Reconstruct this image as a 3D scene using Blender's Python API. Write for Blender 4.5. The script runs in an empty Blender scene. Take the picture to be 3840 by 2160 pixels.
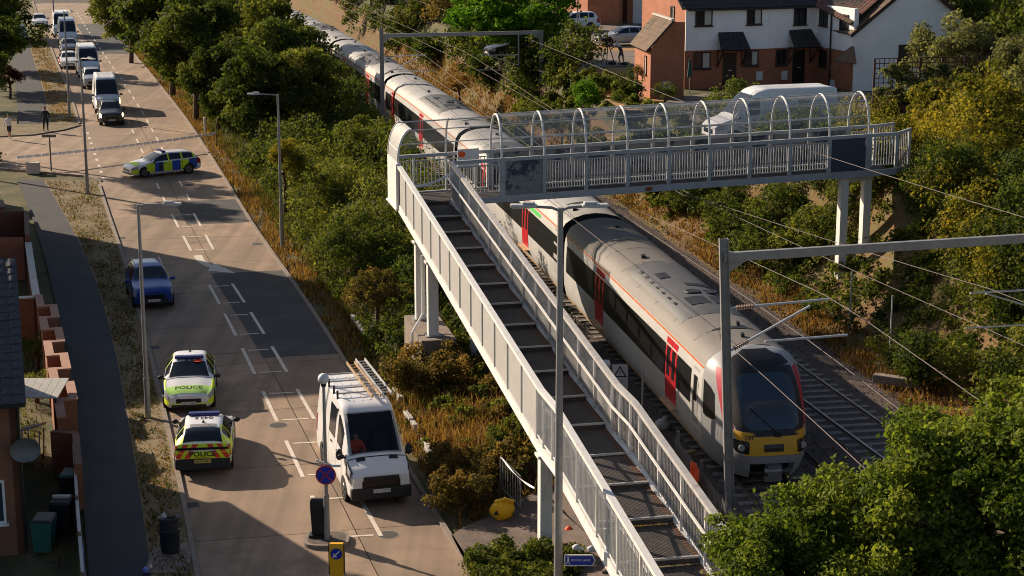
import bpy, math, random
import numpy as np
from mathutils import Vector, Matrix

random.seed(7)
RNG = np.random.default_rng(11)
scene = bpy.context.scene
COL = scene.collection
R = math.radians

# ------------------------------------------------------------------ camera
cam_d = bpy.data.cameras.new('camera')
cam_d.sensor_width = 36.0
cam_d.lens = 64.3
cam_d.clip_start = 0.5
cam_d.clip_end = 3000
cam = bpy.data.objects.new('camera', cam_d)
cam.location = (0, 0, 19.0)
cam.rotation_euler = (R(90 - 13.1), 0, 0)
COL.objects.link(cam)
scene.camera = cam

# ------------------------------------------------------------------ sky and sun
SUN_EL = 25.0
SUN_AZ = (-0.79, 0.613)          # horizontal direction towards the sun
world = bpy.data.worlds.new('World')
scene.world = world
world.use_nodes = True
wn = world.node_tree
bg = wn.nodes['Background']
sky = wn.nodes.new('ShaderNodeTexSky')
sky.sky_type = 'NISHITA'
sky.sun_disc = False
sky.sun_elevation = R(SUN_EL)
sky.sun_rotation = math.atan2(SUN_AZ[0], SUN_AZ[1])
sky.dust_density = 1.5
wn.links.new(sky.outputs[0], bg.inputs[0])
bg.inputs[1].default_value = 0.06
sun_d = bpy.data.lights.new('sun', 'SUN')
sun_d.energy = 5.0
sun_d.angle = R(0.6)
sun_d.color = (1.0, 0.81, 0.61)
sun = bpy.data.objects.new('sun', sun_d)
ce = math.cos(R(SUN_EL))
sun.rotation_euler = Vector((-SUN_AZ[0] * ce, -SUN_AZ[1] * ce, -math.sin(R(SUN_EL)))).to_track_quat('-Z', 'Y').to_euler()
sun.location = (-60, 60, 60)
COL.objects.link(sun)
scene.view_settings.view_transform = 'Standard'
scene.view_settings.look = 'None'
scene.view_settings.exposure = 0.7
scene.view_settings.gamma = 1.0
scene.cycles.filter_width = 1.0
scene.view_settings.use_curve_mapping = False

# ------------------------------------------------------------------ materials
MATS = {}


def mat(name, col, rough=0.7, metal=0.0, var=0.12, scale=2.0, col2=None, scale2=0.4, bump=0.0, bscale=30.0,
        spec=0.4, transl=0.0, alpha=1.0, coat=0.0, thresh=(0.45, 0.62), emit=None, stretch=None, lane=0.0):
    """Principled surface with fine colour variation, optional patches of a second colour and fine relief."""
    m = bpy.data.materials.new(name)
    m.use_nodes = True
    nt = m.node_tree
    N, L = nt.nodes, nt.links
    b = N['Principled BSDF']
    b.inputs['Roughness'].default_value = rough
    b.inputs['Metallic'].default_value = metal
    b.inputs['Specular IOR Level'].default_value = spec
    b.inputs['Coat Weight'].default_value = coat
    geo = N.new('ShaderNodeNewGeometry')
    pos = geo.outputs['Position']
    if stretch:
        vm = N.new('ShaderNodeVectorMath')
        vm.operation = 'MULTIPLY'
        vm.inputs[1].default_value = stretch
        L.new(pos, vm.inputs[0])
        pos = vm.outputs[0]
    out = None
    if var > 0:
        n = N.new('ShaderNodeTexNoise')
        n.inputs['Scale'].default_value = scale
        n.inputs['Detail'].default_value = 6
        n.inputs['Roughness'].default_value = 0.65
        L.new(pos, n.inputs['Vector'])
        mr = N.new('ShaderNodeMapRange')
        mr.inputs['From Min'].default_value = 0.3
        mr.inputs['From Max'].default_value = 0.7
        mr.inputs['To Min'].default_value = 1 - var
        mr.inputs['To Max'].default_value = 1 + var
        L.new(n.outputs['Fac'], mr.inputs['Value'])
        mx = N.new('ShaderNodeMix')
        mx.data_type = 'RGBA'
        mx.blend_type = 'MULTIPLY'
        mx.inputs[0].default_value = 1.0
        mx.inputs[6].default_value = (*col, 1)
        L.new(mr.outputs[0], mx.inputs[7])
        out = mx.outputs[2]
        if col2 is not None:
            n2 = N.new('ShaderNodeTexNoise')
            n2.inputs['Scale'].default_value = scale2
            n2.inputs['Detail'].default_value = 7
            n2.inputs['Roughness'].default_value = 0.7
            L.new(pos, n2.inputs['Vector'])
            mr2 = N.new('ShaderNodeMapRange')
            mr2.inputs['From Min'].default_value = thresh[0]
            mr2.inputs['From Max'].default_value = thresh[1]
            L.new(n2.outputs['Fac'], mr2.inputs['Value'])
            mx1 = N.new('ShaderNodeMix')
            mx1.data_type = 'RGBA'
            mx1.inputs[6].default_value = (*col, 1)
            mx1.inputs[7].default_value = (*col2, 1)
            L.new(mr2.outputs[0], mx1.inputs[0])
            L.new(mx1.outputs[2], mx.inputs[6])
        if lane > 0:      # worn streaks that run with the traffic
            mp = N.new('ShaderNodeMapping')
            mp.inputs['Rotation'].default_value = (0, 0, R(-14.7))
            mp.inputs['Scale'].default_value = (1.5, 0.05, 1)
            L.new(geo.outputs['Position'], mp.inputs['Vector'])
            n4 = N.new('ShaderNodeTexNoise')
            n4.inputs['Scale'].default_value = 1.0
            n4.inputs['Detail'].default_value = 5
            L.new(mp.outputs[0], n4.inputs['Vector'])
            mr4 = N.new('ShaderNodeMapRange')
            mr4.inputs['From Min'].default_value = 0.35
            mr4.inputs['From Max'].default_value = 0.65
            mr4.inputs['To Min'].default_value = 1 - lane
            mr4.inputs['To Max'].default_value = 1 + lane * .6
            L.new(n4.outputs['Fac'], mr4.inputs['Value'])
            mx4 = N.new('ShaderNodeMix')
            mx4.data_type = 'RGBA'
            mx4.blend_type = 'MULTIPLY'
            mx4.inputs[0].default_value = 1.0
            L.new(out, mx4.inputs[6])
            L.new(mr4.outputs[0], mx4.inputs[7])
            out = mx4.outputs[2]
        L.new(out, b.inputs['Base Color'])
    else:
        b.inputs['Base Color'].default_value = (*col, 1)
    if bump > 0:
        n3 = N.new('ShaderNodeTexNoise')
        n3.inputs['Scale'].default_value = bscale
        n3.inputs['Detail'].default_value = 5
        L.new(pos, n3.inputs['Vector'])
        bp = N.new('ShaderNodeBump')
        bp.inputs['Strength'].default_value = bump
        bp.inputs['Distance'].default_value = 0.05
        L.new(n3.outputs['Fac'], bp.inputs['Height'])
        L.new(bp.outputs[0], b.inputs['Normal'])
    if alpha < 1:
        b.inputs['Alpha'].default_value = alpha
    if emit:
        b.inputs['Emission Color'].default_value = (*emit[:3], 1)
        b.inputs['Emission Strength'].default_value = emit[3]
    MATS[name] = m
    return m


def leaf_mat(name, c_dark, c_mid, c_light, rough=0.7, transl=0.45):
    """Leaves: colour from a per-leaf tint attribute plus a slow change over the plant; thin leaves let light through."""
    m = bpy.data.materials.new(name)
    m.use_nodes = True
    nt = m.node_tree
    N, L = nt.nodes, nt.links
    b = N['Principled BSDF']
    b.inputs['Roughness'].default_value = rough
    b.inputs['Specular IOR Level'].default_value = 0.12
    at = N.new('ShaderNodeAttribute')
    at.attribute_name = 'tint'
    geo = N.new('ShaderNodeNewGeometry')
    n = N.new('ShaderNodeTexNoise')
    n.inputs['Scale'].default_value = 0.55
    n.inputs['Detail'].default_value = 3
    L.new(geo.outputs['Position'], n.inputs['Vector'])
    ad = N.new('ShaderNodeMath')
    ad.operation = 'MULTIPLY_ADD'
    L.new(n.outputs['Fac'], ad.inputs[0])
    ad.inputs[1].default_value = 1.1
    ad.inputs[2].default_value = -0.55
    a2 = N.new('ShaderNodeMath')
    a2.operation = 'ADD'
    L.new(at.outputs['Fac'], a2.inputs[0])
    L.new(ad.outputs[0], a2.inputs[1])
    cr = N.new('ShaderNodeValToRGB')
    e = cr.color_ramp.elements
    e[0].position = 0.1
    e[0].color = (*c_dark, 1)
    e[1].position = 0.95
    e[1].color = (*c_light, 1)
    k = cr.color_ramp.elements.new(0.5)
    k.color = (*c_mid, 1)
    L.new(a2.outputs[0], cr.inputs[0])
    L.new(cr.outputs[0], b.inputs['Base Color'])
    tr = N.new('ShaderNodeBsdfTranslucent')
    tg = N.new('ShaderNodeMix')
    tg.data_type = 'RGBA'
    tg.blend_type = 'MULTIPLY'
    tg.inputs[0].default_value = 1.0
    L.new(cr.outputs[0], tg.inputs[6])
    tg.inputs[7].default_value = (1.35, 1.4, 0.7, 1)      # light through a leaf is brighter and yellower than light off it
    L.new(tg.outputs[2], tr.inputs['Color'])
    ms = N.new('ShaderNodeMixShader')
    ms.inputs[0].default_value = transl
    L.new(b.outputs[0], ms.inputs[1])
    L.new(tr.outputs[0], ms.inputs[2])
    L.new(ms.outputs[0], N['Material Output'].inputs['Surface'])
    MATS[name] = m
    return m


def brick_mat(name, c1, c2, mortar, scale=1.0, axis='XZ'):
    m = bpy.data.materials.new(name)
    m.use_nodes = True
    nt = m.node_tree
    N, L = nt.nodes, nt.links
    b = N['Principled BSDF']
    b.inputs['Roughness'].default_value = 0.85
    geo = N.new('ShaderNodeNewGeometry')
    sep = N.new('ShaderNodeSeparateXYZ')
    L.new(geo.outputs['Position'], sep.inputs[0])
    add = N.new('ShaderNodeMath')
    add.operation = 'ADD'
    L.new(sep.outputs['X'], add.inputs[0])
    L.new(sep.outputs['Y'], add.inputs[1])
    comb = N.new('ShaderNodeCombineXYZ')
    L.new(add.outputs[0], comb.inputs['X'])
    L.new(sep.outputs['Z'], comb.inputs['Y'])
    br = N.new('ShaderNodeTexBrick')
    br.inputs['Scale'].default_value = scale
    br.inputs['Color1'].default_value = (*c1, 1)
    br.inputs['Color2'].default_value = (*c2, 1)
    br.inputs['Mortar'].default_value = (*mortar, 1)
    br.inputs['Mortar Size'].default_value = 0.01
    br.inputs['Brick Width'].default_value = 0.225
    br.inputs['Row Height'].default_value = 0.075
    L.new(comb.outputs[0], br.inputs['Vector'])
    n = N.new('ShaderNodeTexNoise')
    n.inputs['Scale'].default_value = 1.3
    n.inputs['Detail'].default_value = 6
    L.new(geo.outputs['Position'], n.inputs['Vector'])
    mr = N.new('ShaderNodeMapRange')
    mr.inputs['To Min'].default_value = 0.7
    mr.inputs['To Max'].default_value = 1.3
    L.new(n.outputs['Fac'], mr.inputs['Value'])
    mx = N.new('ShaderNodeMix')
    mx.data_type = 'RGBA'
    mx.blend_type = 'MULTIPLY'
    mx.inputs[0].default_value = 1
    L.new(br.outputs['Color'], mx.inputs[6])
    L.new(mr.outputs[0], mx.inputs[7])
    L.new(mx.outputs[2], b.inputs['Base Color'])
    MATS[name] = m
    return m


mat('concrete_road', (0.265, 0.190, 0.132), 0.85, var=0.16, scale=1.6, col2=(0.185, 0.138, 0.10), scale2=0.4, bump=0.15, bscale=60, thresh=(0.42, 0.7), lane=.22)
mat('concrete_road_b', (0.30, 0.215, 0.148), 0.85, var=0.18, scale=1.3, col2=(0.205, 0.152, 0.11), scale2=0.55, bump=0.15, bscale=60, thresh=(0.45, 0.7), lane=.22)
mat('joint', (0.06, 0.05, 0.045), 0.95)
mat('asphalt', (0.050, 0.050, 0.054), 0.9, var=0.2, scale=25, col2=(0.075, 0.072, 0.072), scale2=0.6, bump=0.3, bscale=120)
mat('pavement', (0.034, 0.036, 0.043), 0.9, var=0.2, scale=18, col2=(0.045, 0.045, 0.05), scale2=0.5, bump=0.2, bscale=90)
mat('path_tarmac', (0.16, 0.12, 0.10), 0.9, var=0.2, scale=8, col2=(0.10, 0.08, 0.07), scale2=0.7, bump=0.3, bscale=90)
mat('drive', (0.19, 0.15, 0.125), 0.9, var=0.2, scale=3, col2=(0.13, 0.11, 0.1), scale2=0.3, bump=0.2, bscale=40)
mat('kerb', (0.22, 0.18, 0.15), 0.85, var=0.25, scale=3, bump=0.2)
mat('marking', (0.62, 0.56, 0.48), 0.7, var=0.15, scale=12, col2=(0.42, 0.36, 0.29), scale2=5, thresh=(0.5, 0.75))
mat('verge', (0.20, 0.152, 0.085), 0.95, var=0.35, scale=7, col2=(0.12, 0.105, 0.05), scale2=0.9, bump=0.8, bscale=25, thresh=(0.48, 0.6))
mat('earth', (0.12, 0.10, 0.045), 0.95, var=0.35, scale=4, col2=(0.05, 0.06, 0.02), scale2=0.5, bump=0.8, bscale=20, thresh=(0.42, 0.6))
mat('bank_soil', (0.15, 0.085, 0.034), 0.95, var=0.3, scale=6, col2=(0.13, 0.11, 0.035), scale2=0.45, bump=0.8, bscale=18, thresh=(0.46, 0.62))
mat('lawn_dry', (0.36, 0.20, 0.085), 0.95, var=0.25, scale=5, col2=(0.25, 0.16, 0.06), scale2=0.8, bump=0.6, bscale=20)
mat('ballast', (0.085, 0.068, 0.06), 0.95, var=0.6, scale=14, col2=(0.12, 0.085, 0.07), scale2=2.0, bump=1.0, bscale=16)
mat('ballast_clean', (0.27, 0.18, 0.145), 0.95, var=0.55, scale=16, col2=(0.09, 0.07, 0.06), scale2=3.0, bump=1.0, bscale=16)
mat('rail_rust', (0.07, 0.045, 0.035), 0.6, 0.3, var=0.3, scale=20)
mat('rail_head', (0.45, 0.43, 0.42), 0.3, 0.9, var=0.1)
mat('sleeper', (0.2, 0.18, 0.165), 0.9, var=0.3, scale=6)
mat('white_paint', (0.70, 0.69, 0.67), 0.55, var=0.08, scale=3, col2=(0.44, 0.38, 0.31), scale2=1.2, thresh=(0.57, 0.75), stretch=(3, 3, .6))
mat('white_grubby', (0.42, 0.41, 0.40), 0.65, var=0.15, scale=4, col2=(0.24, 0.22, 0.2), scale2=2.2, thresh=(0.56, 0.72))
mat('panel_grey', (0.36, 0.355, 0.35), 0.6, var=0.08, scale=2)
mat('bridge_grey', (0.36, 0.37, 0.38), 0.6, var=0.10, scale=3, col2=(0.24, 0.24, 0.25), scale2=2.0, thresh=(0.55, 0.75))
mat('bridge_blue', (0.045, 0.06, 0.085), 0.65, var=0.2, scale=20)
mat('bridge_patch', (0.04, 0.052, 0.075), 0.65, var=0.2, scale=6, col2=(0.20, 0.205, 0.215), scale2=1.3, thresh=(0.44, 0.5))
mat('deck', (0.052, 0.048, 0.047), 0.9, var=0.3, scale=5, col2=(0.07, 0.058, 0.05), scale2=1.2, bump=0.3, bscale=50)
mat('nosing', (0.45, 0.44, 0.43), 0.6, var=0.2, scale=10)
mat('leaf_litter', (0.085, 0.045, 0.028), 0.95, var=0.5, scale=20)
mat('galv', (0.30, 0.30, 0.30), 0.5, 0.4, var=0.15, scale=4)
mat('galv_dark', (0.16, 0.16, 0.165), 0.55, 0.4, var=0.2, scale=4)
mat('galv_light', (0.52, 0.52, 0.52), 0.45, 0.3, var=0.1, scale=4)
mat('lamp_glass', (0.75, 0.75, 0.75), 0.3, var=0.05)
mat('wire', (0.20, 0.17, 0.16), 0.6, 0.4, var=0.2)
mat('insul', (0.22, 0.13, 0.09), 0.4)
mat('black', (0.012, 0.012, 0.014), 0.5, var=0.2)
mat('black_gloss', (0.010, 0.010, 0.012), 0.22, var=0.0, spec=0.35)
mat('glass', (0.012, 0.016, 0.022), 0.12, var=0.0, spec=0.5)
mat('glass_blue', (0.03, 0.045, 0.065), 0.12, var=0.05, spec=0.6)
mat('screen_glass', (0.012, 0.016, 0.022), 0.1, var=0.0, spec=0.5, alpha=0.45)
mat('train_glass', (0.009, 0.010, 0.012), 0.3, var=0.2, scale=1.5, spec=0.35)
mat('tyre', (0.014, 0.014, 0.014), 0.85)
mat('rim', (0.22, 0.22, 0.23), 0.35, 0.8)
mat('train_white', (0.47, 0.47, 0.46), 0.45, var=0.08, scale=1.2, col2=(0.36, 0.335, 0.30), scale2=1.0, thresh=(0.55, 0.78))
mat('train_nose_shaded', (0.30, 0.31, 0.325), 0.45, var=0.06, scale=1.2)  # carriage white darkened; shade on the nose is put into the colour
mat('train_roof', (0.150, 0.138, 0.125), 0.65, var=0.08, scale=1.2, col2=(0.12, 0.112, 0.103), scale2=0.5, thresh=(0.52, 0.72), stretch=(2.5, 0.5, 1))
mat('train_roof_lt', (0.32, 0.32, 0.315), 0.6, var=0.10, scale=1.5, col2=(0.27, 0.26, 0.26), scale2=0.8, thresh=(0.52, 0.72))
mat('train_pod', (0.075, 0.08, 0.086), 0.6, var=0.12, scale=1.5, col2=(0.05, 0.052, 0.056), scale2=0.7, thresh=(0.55, 0.7))
mat('train_red', (0.50, 0.012, 0.02), 0.4, var=0.06, coat=0.2)
mat('train_pink', (0.45, 0.03, 0.06), 0.45, var=0.06)
mat('train_orange', (0.45, 0.13, 0.04), 0.5, var=0.2)
mat('train_green', (0.05, 0.45, 0.07), 0.5)
mat('train_yellow', (0.62, 0.33, 0.02), 0.5, var=0.06)
mat('train_under', (0.03, 0.028, 0.026), 0.9, var=0.4, scale=5)
mat('train_step', (0.50, 0.33, 0.18), 0.7, var=0.2)
mat('train_gangway', (0.02, 0.02, 0.022), 0.9)
mat('car_white', (0.72, 0.73, 0.75), 0.3, var=0.03, coat=0.4)
mat('car_silver', (0.40, 0.42, 0.45), 0.3, 0.4, var=0.03, coat=0.4)
mat('car_grey', (0.13, 0.14, 0.155), 0.3, 0.4, var=0.03, coat=0.4)
mat('car_dark', (0.03, 0.033, 0.038), 0.3, 0.3, var=0.03, coat=0.4)
mat('car_blue', (0.006, 0.045, 0.24), 0.3, 0.25, var=0.03, coat=0.5)
mat('car_red', (0.45, 0.02, 0.02), 0.35, var=0.03, coat=0.4)
mat('pol_yellow', (0.66, 0.84, 0.015), 0.45, var=0.04)
mat('pol_green', (0.42, 0.70, 0.16), 0.4, var=0.04)
mat('pol_blue', (0.012, 0.07, 0.42), 0.4, var=0.04)
mat('pol_red', (0.75, 0.06, 0.02), 0.4, var=0.04)
mat('bar_blue', (0.01, 0.012, 0.13), 0.2, var=0.0)
mat('plate_white', (0.6, 0.6, 0.58), 0.5, var=0.05)
mat('plate_yellow', (0.5, 0.40, 0.08), 0.5, var=0.05)
mat('ink', (0.02, 0.02, 0.022), 0.6, var=0.0)
mat('headlamp', (0.32, 0.33, 0.35), 0.15, var=0.0)
mat('headlamp_on', (0.9, 0.7, 0.4), 0.3, var=0.0, emit=(1.0, 0.72, 0.35, 3.0))
mat('taillamp', (0.30, 0.01, 0.01), 0.25, var=0.0)
mat('plastic', (0.022, 0.022, 0.024), 0.7, var=0.1)
mat('grey_plastic', (0.25, 0.25, 0.26), 0.6, var=0.1)
mat('bag_yellow', (0.75, 0.42, 0.01), 0.5, var=0.12, scale=9)
mat('bin_black', (0.016, 0.017, 0.024), 0.5, var=0.2)
mat('hivis_orange', (0.85, 0.09, 0.015), 0.6, var=0.15, scale=8)
mat('skin', (0.48, 0.28, 0.2), 0.6)
mat('cloth_white', (0.62, 0.60, 0.6), 0.8)
mat('cloth_dark', (0.02, 0.022, 0.03), 0.85)
mat('cloth_grey', (0.10, 0.08, 0.085), 0.85)
mat('hair', (0.025, 0.017, 0.012), 0.8)
mat('bag_white', (0.48, 0.43, 0.40), 0.6, var=0.2, scale=6)
mat('sign_white', (0.62, 0.63, 0.64), 0.45, var=0.05)
mat('sign_grey', (0.33, 0.34, 0.36), 0.5, var=0.05)
mat('sign_blue', (0.01, 0.035, 0.36), 0.45, var=0.05)
mat('sign_red', (0.45, 0.03, 0.06), 0.45, var=0.05)
mat('bollard_amber', (0.85, 0.42, 0.01), 0.4, var=0.03)
mat('render_white', (0.85, 0.85, 0.85), 0.75, var=0.05, scale=1.0)
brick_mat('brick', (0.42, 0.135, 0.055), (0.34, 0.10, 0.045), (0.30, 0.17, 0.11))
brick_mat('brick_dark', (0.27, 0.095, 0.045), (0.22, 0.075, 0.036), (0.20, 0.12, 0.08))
mat('coping', (0.33, 0.19, 0.14), 0.85, var=0.15, scale=6)
mat('tile_dark', (0.040, 0.034, 0.034), 0.8, var=0.35, scale=5)
mat('tile_brown', (0.15, 0.095, 0.06), 0.85, var=0.35, scale=4, col2=(0.09, 0.07, 0.05), scale2=1.0)
mat('tile_red', (0.13, 0.05, 0.04), 0.85, var=0.35, scale=5, col2=(0.06, 0.055, 0.03), scale2=0.7)
mat('tile_grey', (0.055, 0.055, 0.062), 0.75, var=0.35, scale=6)
mat('timber', (0.055, 0.03, 0.022), 0.8, var=0.25, scale=6)
mat('fence_wood', (0.15, 0.11, 0.08), 0.9, var=0.3, scale=5)
mat('bark', (0.09, 0.06, 0.04), 0.95, var=0.35, scale=8, bump=0.8, bscale=12)
mat('tape_white', (0.75, 0.75, 0.77), 0.5, var=0.05)
mat('tape_blue', (0.10, 0.15, 0.45), 0.5, var=0.05)
mat('cage', (0.38, 0.39, 0.40), 0.35, var=0.25, scale=3, alpha=0.27)
mat('cage_end', (0.42, 0.42, 0.42), 0.6, var=0.1, alpha=0.8)
mat('cage_grubby', (0.30, 0.31, 0.33), 0.6, var=0.3, scale=3, col2=(0.10, 0.11, 0.13), scale2=1.5, thresh=(0.42, 0.56), alpha=0.92)
mat('rust', (0.22, 0.08, 0.03), 0.9, var=0.3, scale=8)
mat('timber_old', (0.36, 0.25, 0.15), 0.9, var=0.3, scale=6)
mat('pale_roof', (0.42, 0.42, 0.40), 0.6, var=0.15, scale=5)
mat('laptop_green', (0.02, 0.10, 0.08), 0.6)
mat('pale_paint', (0.5, 0.47, 0.42), 0.6, var=0.1)

leaf_mat('leaf_dark', (0.016, 0.030, 0.006), (0.055, 0.080, 0.016), (0.14, 0.155, 0.030))
leaf_mat('leaf_mid', (0.026, 0.044, 0.008), (0.090, 0.112, 0.022), (0.21, 0.205, 0.042))
leaf_mat('leaf_yellow', (0.040, 0.052, 0.008), (0.150, 0.142, 0.020), (0.34, 0.255, 0.030))
leaf_mat('leaf_grey', (0.050, 0.058, 0.024), (0.135, 0.140, 0.062), (0.26, 0.25, 0.12))
leaf_mat('leaf_bright', (0.024, 0.075, 0.004), (0.080, 0.185, 0.014), (0.19, 0.30, 0.028))
leaf_mat('leaf_brown', (0.034, 0.034, 0.011), (0.115, 0.090, 0.026), (0.28, 0.165, 0.055))
leaf_mat('leaf_fresh', (0.024, 0.046, 0.006), (0.090, 0.128, 0.018), (0.22, 0.25, 0.040))
leaf_mat('leaf_red', (0.020, 0.010, 0.010), (0.06, 0.025, 0.022), (0.12, 0.05, 0.04))
leaf_mat('straw', (0.09, 0.055, 0.018), (0.23, 0.125, 0.042), (0.40, 0.24, 0.09), transl=0.3)
leaf_mat('grass_green', (0.03, 0.045, 0.010), (0.075, 0.085, 0.02), (0.18, 0.15, 0.05), transl=0.3)

# ------------------------------------------------------------------ mesh helpers
WM = {}


def tag(o, label=None, cat=None, group=None, kind=None):
    if label:
        o['label'] = label
    if cat:
        o['category'] = cat
    if group:
        o['group'] = group
    if kind:
        o['kind'] = kind
    return o


def thing(name, label, cat, loc=(0, 0, 0), rz=0.0, group=None, rot=None, kind=None):
    o = bpy.data.objects.new(name, None)
    o.empty_display_size = 0.2
    o.location = loc
    o.rotation_euler = rot if rot else (0, 0, rz)
    COL.objects.link(o)
    WM[o] = Matrix.LocRotScale(Vector(loc), o.rotation_euler, Vector((1, 1, 1)))
    return tag(o, label, cat, group, kind)


class MB:
    def __init__(self):
        self.v, self.f, self.m, self.mats = [], [], [], []

    def mi(self, m):
        if m not in self.mats:
            self.mats.append(m)
        return self.mats.index(m)

    def add(self, vs, fs, m):
        o = len(self.v)
        k = self.mi(m)
        self.v.extend([tuple(p) for p in vs])
        for f in fs:
            self.f.append(tuple(i + o for i in f))
            self.m.append(k)
        return self

    def hexa(self, p, m):
        return self.add(p, [(0, 3, 2, 1), (4, 5, 6, 7), (0, 1, 5, 4), (1, 2, 6, 5), (2, 3, 7, 6), (3, 0, 4, 7)], m)

    def box(self, c, s, m, rz=0.0, mtx=None):
        x, y, z = s[0] / 2, s[1] / 2, s[2] / 2
        p = [Vector(q) for q in ((-x, -y, -z), (x, -y, -z), (x, y, -z), (-x, y, -z), (-x, -y, z), (x, -y, z), (x, y, z), (-x, y, z))]
        if mtx is not None:
            p = [mtx @ q for q in p]
        elif rz:
            Rm = Matrix.Rotation(rz, 3, 'Z')
            p = [Rm @ q for q in p]
        p = [q + Vector(c) for q in p]
        return self.hexa(p, m)

    def beam(self, p0, p1, w, h, m, up=(0, 0, 1)):
        """Square bar from p0 to p1, w across, h along the up direction."""
        p0, p1, up = Vector(p0), Vector(p1), Vector(up)
        d = (p1 - p0).normalized()
        sd = d.cross(up)
        if sd.length < 1e-4:
            sd = d.cross(Vector((0, 1, 0)))
        sd.normalize()
        u = sd.cross(d).normalized()
        a, b = sd * w / 2, u * h / 2
        return self.hexa([p0 - a - b, p0 + a - b, p1 + a - b, p1 - a - b, p0 - a + b, p0 + a + b, p1 + a + b, p1 - a + b], m)

    def cyl(self, p0, p1, r0, r1, m, n=10, caps=True):
        p0, p1 = Vector(p0), Vector(p1)
        d = (p1 - p0).normalized()
        a = d.cross(Vector((0, 0, 1)))
        if a.length < 1e-3:
            a = d.cross(Vector((0, 1, 0)))
        a.normalize()
        b = d.cross(a)
        vs = []
        for p, r in ((p0, r0), (p1, r1)):
            for i in range(n):
                t = 2 * math.pi * i / n
                vs.append(p + a * math.cos(t) * r + b * math.sin(t) * r)
        fs = [(i, (i + 1) % n, n + (i + 1) % n, n + i) for i in range(n)]
        if caps:
            fs += [tuple(reversed(range(n))), tuple(range(n, 2 * n))]
        return self.add(vs, fs, m)

    def tube(self, pts, r, m, n=6):
        pts = [Vector(p) for p in pts]
        vs, fs = [], []
        prev = None
        for i, p in enumerate(pts):
            d = (pts[min(i + 1, len(pts) - 1)] - pts[max(i - 1, 0)]).normalized()
            if prev is None:
                a = d.cross(Vector((0, 0, 1)))
                if a.length < 1e-3:
                    a = d.cross(Vector((0, 1, 0)))
            else:
                a = prev - d * prev.dot(d)
            a.normalize()
            prev = a
            b = d.cross(a)
            rr = r[i] if isinstance(r, (list, tuple)) else r
            for k in range(n):
                t = 2 * math.pi * k / n
                vs.append(p + a * math.cos(t) * rr + b * math.sin(t) * rr)
        for i in range(len(pts) - 1):
            for k in range(n):
                fs.append((i * n + k, i * n + (k + 1) % n, (i + 1) * n + (k + 1) % n, (i + 1) * n + k))
        fs += [tuple(reversed(range(n))), tuple(range((len(pts) - 1) * n, len(pts) * n))]
        return self.add(vs, fs, m)

    def grid(self, rows, m, flip=False):
        nu, nv = len(rows), len(rows[0])
        vs = [p for r in rows for p in r]
        fs = []
        for i in range(nu - 1):
            for j in range(nv - 1):
                q = (i * nv + j, i * nv + j + 1, (i + 1) * nv + j + 1, (i + 1) * nv + j)
                fs.append(tuple(reversed(q)) if flip else q)
        return self.add(vs, fs, m)

    def extrude(self, poly, vec, m):
        n = len(poly)
        vec = Vector(vec)
        vs = [Vector(p) for p in poly] + [Vector(p) + vec for p in poly]
        fs = [tuple(reversed(range(n))), tuple(range(n, 2 * n))]
        fs += [(i, (i + 1) % n, n + (i + 1) % n, n + i) for i in range(n)]
        return self.add(vs, fs, m)

    def ball(self, c, r, m, n=10, k=6):
        c = Vector(c)
        r = r if isinstance(r, (tuple, list)) else (r, r, r)
        vs, fs = [], []
        for i in range(k + 1):
            th = math.pi * i / k
            for j in range(n):
                ph = 2 * math.pi * j / n
                vs.append(c + Vector((r[0] * math.sin(th) * math.cos(ph), r[1] * math.sin(th) * math.sin(ph), r[2] * math.cos(th))))
        for i in range(k):
            for j in range(n):
                fs.append((i * n + j, (i + 1) * n + j, (i + 1) * n + (j + 1) % n, i * n + (j + 1) % n))
        return self.add(vs, fs, m)

    def mesh(self, name):
        me = bpy.data.meshes.new(name)
        me.from_pydata(self.v, [], self.f)
        for m in self.mats:
            me.materials.append(MATS[m])
        if len(self.mats) > 1:
            me.polygons.foreach_set('material_index', self.m)
        return me

    def build(self, name, parent=None, smooth=False, world=True, bevel=0.0):
        if world and parent is not None:
            inv = WM[parent].inverted()
            self.v = [tuple(inv @ Vector(p)) for p in self.v]
        me = self.mesh(name)
        if smooth:
            me.polygons.foreach_set('use_smooth', [True] * len(me.polygons))
            try:
                me.set_sharp_from_angle(angle=R(40))
            except Exception:
                pass
        o = bpy.data.objects.new(name, me)
        COL.objects.link(o)
        if parent is not None:
            o.parent = parent
            WM[o] = WM[parent]
        else:
            WM[o] = Matrix()
        if bevel:
            b = o.modifiers.new('bevel', 'BEVEL')
            b.width = bevel
            b.segments = 2
            b.limit_method = 'ANGLE'
        return o


def link_mesh(name, me, parent, mtx=None):
    """Another piece that shares mesh data; mtx is in the parent's frame."""
    o = bpy.data.objects.new(name, me)
    COL.objects.link(o)
    if parent is not None:
        o.parent = parent
    if mtx is not None:
        o.matrix_basis = mtx
    WM[o] = WM[parent] if parent is not None else Matrix()
    return o


def copy_tree(o, loc=None, rz=None, parent=None):
    c = o.copy()
    COL.objects.link(c)
    if parent is not None:
        c.parent = parent
    if loc is not None:
        c.location = loc
    if rz is not None:
        c.rotation_euler = (0, 0, rz)
    WM[c] = Matrix.LocRotScale(Vector(c.location), c.rotation_euler, c.scale) if parent is None else WM[parent]
    for ch in list(o.children):
        copy_tree(ch, parent=c)
    return c


def struct(o):
    o['kind'] = 'structure'
    return o


_txt = {}


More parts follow.
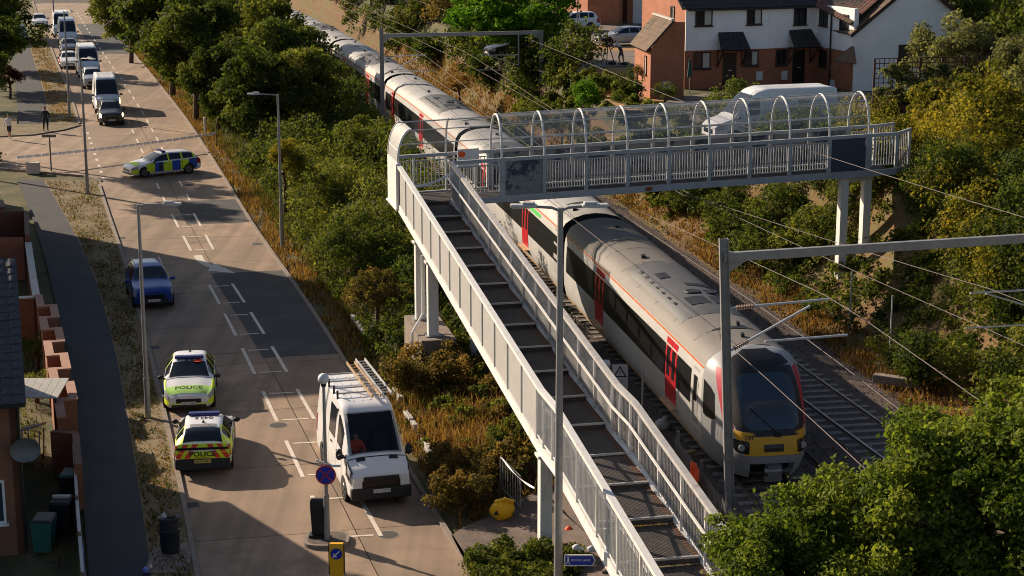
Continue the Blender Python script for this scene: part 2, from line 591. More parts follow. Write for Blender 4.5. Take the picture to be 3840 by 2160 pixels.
def text_mesh(body, size=1.0, bold=0.0, ext=0.0):
    key = (body, size, bold)
    if key in _txt:
        return _txt[key]
    cu = bpy.data.curves.new('lettering', 'FONT')
    cu.body = body
    cu.size = size
    cu.align_x = 'CENTER'
    cu.align_y = 'CENTER'
    cu.offset = bold
    cu.resolution_u = 2
    o = bpy.data.objects.new('lettering', cu)
    COL.objects.link(o)
    dg = bpy.context.evaluated_depsgraph_get()
    me = bpy.data.meshes.new_from_object(o.evaluated_get(dg))
    bpy.data.objects.remove(o)
    bpy.data.curves.remove(cu)
    _txt[key] = me
    return me


def lettering(parent, body, size, m, c, xdir, ydir, bold=0.0, name='lettering', world=True, sx=1.0):
    """Flat letters: centre c, xdir along the line of writing, ydir up the letters."""
    me = text_mesh(body, size, bold).copy()
    me.materials.clear()
    me.materials.append(MATS[m])
    x, y = Vector(xdir).normalized(), Vector(ydir).normalized()
    z = x.cross(y).normalized()
    M = Matrix((( x.x * sx, y.x, z.x, c[0]), (x.y * sx, y.y, z.y, c[1]), (x.z * sx, y.z, z.z, c[2]), (0, 0, 0, 1)))
    if world:
        M = WM[parent].inverted() @ M
    me.transform(M)
    o = bpy.data.objects.new(name, me)
    COL.objects.link(o)
    o.parent = parent
    WM[o] = WM[parent]
    return o


# ------------------------------------------------------------------ the lie of the land
def lerp_tab(tab, y):
    ys = [a for a, b in tab]
    xs = [b for a, b in tab]
    return float(np.interp(y, ys, xs))


def smooth_tab(tab, step=1.5, k=9):
    ys = np.arange(tab[0][0], tab[-1][0] + 0.01, step)
    xs = np.interp(ys, [a for a, b in tab], [b for a, b in tab])
    xe = np.concatenate([xs[0] + (np.arange(-k, 0)) * (xs[1] - xs[0]), xs, xs[-1] + np.arange(1, k + 1) * (xs[-1] - xs[-2])])
    w = np.hanning(2 * k + 1)
    w /= w.sum()
    xs = np.convolve(xe, w, 'valid')
    return list(zip(ys.tolist(), xs.tolist()))


ROAD_R = smooth_tab([(20, 6.2), (30, 3.4), (46.9, -1.12), (50.4, -2.07), (57.2, -3.76), (71.35, -7.19), (84.5, -10.7), (95, -13.65), (112, -17.96), (136, -24.2), (165.9, -32.6), (204.5, -43.7), (261.9, -59.7), (330, -79)])
ROAD_L = smooth_tab([(20, -2.0), (30, -4.6), (46.9, -8.51), (51.55, -9.58), (58, -11.2), (66.1, -13.26), (76, -15.8), (87.2, -18.77), (96.2, -21.36), (110.6, -25.28), (136, -32.3), (155.5, -37.6), (181, -45.0), (207, -52.3), (228, -58.4), (262, -68), (330, -87)])


def road_r(y):
    return lerp_tab(ROAD_R, y)


def road_l(y):
    return lerp_tab(ROAD_L, y)


def XL(y):
    """Left flank of the train at distance y."""
    if y > 200:
        return XL(200) - 0.30 * (y - 200)
    return 5.5 - 0.17 * (y - 55) - 0.00045 * (y - 55) ** 2


def slope(y):
    return -0.17 - 0.0009 * (min(y, 200) - 55)


def trk(y, o, z):
    """Point o metres right of the near track's centre line."""
    s = slope(y)
    n = math.hypot(1, s)
    return Vector((XL(y) + 1.54 + o / n, y + o * (-s) / n, z))


def trk2_off(y):
    return 3.6 + 1.2 * math.exp(-(y - 57) / 20.0)


RAIL_Z = 1.0


def ground_z(x, y):
    t = x - XL(y)
    rr = road_r(y)
    if x < rr + 0.8:
        return -0.03
    t0 = rr + 0.8 - XL(y)
    if t < -2.2:
        k = (t - t0) / max(0.5, (-2.2 - t0))
        k = max(0, min(1, k))
        return -0.03 + 0.73 * (k * k * (3 - 2 * k))
    tb = 9.0
    t1 = float(np.interp(y, [40, 70, 78, 92, 110, 400], [15.5, 15.5, 15.2, 12.6, 11.0, 10.6]))
    top = float(np.interp(y, [70, 78, 96, 400], [5.6, 5.6, 5.2, 5.2]))
    if t < tb:
        return 0.70
    k = max(0, min(1, (t - tb) / (t1 - tb)))
    e = float(np.interp(y, [40, 80, 94, 400], [2.8, 2.8, 1.1, 1.1]))
    return 0.70 + (top - 0.70) * k ** e

# ================================================================== LARGE STRUCTURE
# ground: one sheet to the horizon, following road, railway and bank
def make_ground():
    ys = np.concatenate([np.arange(10, 150, 2.0), np.arange(150, 260, 5.0), np.array([270, 300, 350, 430, 600, 1000, 2000])])
    ts = np.concatenate([np.array([-900, -300, -120, -60, -45, -36]), np.arange(-30, 20.1, 0.75), np.array([22, 26, 32, 40, 60, 100, 250, 900])])
    b = MB()
    rows = []
    for y in ys:
        row = []
        for t in ts:
            x = XL(min(y, 260)) + t
            z = ground_z(x, min(y, 260))
            if t > -14 and t < 13 and y < 150:
                z += 0.06 * math.sin(x * 1.7 + y * .9) * math.sin(y * 1.3 - x) if z > 0 and not (-2.2 < t < 8.9) else 0
            row.append((x, y, z))
        rows.append(row)
    g = MB()
    nt = len(ts)
    vs = [p for r in rows for p in r]
    g.v = vs
    g.mats = ['earth', 'bank_soil', 'lawn_dry']
    for i in range(len(ys) - 1):
        for j in range(nt - 1):
            tm = (ts[j] + ts[j + 1]) / 2
            k = 0
            if 8.2 < tm < (16.5 if ys[i] < 95 else 10.4):
                k = 1
            elif tm >= 16.5:
                k = 0
            g.f.append((i * nt + j, i * nt + j + 1, (i + 1) * nt + j + 1, (i + 1) * nt + j))
            g.m.append(k)
    o = g.build('ground', smooth=True)
    return struct(o)


ground = make_ground()


def strip(name, pts_l, pts_r, z, m, parent=None, thick=0.0):
    b = MB()
    b.grid([[(x, y, z), (x2, y2, z)] for (x, y), (x2, y2) in zip(pts_l, pts_r)], m, flip=True)
    return b.build(name, parent)


# road bed and concrete slabs
road = thing('road', None, None)
struct(road)
YS = [18 + 2.0 * i for i in range(150)]
rb = MB()
rb.grid([[(road_l(y), y, 0.0), (road_r(y), y, 0.0)] for y in YS], 'joint', flip=True)
rb.build('road_bed', road)


def centre(y):
    """Middle of the hatched strip."""
    f = float(np.interp(y, [30, 46, 53, 83, 94, 110, 140, 200, 320], [0.33, 0.36, 0.37, 0.46, 0.46, 0.47, 0.47, 0.48, 0.48]))
    return road_l(y) * f + road_r(y) * (1 - f)


def lane_joint(y):
    return centre(y) + 0.12


y = 26.0
k = 0
while y < 250:
    ln = 6.1 if y < 130 else 12.0
    for s in (0, 1):
        a, c_ = y + 0.012, y + ln - 0.012
        n = 4
        rows = []
        for i in range(n + 1):
            yy = a + (c_ - a) * i / n
            if s == 0:
                x0, x1 = road_l(yy) + 0.0, lane_joint(yy) - 0.014
            else:
                x0, x1 = lane_joint(yy) + 0.014, road_r(yy)
            sk = 0.22     # joints are square to the road
            rows.append([(x0, yy + sk * (x0 - centre(yy)), 0.02), (x1, yy + sk * (x1 - centre(yy)), 0.02)])
        b = MB()
        b.grid(rows, 'concrete_road' if (k + s) % 3 else 'concrete_road_b', flip=True)
        # slab edges
        for r0, r1 in ((rows[0], rows[0]), (rows[-1], rows[-1])):
            p, q = r0[0], r0[1]
            b.add([p, q, (q[0], q[1], 0.001), (p[0], p[1], 0.001)], [(0, 1, 2, 3)], 'joint')
        b.build('concrete_slab', road)
    y += ln
    k += 1


def surf_quad(name, pts, z, m, parent=road):
    b = MB()
    b.add([(p[0], p[1], z) for p in pts], [tuple(range(len(pts)))], m)
    return b.build(name, parent)


def edge_poly(y0, y1, fl, fr, n=10):
    le = [(fl(y0 + (y1 - y0) * i / n), y0 + (y1 - y0) * i / n) for i in range(n + 1)]
    re = [(fr(y0 + (y1 - y0) * i / n), y0 + (y1 - y0) * i / n) for i in range(n + 1)]
    sk = lambda p: (p[0], p[1] + 0.22 * (p[0] - centre(p[1])))
    return [sk(p) for p in le], [sk(p) for p in re]


def patch(y0, y1, fl, fr):
    le, re = edge_poly(y0, y1, fl, fr)
    return strip('asphalt_tone_patch', le, re, 0.024, 'asphalt', road)


patch(69.4, 84.6, lambda y: centre(y) + 0.05 - 0.012 * (y - 69), lambda y: road_r(y) - 0.02)
patch(96.6, 103.5, lambda y: centre(y) - 0.05, lambda y: road_r(y) - 0.02)
patch(186, 222, lambda y: centre(y) - 0.1, lambda y: road_r(y) - 0.02)  # dark band across the far right-hand lane, in the asphalt colour

# painted markings, every dash a piece


def mark(p0, p1, w, parent=road):
    d = Vector((p1[0] - p0[0], p1[1] - p0[1], 0)).normalized()
    n = Vector((-d.y, d.x, 0)) * w / 2
    a, c_ = Vector((p0[0], p0[1], 0)), Vector((p1[0], p1[1], 0))
    return surf_quad('road_marking', [a + n, c_ + n, c_ - n, a - n], 0.029, 'marking', parent)


hw = lambda y: float(np.interp(y, [48, 53, 83, 94, 105], [0.72, 0.68, 0.50, 0.56, 0.6]))
for y0 in (49.6, 55.1, 61.0, 67.1, 72.9, 78.4, 89.8, 95.8):
    y1 = y0 + 3.75
    mark((centre(y0) - hw(y0), y0), (centre(y1) - hw(y1), y1), 0.13)
    mark((centre(y0) + hw(y0), y0 + 0.3), (centre(y1) + hw(y1), y1 + 0.3), 0.13)
    for yy in (y0 + 0.25, y1 - 0.25):
        c_ = centre(yy)
        h = hw(yy) - 0.2
        mark((c_ - h, yy - 0.05), (c_ + h + 0.05, yy + 0.12), 0.11)
for i in range(30):
    y0 = 103.0 + 4.6 * i
    if 116 < y0 < 126 and i % 2:
        continue
    for sx in (-0.62, 0.62):
        mark((centre(y0) + sx, y0 + (0.8 if sx > 0 else 0)), (centre(y0 + 2) + sx, y0 + 2.0 + (0.8 if sx > 0 else 0)), 0.12)
# give-way dashes along the mouth of the side street
for i in range(9):
    y0 = 111 + i * 2.4
    mark((road_l(y0) + 0.3, y0), (road_l(y0 + .8) + 0.3, y0 + 0.8), 0.18)
# bent arrow before the hatching
ca = lambda y, dx: (centre(y) + dx, y)
surf_quad('road_arrow', [ca(88.6, -0.55), ca(88.8, -0.1), ca(87.6, -0.12), ca(86.6, 0.1), ca(86.0, 0.35), ca(85.7, 0.12), ca(86.2, -0.25), ca(87.2, -0.5)][::-1], 0.029, 'marking')
surf_quad('road_arrow', [ca(86.9, 0.28), ca(84.6, 1.05), ca(85.2, -0.22)][::-1], 0.030, 'marking')

# ironwork and repairs in the carriageway
def disc(name, x, y, r, z, m):
    b = MB()
    b.add([(x + r * math.cos(2 * math.pi * k_ / 18), y + r * math.sin(2 * math.pi * k_ / 18), z) for k_ in range(18)], [tuple(range(18))], m)
    return b.build(name, road)


for x, y in ((-8.1, 60.6), (-13.0, 91.5), (-19.5, 109.0), (-3.6, 50.0), (-23.0, 121.5)):
    disc('manhole_frame', x, y, .36, .0245, 'kerb')
    disc('manhole_cover', x, y, .30, .0265, 'asphalt')
for y in (52.5, 71.0, 93.0):
    surf_quad('drain_grate', [(road_l(y) + .05, y - .25), (road_l(y) + .42, y - .15), (road_l(y) + .30, y + .30), (road_l(y) - .07, y + .20)], .026, 'asphalt')
rc = np.random.default_rng(3)
for x, y, L_, a in ((-7.6, 56.2, 2.4, .3), (-3.2, 52.8, 2.0, 1.9), (-12.6, 69.5, 2.2, .2), (-9.6, 76.5, 2.6, 1.7), (-17.2, 92.0, 2.5, .4), (-14.2, 98.8, 2.2, 1.8), (-20.5, 107.5, 2.5, .3), (-6.3, 60.5, 1.6, 1.4)):
    b = MB()
    pts = []
    p = Vector((x, y, .0262))
    for k_ in range(9):
        pts.append(p.copy())
        aa = a + rc.normal() * .5
        p = p + Vector((math.cos(aa), math.sin(aa), 0)) * L_ / 8
    rows = []
    for k_, p in enumerate(pts):
        d = (pts[min(8, k_ + 1)] - pts[max(0, k_ - 1)]).normalized()
        n = Vector((-d.y, d.x, 0)) * .018
        rows.append([p + n, p - n])
    b.grid(rows, 'joint', flip=True)
    b.build('crack', road)

# side street
side_pts_n = [(-25.0, 110.3), (-26.5, 112.2), (-29.5, 113.6), (-34, 115.6), (-48, 120.0), (-70, 127)]
side_pts_f = [(-31.9, 134.6), (-32.6, 132.0), (-34.2, 129.6), (-37.5, 128.4), (-50, 132.0), (-72, 139)]
sr = strip('side_street', side_pts_f, side_pts_n, 0.009, 'concrete_road_b')
struct(sr)

# kerbs: real steps
def kerb_line(name, pts, side, h=0.11, w=0.15, m='kerb'):
    b = MB()
    n = len(pts)
    for i in range(n - 1):
        p, q = Vector((*pts[i], 0)), Vector((*pts[i + 1], 0))
        d = (q - p)
        L_ = d.length
        d.normalize()
        nn = Vector((-d.y, d.x, 0)) * side * w
        g = d * 0.004
        b.hexa([p + g - Vector((0, 0, .05)), q - g - Vector((0, 0, .05)), q - g + nn - Vector((0, 0, .05)), p + g + nn - Vector((0, 0, .05)),
                p + g + Vector((0, 0, h)), q - g + Vector((0, 0, h)), q - g + nn + Vector((0, 0, h)), p + g + nn + Vector((0, 0, h))], m)
    return struct(b.build(name))


kerb_line('kerb_left', [(road_l(yy) - 0.004, yy) for yy in np.arange(26, 110, 1.8)], 1)
kerb_line('kerb_right', [(road_r(yy) + 0.004, yy) for yy in np.arange(26, 260, 2.0)], -1, h=0.10)
kerb_line('kerb_corner', side_pts_n[:5], 1, h=0.1)
kerb_line('kerb_far_corner', side_pts_f[:5][::-1], 1, h=0.1)
kerb_line('kerb_far', [(road_l(yy) - 0.004, yy) for yy in np.arange(135.5, 260, 3)], 1)

# pavement and dry verge on the left
PAVE_R = smooth_tab([(20, -3.6), (46.9, -9.81), (51.5, -11.0), (59.3, -12.92), (69.5, -15.55), (78.9, -18.13), (89, -21.23), (102, -25.64), (108.5, -27.92), (113, -29.6)])
PAVE_L = smooth_tab([(20, -5.2), (46.9, -11.5), (59.3, -14.81), (76, -19.37), (93, -24.5), (108.5, -29.6), (113, -31.2)])
ysl = list(np.arange(22, 112, 1.5))
struct(strip('pavement', [(lerp_tab(PAVE_L, yy), yy) for yy in ysl], [(lerp_tab(PAVE_R, yy), yy) for yy in ysl], 0.085, 'pavement'))
struct(strip('verge', [(lerp_tab(PAVE_R, yy), yy) for yy in ysl], [(road_l(yy) - 0.15, yy) for yy in ysl], 0.08, 'verge'))
ysf = list(np.arange(135, 250, 3.0))
struct(strip('far_verge', [(road_l(yy) - 2.3, yy) for yy in ysf], [(road_l(yy) - 0.15, yy) for yy in ysf], 0.07, 'verge'))
struct(strip('far_pavement', [(road_l(yy) - 4.6, yy) for yy in ysf], [(road_l(yy) - 2.3, yy) for yy in ysf], 0.075, 'pavement'))
# concrete pad under the litter bin, footpath end by the ramp
struct(surf_quad('bin_pad', [(-10.05, 46.9), (-8.85, 46.9), (-9.1, 49.2), (-10.2, 49.2)], 0.094, 'kerb', None))
fpb = MB()
rows = []
for k_ in range(13):
    yy = 44.0 + 8.6 * k_ / 12
    xl = float(np.interp(yy, [44, 48.4, 50, 51.4, 52.6], [-.35, -1.45, -1.8, -.6, .6]))
    rows.append([(xl + (3.5 - xl) * q / 8, yy, max(.10, ground_z(xl + (3.5 - xl) * q / 8, yy) + .10)) for q in range(9)])
fpb.grid(rows, 'path_tarmac', flip=True)
struct(fpb.build('footpath'))
struct(surf_quad('corner_verge', [(-31.9, 134.9), (-32.75, 132.0), (-34.3, 129.8), (-37.5, 128.6), (-50, 132.2), (-50, 142), (-38, 140), (-36.8, 135.2)][::-1], .066, 'verge', None))

# railway: ballast bed, two tracks
yst = list(np.arange(26, 262, 3.0))
bl = MB()
bl.grid([[trk(yy, o, z) for o, z in ((-3.4, 0.62), (-2.4, 0.80), (-1.5, 0.86), (1.5, 0.86), (2.2, .80), (trk2_off(yy) - 1.5, 0.86), (trk2_off(yy) + 1.5, 0.86), (trk2_off(yy) + 2.6, 0.78), (trk2_off(yy) + 3.6, 0.62))] for yy in yst], 'ballast', flip=True)
struct(bl.build('ballast_bed', smooth=True))


def make_track(label, off):
    t = thing('railway_track', label, 'railway track', trk(60, off(60), 0.8), group='railway tracks')
    for g in (-0.7525, 0.7525):
        b = MB()
        ys_ = list(np.arange(27, 250, 2.5))
        for sec, m in ((((-0.065, .875), (0.065, .875), (0.012, .915), (-0.012, .915)), 'rail_rust'), (((-0.012, .905), (.012, .905), (.035, .96), (-.035, .96)), 'rail_rust'), (((-0.035, .955), (.035, .955), (.033, 1.0), (-.033, 1.0)), 'rail_head')):
            n = len(sec)
            vs = []
            for yy in ys_:
                for so, z in sec:
                    vs.append(trk(yy, off(yy) + g + so, z))
            fs = []
            for i in range(len(ys_) - 1):
                for k_ in range(n):
                    fs.append((i * n + k_, i * n + (k_ + 1) % n, (i + 1) * n + (k_ + 1) % n, (i + 1) * n + k_))
            b.add(vs, fs, m)
        b.build('rail', t)
    sb = MB()
    sb.box((0, 0, 0), (2.5, 0.25, 0.10), 'sleeper')
    sm = sb.mesh('sleeper')
    yy = 30.0
    while yy < 112:
        p = trk(yy, off(yy), 0.842)
        M = WM[t].inverted() @ (Matrix.Translation(p) @ Matrix.Rotation(math.atan(-slope(yy)), 4, 'Z'))
        link_mesh('sleeper', sm, t, M)
        yy += 0.66
    return t


make_track('near railway track running under the stopped train', lambda y: 0.0)
make_track('empty far railway track to the right of the train', trk2_off)
b = MB()
ysr = list(np.arange(40, 62, 2.0))
b.tube([trk(yy, 2.2, 0.9) for yy in ysr], 0.05, 'rail_rust', 6)
tag(b.build('spare_rail'), 'dark spare rail lying between the two tracks beside the train nose', 'rail')

# house plateau: lawn, parking court and drive
def top_sheet(name, pts, z, m):
    b = MB()
    b.add([(p[0], p[1], z) for p in pts], [tuple(range(len(pts)))], m)
    return struct(b.build(name))


top_sheet('parking_court', [(12.6, 91), (27, 91), (27, 112), (13, 113), (9.5, 109), (8.0, 104), (10.0, 97)], 5.24, 'drive')
top_sheet('dry_lawn', [(6.3, 104), (8.0, 104), (9.2, 109), (7.6, 122), (8.5, 126.5), (5.0, 126.0), (4.4, 117)], 5.222, 'lawn_dry')
top_sheet('close_road', [(1.8, 124), (4.2, 122), (5.0, 126.0), (10, 128), (14, 160), (12, 185), (2, 185), (-2.5, 150)], 5.226, 'drive')
top_sheet('far_lane', [(-7, 168), (-2, 166), (-10, 215), (-16, 215)], 5.23, 'drive')
top_sheet('lawn_strip', [(4.3, 137.5), (10.5, 137.5), (11.0, 141.5), (4.6, 143.0)], 5.232, 'lawn_dry')

# ================================================================== FOOTBRIDGE
FB_U = Vector((-0.2144, 0.9767, 0))      # up the ramp, away
FB_N = Vector((0.9767, 0.2144, 0))       # along the span, to the right
RW = 2.25                                # ramp width
PH = 1.85                                # parapet with stringer


def ramp_z(y):
    if y > 47.9:
        return 3.18 + 0.0924 * (y - 47.9)
    if y > 46.2:
        return 3.18
    return 3.18 - 0.112 * (46.2 - y)


def rp(y, o=0.0, dz=0.0):
    return Vector((0.58 + 0.2195 * (48.7 - y), y, ramp_z(y) + dz)) + FB_N * o


E0 = Vector((0.58 + 0.2195 * (48.7 - 72.3), 72.3, 0))
BD = 2.3


def bz(l):
    return 5.5 + 0.031 * (l - 2.0)


def bp(l, o=0.0, dz=0.0):
    p = E0 + FB_N * l + FB_U * o
    p.z = bz(l) + dz
    return p


fb = thing('footbridge', 'white steel footbridge with stepped ramp, barred parapets and hooped cage over the railway', 'footbridge', (0.6, 48.0, 0))
# --- ramp
YB, YT = 30.0, 72.3
for o, nm in ((0.05, 'stringer'), (RW - 0.05, 'stringer')):
    b = MB()
    for y0, y1 in ((YB, 46.2), (46.2, 47.9), (47.9, YT)):
        b.beam(rp(y0, o, 0.14), rp(y1, o, 0.14), 0.10, 0.26, 'white_paint')
        b.beam(rp(y0, o, 0.02), rp(y1, o, 0.02), 0.17, 0.035, 'white_paint')
    b.build(nm, fb)
yy = YB
steps = []
while yy < YT - 0.4:
    y1 = min(yy + 2.1, YT)
    top = ramp_z(y1) + 0.17
    b = MB()
    p = [rp(yy, .11), rp(yy, RW - .11), rp(y1, RW - .11), rp(y1, .11)]
    for q in p:
        q.z = top - 0.20
    tp = [Vector((q.x, q.y, top - (0.05 if i < 2 else 0.0))) for i, q in enumerate(p)]
    b.hexa(p + tp, 'deck')
    st = b.build('tread', fb)
    b = MB()
    a, c_ = Vector((tp[0].x, tp[0].y, top - .042)), Vector((tp[1].x, tp[1].y, top - .042))
    b.beam(a + FB_U * .03, c_ + FB_U * .03, 0.07, 0.05, 'nosing')
    b.build('nosing', st)
    b = MB()
    e = FB_N * -0.10
    a2, c2 = tp[1] + e, tp[2] + e
    b.hexa([tp[1] + e * 1.6 + Vector((0, 0, .002)), tp[1] + Vector((0, 0, .002)), tp[2] + Vector((0, 0, .002)), tp[2] + e * 1.2 + Vector((0, 0, .002)), tp[1] + e * 1.2 + Vector((0, 0, .015)), tp[1] + Vector((0, 0, .03)), tp[2] + Vector((0, 0, .03)), tp[2] + e + Vector((0, 0, .012))], 'leaf_litter')
    b.build('fallen_leaves', st)
    yy = y1
# --- ramp parapets
post_y = [31.0, 32.85, 34.7, 36.55, 38.4, 40.25, 42.1, 44.0, 45.7, 46.6, 47.6, 48.4] + [50.25 + 1.83 * i for i in range(13)]


def bars_panel(y0, y1, o, d0, d1, n, m, th=0.022):
    b = MB()
    for i in range(n):
        yq = y0 + (y1 - y0) * (i + 0.5) / n
        b.beam(rp(yq, o, d0), rp(yq, o, d1), th, th, m, up=(0, 1, 0))
    return b


for side, o in ((0, 0.05), (1, RW - 0.05)):
    b = MB()
    for y0, y1 in ((YB, 46.2), (46.2, 47.9), (47.9, YT)):
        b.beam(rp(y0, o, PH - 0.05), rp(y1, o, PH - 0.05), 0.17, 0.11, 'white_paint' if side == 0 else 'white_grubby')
    b.build('top_rail', fb)
    b = MB()
    off = 0.16 if side == 0 else -0.16
    for y0, y1 in ((YB, 46.2), (46.2, 47.9), (47.9, YT)):
        b.beam(rp(y0, o + off, 1.22), rp(y1, o + off, 1.22), 0.055, 0.05, 'white_paint')
    b.build('handrail', fb)
    for i, py in enumerate(post_y):
        b = MB()
        b.beam(rp(py, o, 0.27), rp(py, o, PH - 0.1), 0.085, 0.12, 'white_paint', up=(0, 1, 0))
        b.build('post', fb)
        if i + 1 < len(post_y):
            y0, y1 = py + 0.06, post_y[i + 1] - 0.06
            upper = y0 > 48.0
            if side == 0 and upper:
                b = MB()
                q0, q1 = rp(y0, o, 0), rp(y1, o, 0)
                t = FB_N * 0.012
                up = lambda p_, d: p_ + Vector((0, 0, d))
                b.hexa([up(q0 - t, .28), up(q0 + t, .28), up(q1 + t, .28), up(q1 - t, .28), up(q0 - t, PH - .11), up(q0 + t, PH - .11), up(q1 + t, PH - .11), up(q1 - t, PH - .11)], 'panel_grey')
                b.build('infill_panel', fb)
            else:
                n = max(5, int((y1 - y0) / 0.115))
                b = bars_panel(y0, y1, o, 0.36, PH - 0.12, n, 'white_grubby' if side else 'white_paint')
                b.beam(rp(y0 - .05, o, 0.36), rp(y1 + .05, o, 0.36), 0.03, 0.05, 'white_paint')
                b.build('bar_panel', fb)
                if side == 1:
                    b = MB()
                    q0, q1 = rp(y0, o + 0.03, 0), rp(y1, o + 0.03, 0)
                    t = FB_N * 0.008
                    b.hexa([up(q0 - t, .28), up(q0 + t, .28), up(q1 + t, .28), up(q1 - t, .28), up(q0 - t, 1.15), up(q0 + t, 1.15), up(q1 + t, 1.15), up(q1 - t, 1.15)], 'bridge_grey') if upper else None
                    if upper:
                        b.build('kick_panel', fb)
# --- landing and span deck
b = MB()
b.hexa([bp(0.05, 0.02, 0.0), bp(21.2, 0.02, 0.0), bp(21.2, BD - .02, 0.0), bp(0.05, BD - .02, 0.0), bp(0.05, 0.02, 0.17), bp(21.2, 0.02, 0.17), bp(21.2, BD - .02, 0.17), bp(0.05, BD - .02, 0.17)], 'deck')
b.build('deck', fb)
# left end wall, solid
b = MB()
b.beam(bp(0.0, -0.25, 0.95), bp(0.0, BD, 0.95), 0.08, 1.86, 'white_paint')
b.beam(bp(-0.03, -0.3, 0.02), bp(-0.03, BD, 0.02), 0.18, 0.06, 'white_paint')
b.beam(bp(-0.03, -0.28, 0.05), bp(-0.03, -0.28, 1.88), 0.11, 0.11, 'white_paint', up=(0, 1, 0))
b.build('end_wall', fb)
# curved wind panel over the end wall
b = MB()
rows = []
for i in range(9):
    a = math.pi / 2 * i / 8
    rows.append([bp(0.0 + 0.62 * (1 - math.cos(a * .95)), oo, 1.90 + 1.32 * math.sin(a * .95)) for oo in (-0.2, 0.6, 1.4, BD)])
b.grid(rows, 'cage_end')
b.build('wind_panel', fb, smooth=True)
b = MB()
b.tube([r[0] for r in rows], 0.05, 'white_paint')
b.tube([r[-1] for r in rows], 0.04, 'white_paint')
b.beam(bp(0.06, -.2, 2.35), bp(0.06, BD, 2.35), .05, .05, 'white_paint')
b.build('wind_panel_frame', fb, smooth=True)

# --- span parapets
P0, BAY = 4.3, 1.76
posts = [P0 + BAY * i for i in range(10)]
LEND = 21.4


def span_rails(o, l0, l1, m='bridge_grey'):
    b = MB()
    b.beam(bp(l0, o, 0.11), bp(l1, o, 0.11), 0.12, 0.24, m)
    b.beam(bp(l0, o, -0.005), bp(l1, o, -0.005), 0.2, 0.03, m)
    b.build('girder', fb)
    b = MB()
    b.beam(bp(l0, o, 1.72), bp(l1, o, 1.72), 0.15, 0.14, m)
    b.build('top_rail', fb)


span_rails(0.0, RW - 0.15, LEND)
span_rails(BD, 0.06, LEND)
bar_b = MB()
bar_b.box((0, 0, 0), (0.034, 0.034, 1.10), 'bridge_grey')
bar_me = bar_b.mesh('bar')
inv = WM[fb].inverted()
rotb = Matrix.Rotation(math.atan2(FB_N.y, FB_N.x), 4, 'Z')


def bay_bars(l0, l1, o, n, light=True):
    for dz in (0.42, 1.52):
        b = MB()
        b.beam(bp(l0, o, dz), bp(l1, o, dz), 0.035, 0.05, 'bridge_grey')
        b.build('bar_rail', fb)
    for i in range(n):
        l = l0 + (l1 - l0) * (i + 0.5) / n
        link_mesh('bar', bar_me, fb, inv @ Matrix.Translation(bp(l, o, 0.97)) @ rotb)


for o in (0.0, BD):
    for i, l in enumerate(posts):
        b = MB()
        w = 0.26 if i in (0, 9) else 0.15
        b.beam(bp(l, o, 0.235), bp(l, o, 1.65), 0.10, w, 'bridge_grey', up=FB_N)
        b.build('post', fb)
for i in range(9):
    l0, l1 = posts[i] + 0.08, posts[i + 1] - 0.08
    if i in (0, 8):
        b = MB()
        b.beam(bp(l0 - (.06 if i else -.05), 0.0, 0.95), bp(l1 + (.05 if i == 0 else -.05), 0.0, 0.95), 0.03, 1.40, 'bridge_patch' if i == 0 else 'bridge_blue')
        b.build('solid_panel', fb)
    else:
        bay_bars(l0, l1, 0.0, 14)
    b = MB()     # far side: sheeted panels
    b.beam(bp(l0, BD, 0.95), bp(l1, BD, 0.95), 0.02, 1.40, 'bridge_patch')
    b.build('sheet_panel', fb)
bay_bars(RW + 0.1, P0 - 0.15, 0.0, 11)
b = MB()
b.beam(bp(RW + 0.02, 0, 0.24), bp(RW + 0.02, 0, 1.65), 0.1, 0.13, 'white_paint', up=FB_N)
b.build('post', fb)
for l0, l1, n in ((0.12, 1.0, 6), (1.12, 2.35, 8), (2.5, 4.1, 11)):
    bay_bars(l0, l1, BD - 0.03, n)
    b = MB()
    b.beam(bp(l1 + 0.06, BD - .03, 0.2), bp(l1 + 0.06, BD - .03, 1.65), 0.08, 0.09, 'white_paint', up=FB_N)
    b.build('post', fb)
for o in (0.0, BD):
    bay_bars(posts[-1] + 0.18, LEND - 0.12, o, 8)
    b = MB()
    b.beam(bp(LEND, o, 0.05), bp(LEND, o, 1.70), 0.13, 0.13, 'bridge_grey', up=FB_N)
    b.build('post', fb)
# splayed returns at the right end
for o, sgn in ((0.0, -1), (BD, 1)):
    b = MB()
    p0 = bp(LEND, o)
    p1 = bp(LEND + 1.0, o + (0.9 if sgn < 0 else 0.35))
    for dz, h in ((0.12, .22), (1.72, .12)):
        b.beam(p0 + Vector((0, 0, dz)), p1 + Vector((0, 0, dz)), 0.09, h, 'bridge_grey')
    for i in range(1, 8):
        q = p0.lerp(p1, i / 7.2)
        b.beam(q + Vector((0, 0, .2)), q + Vector((0, 0, 1.66)), 0.035, 0.035, 'white_grubby', up=(0, 1, 0))
    b.beam(p1 + Vector((0, 0, -.3)), p1 + Vector((0, 0, 1.78)), 0.11, 0.11, 'bridge_grey', up=(0, 1, 0))
    b.build('return_railing', fb)
# --- hoops, purlins and clear cover
HH = 1.62


def hoop_pt(l, a):
    """a from 0 (near foot) to pi (far foot)."""
    o = BD / 2 - (BD / 2 - 0.03) * math.cos(a)
    return bp(l, o, 1.79 + HH * math.sin(a) ** 0.85)


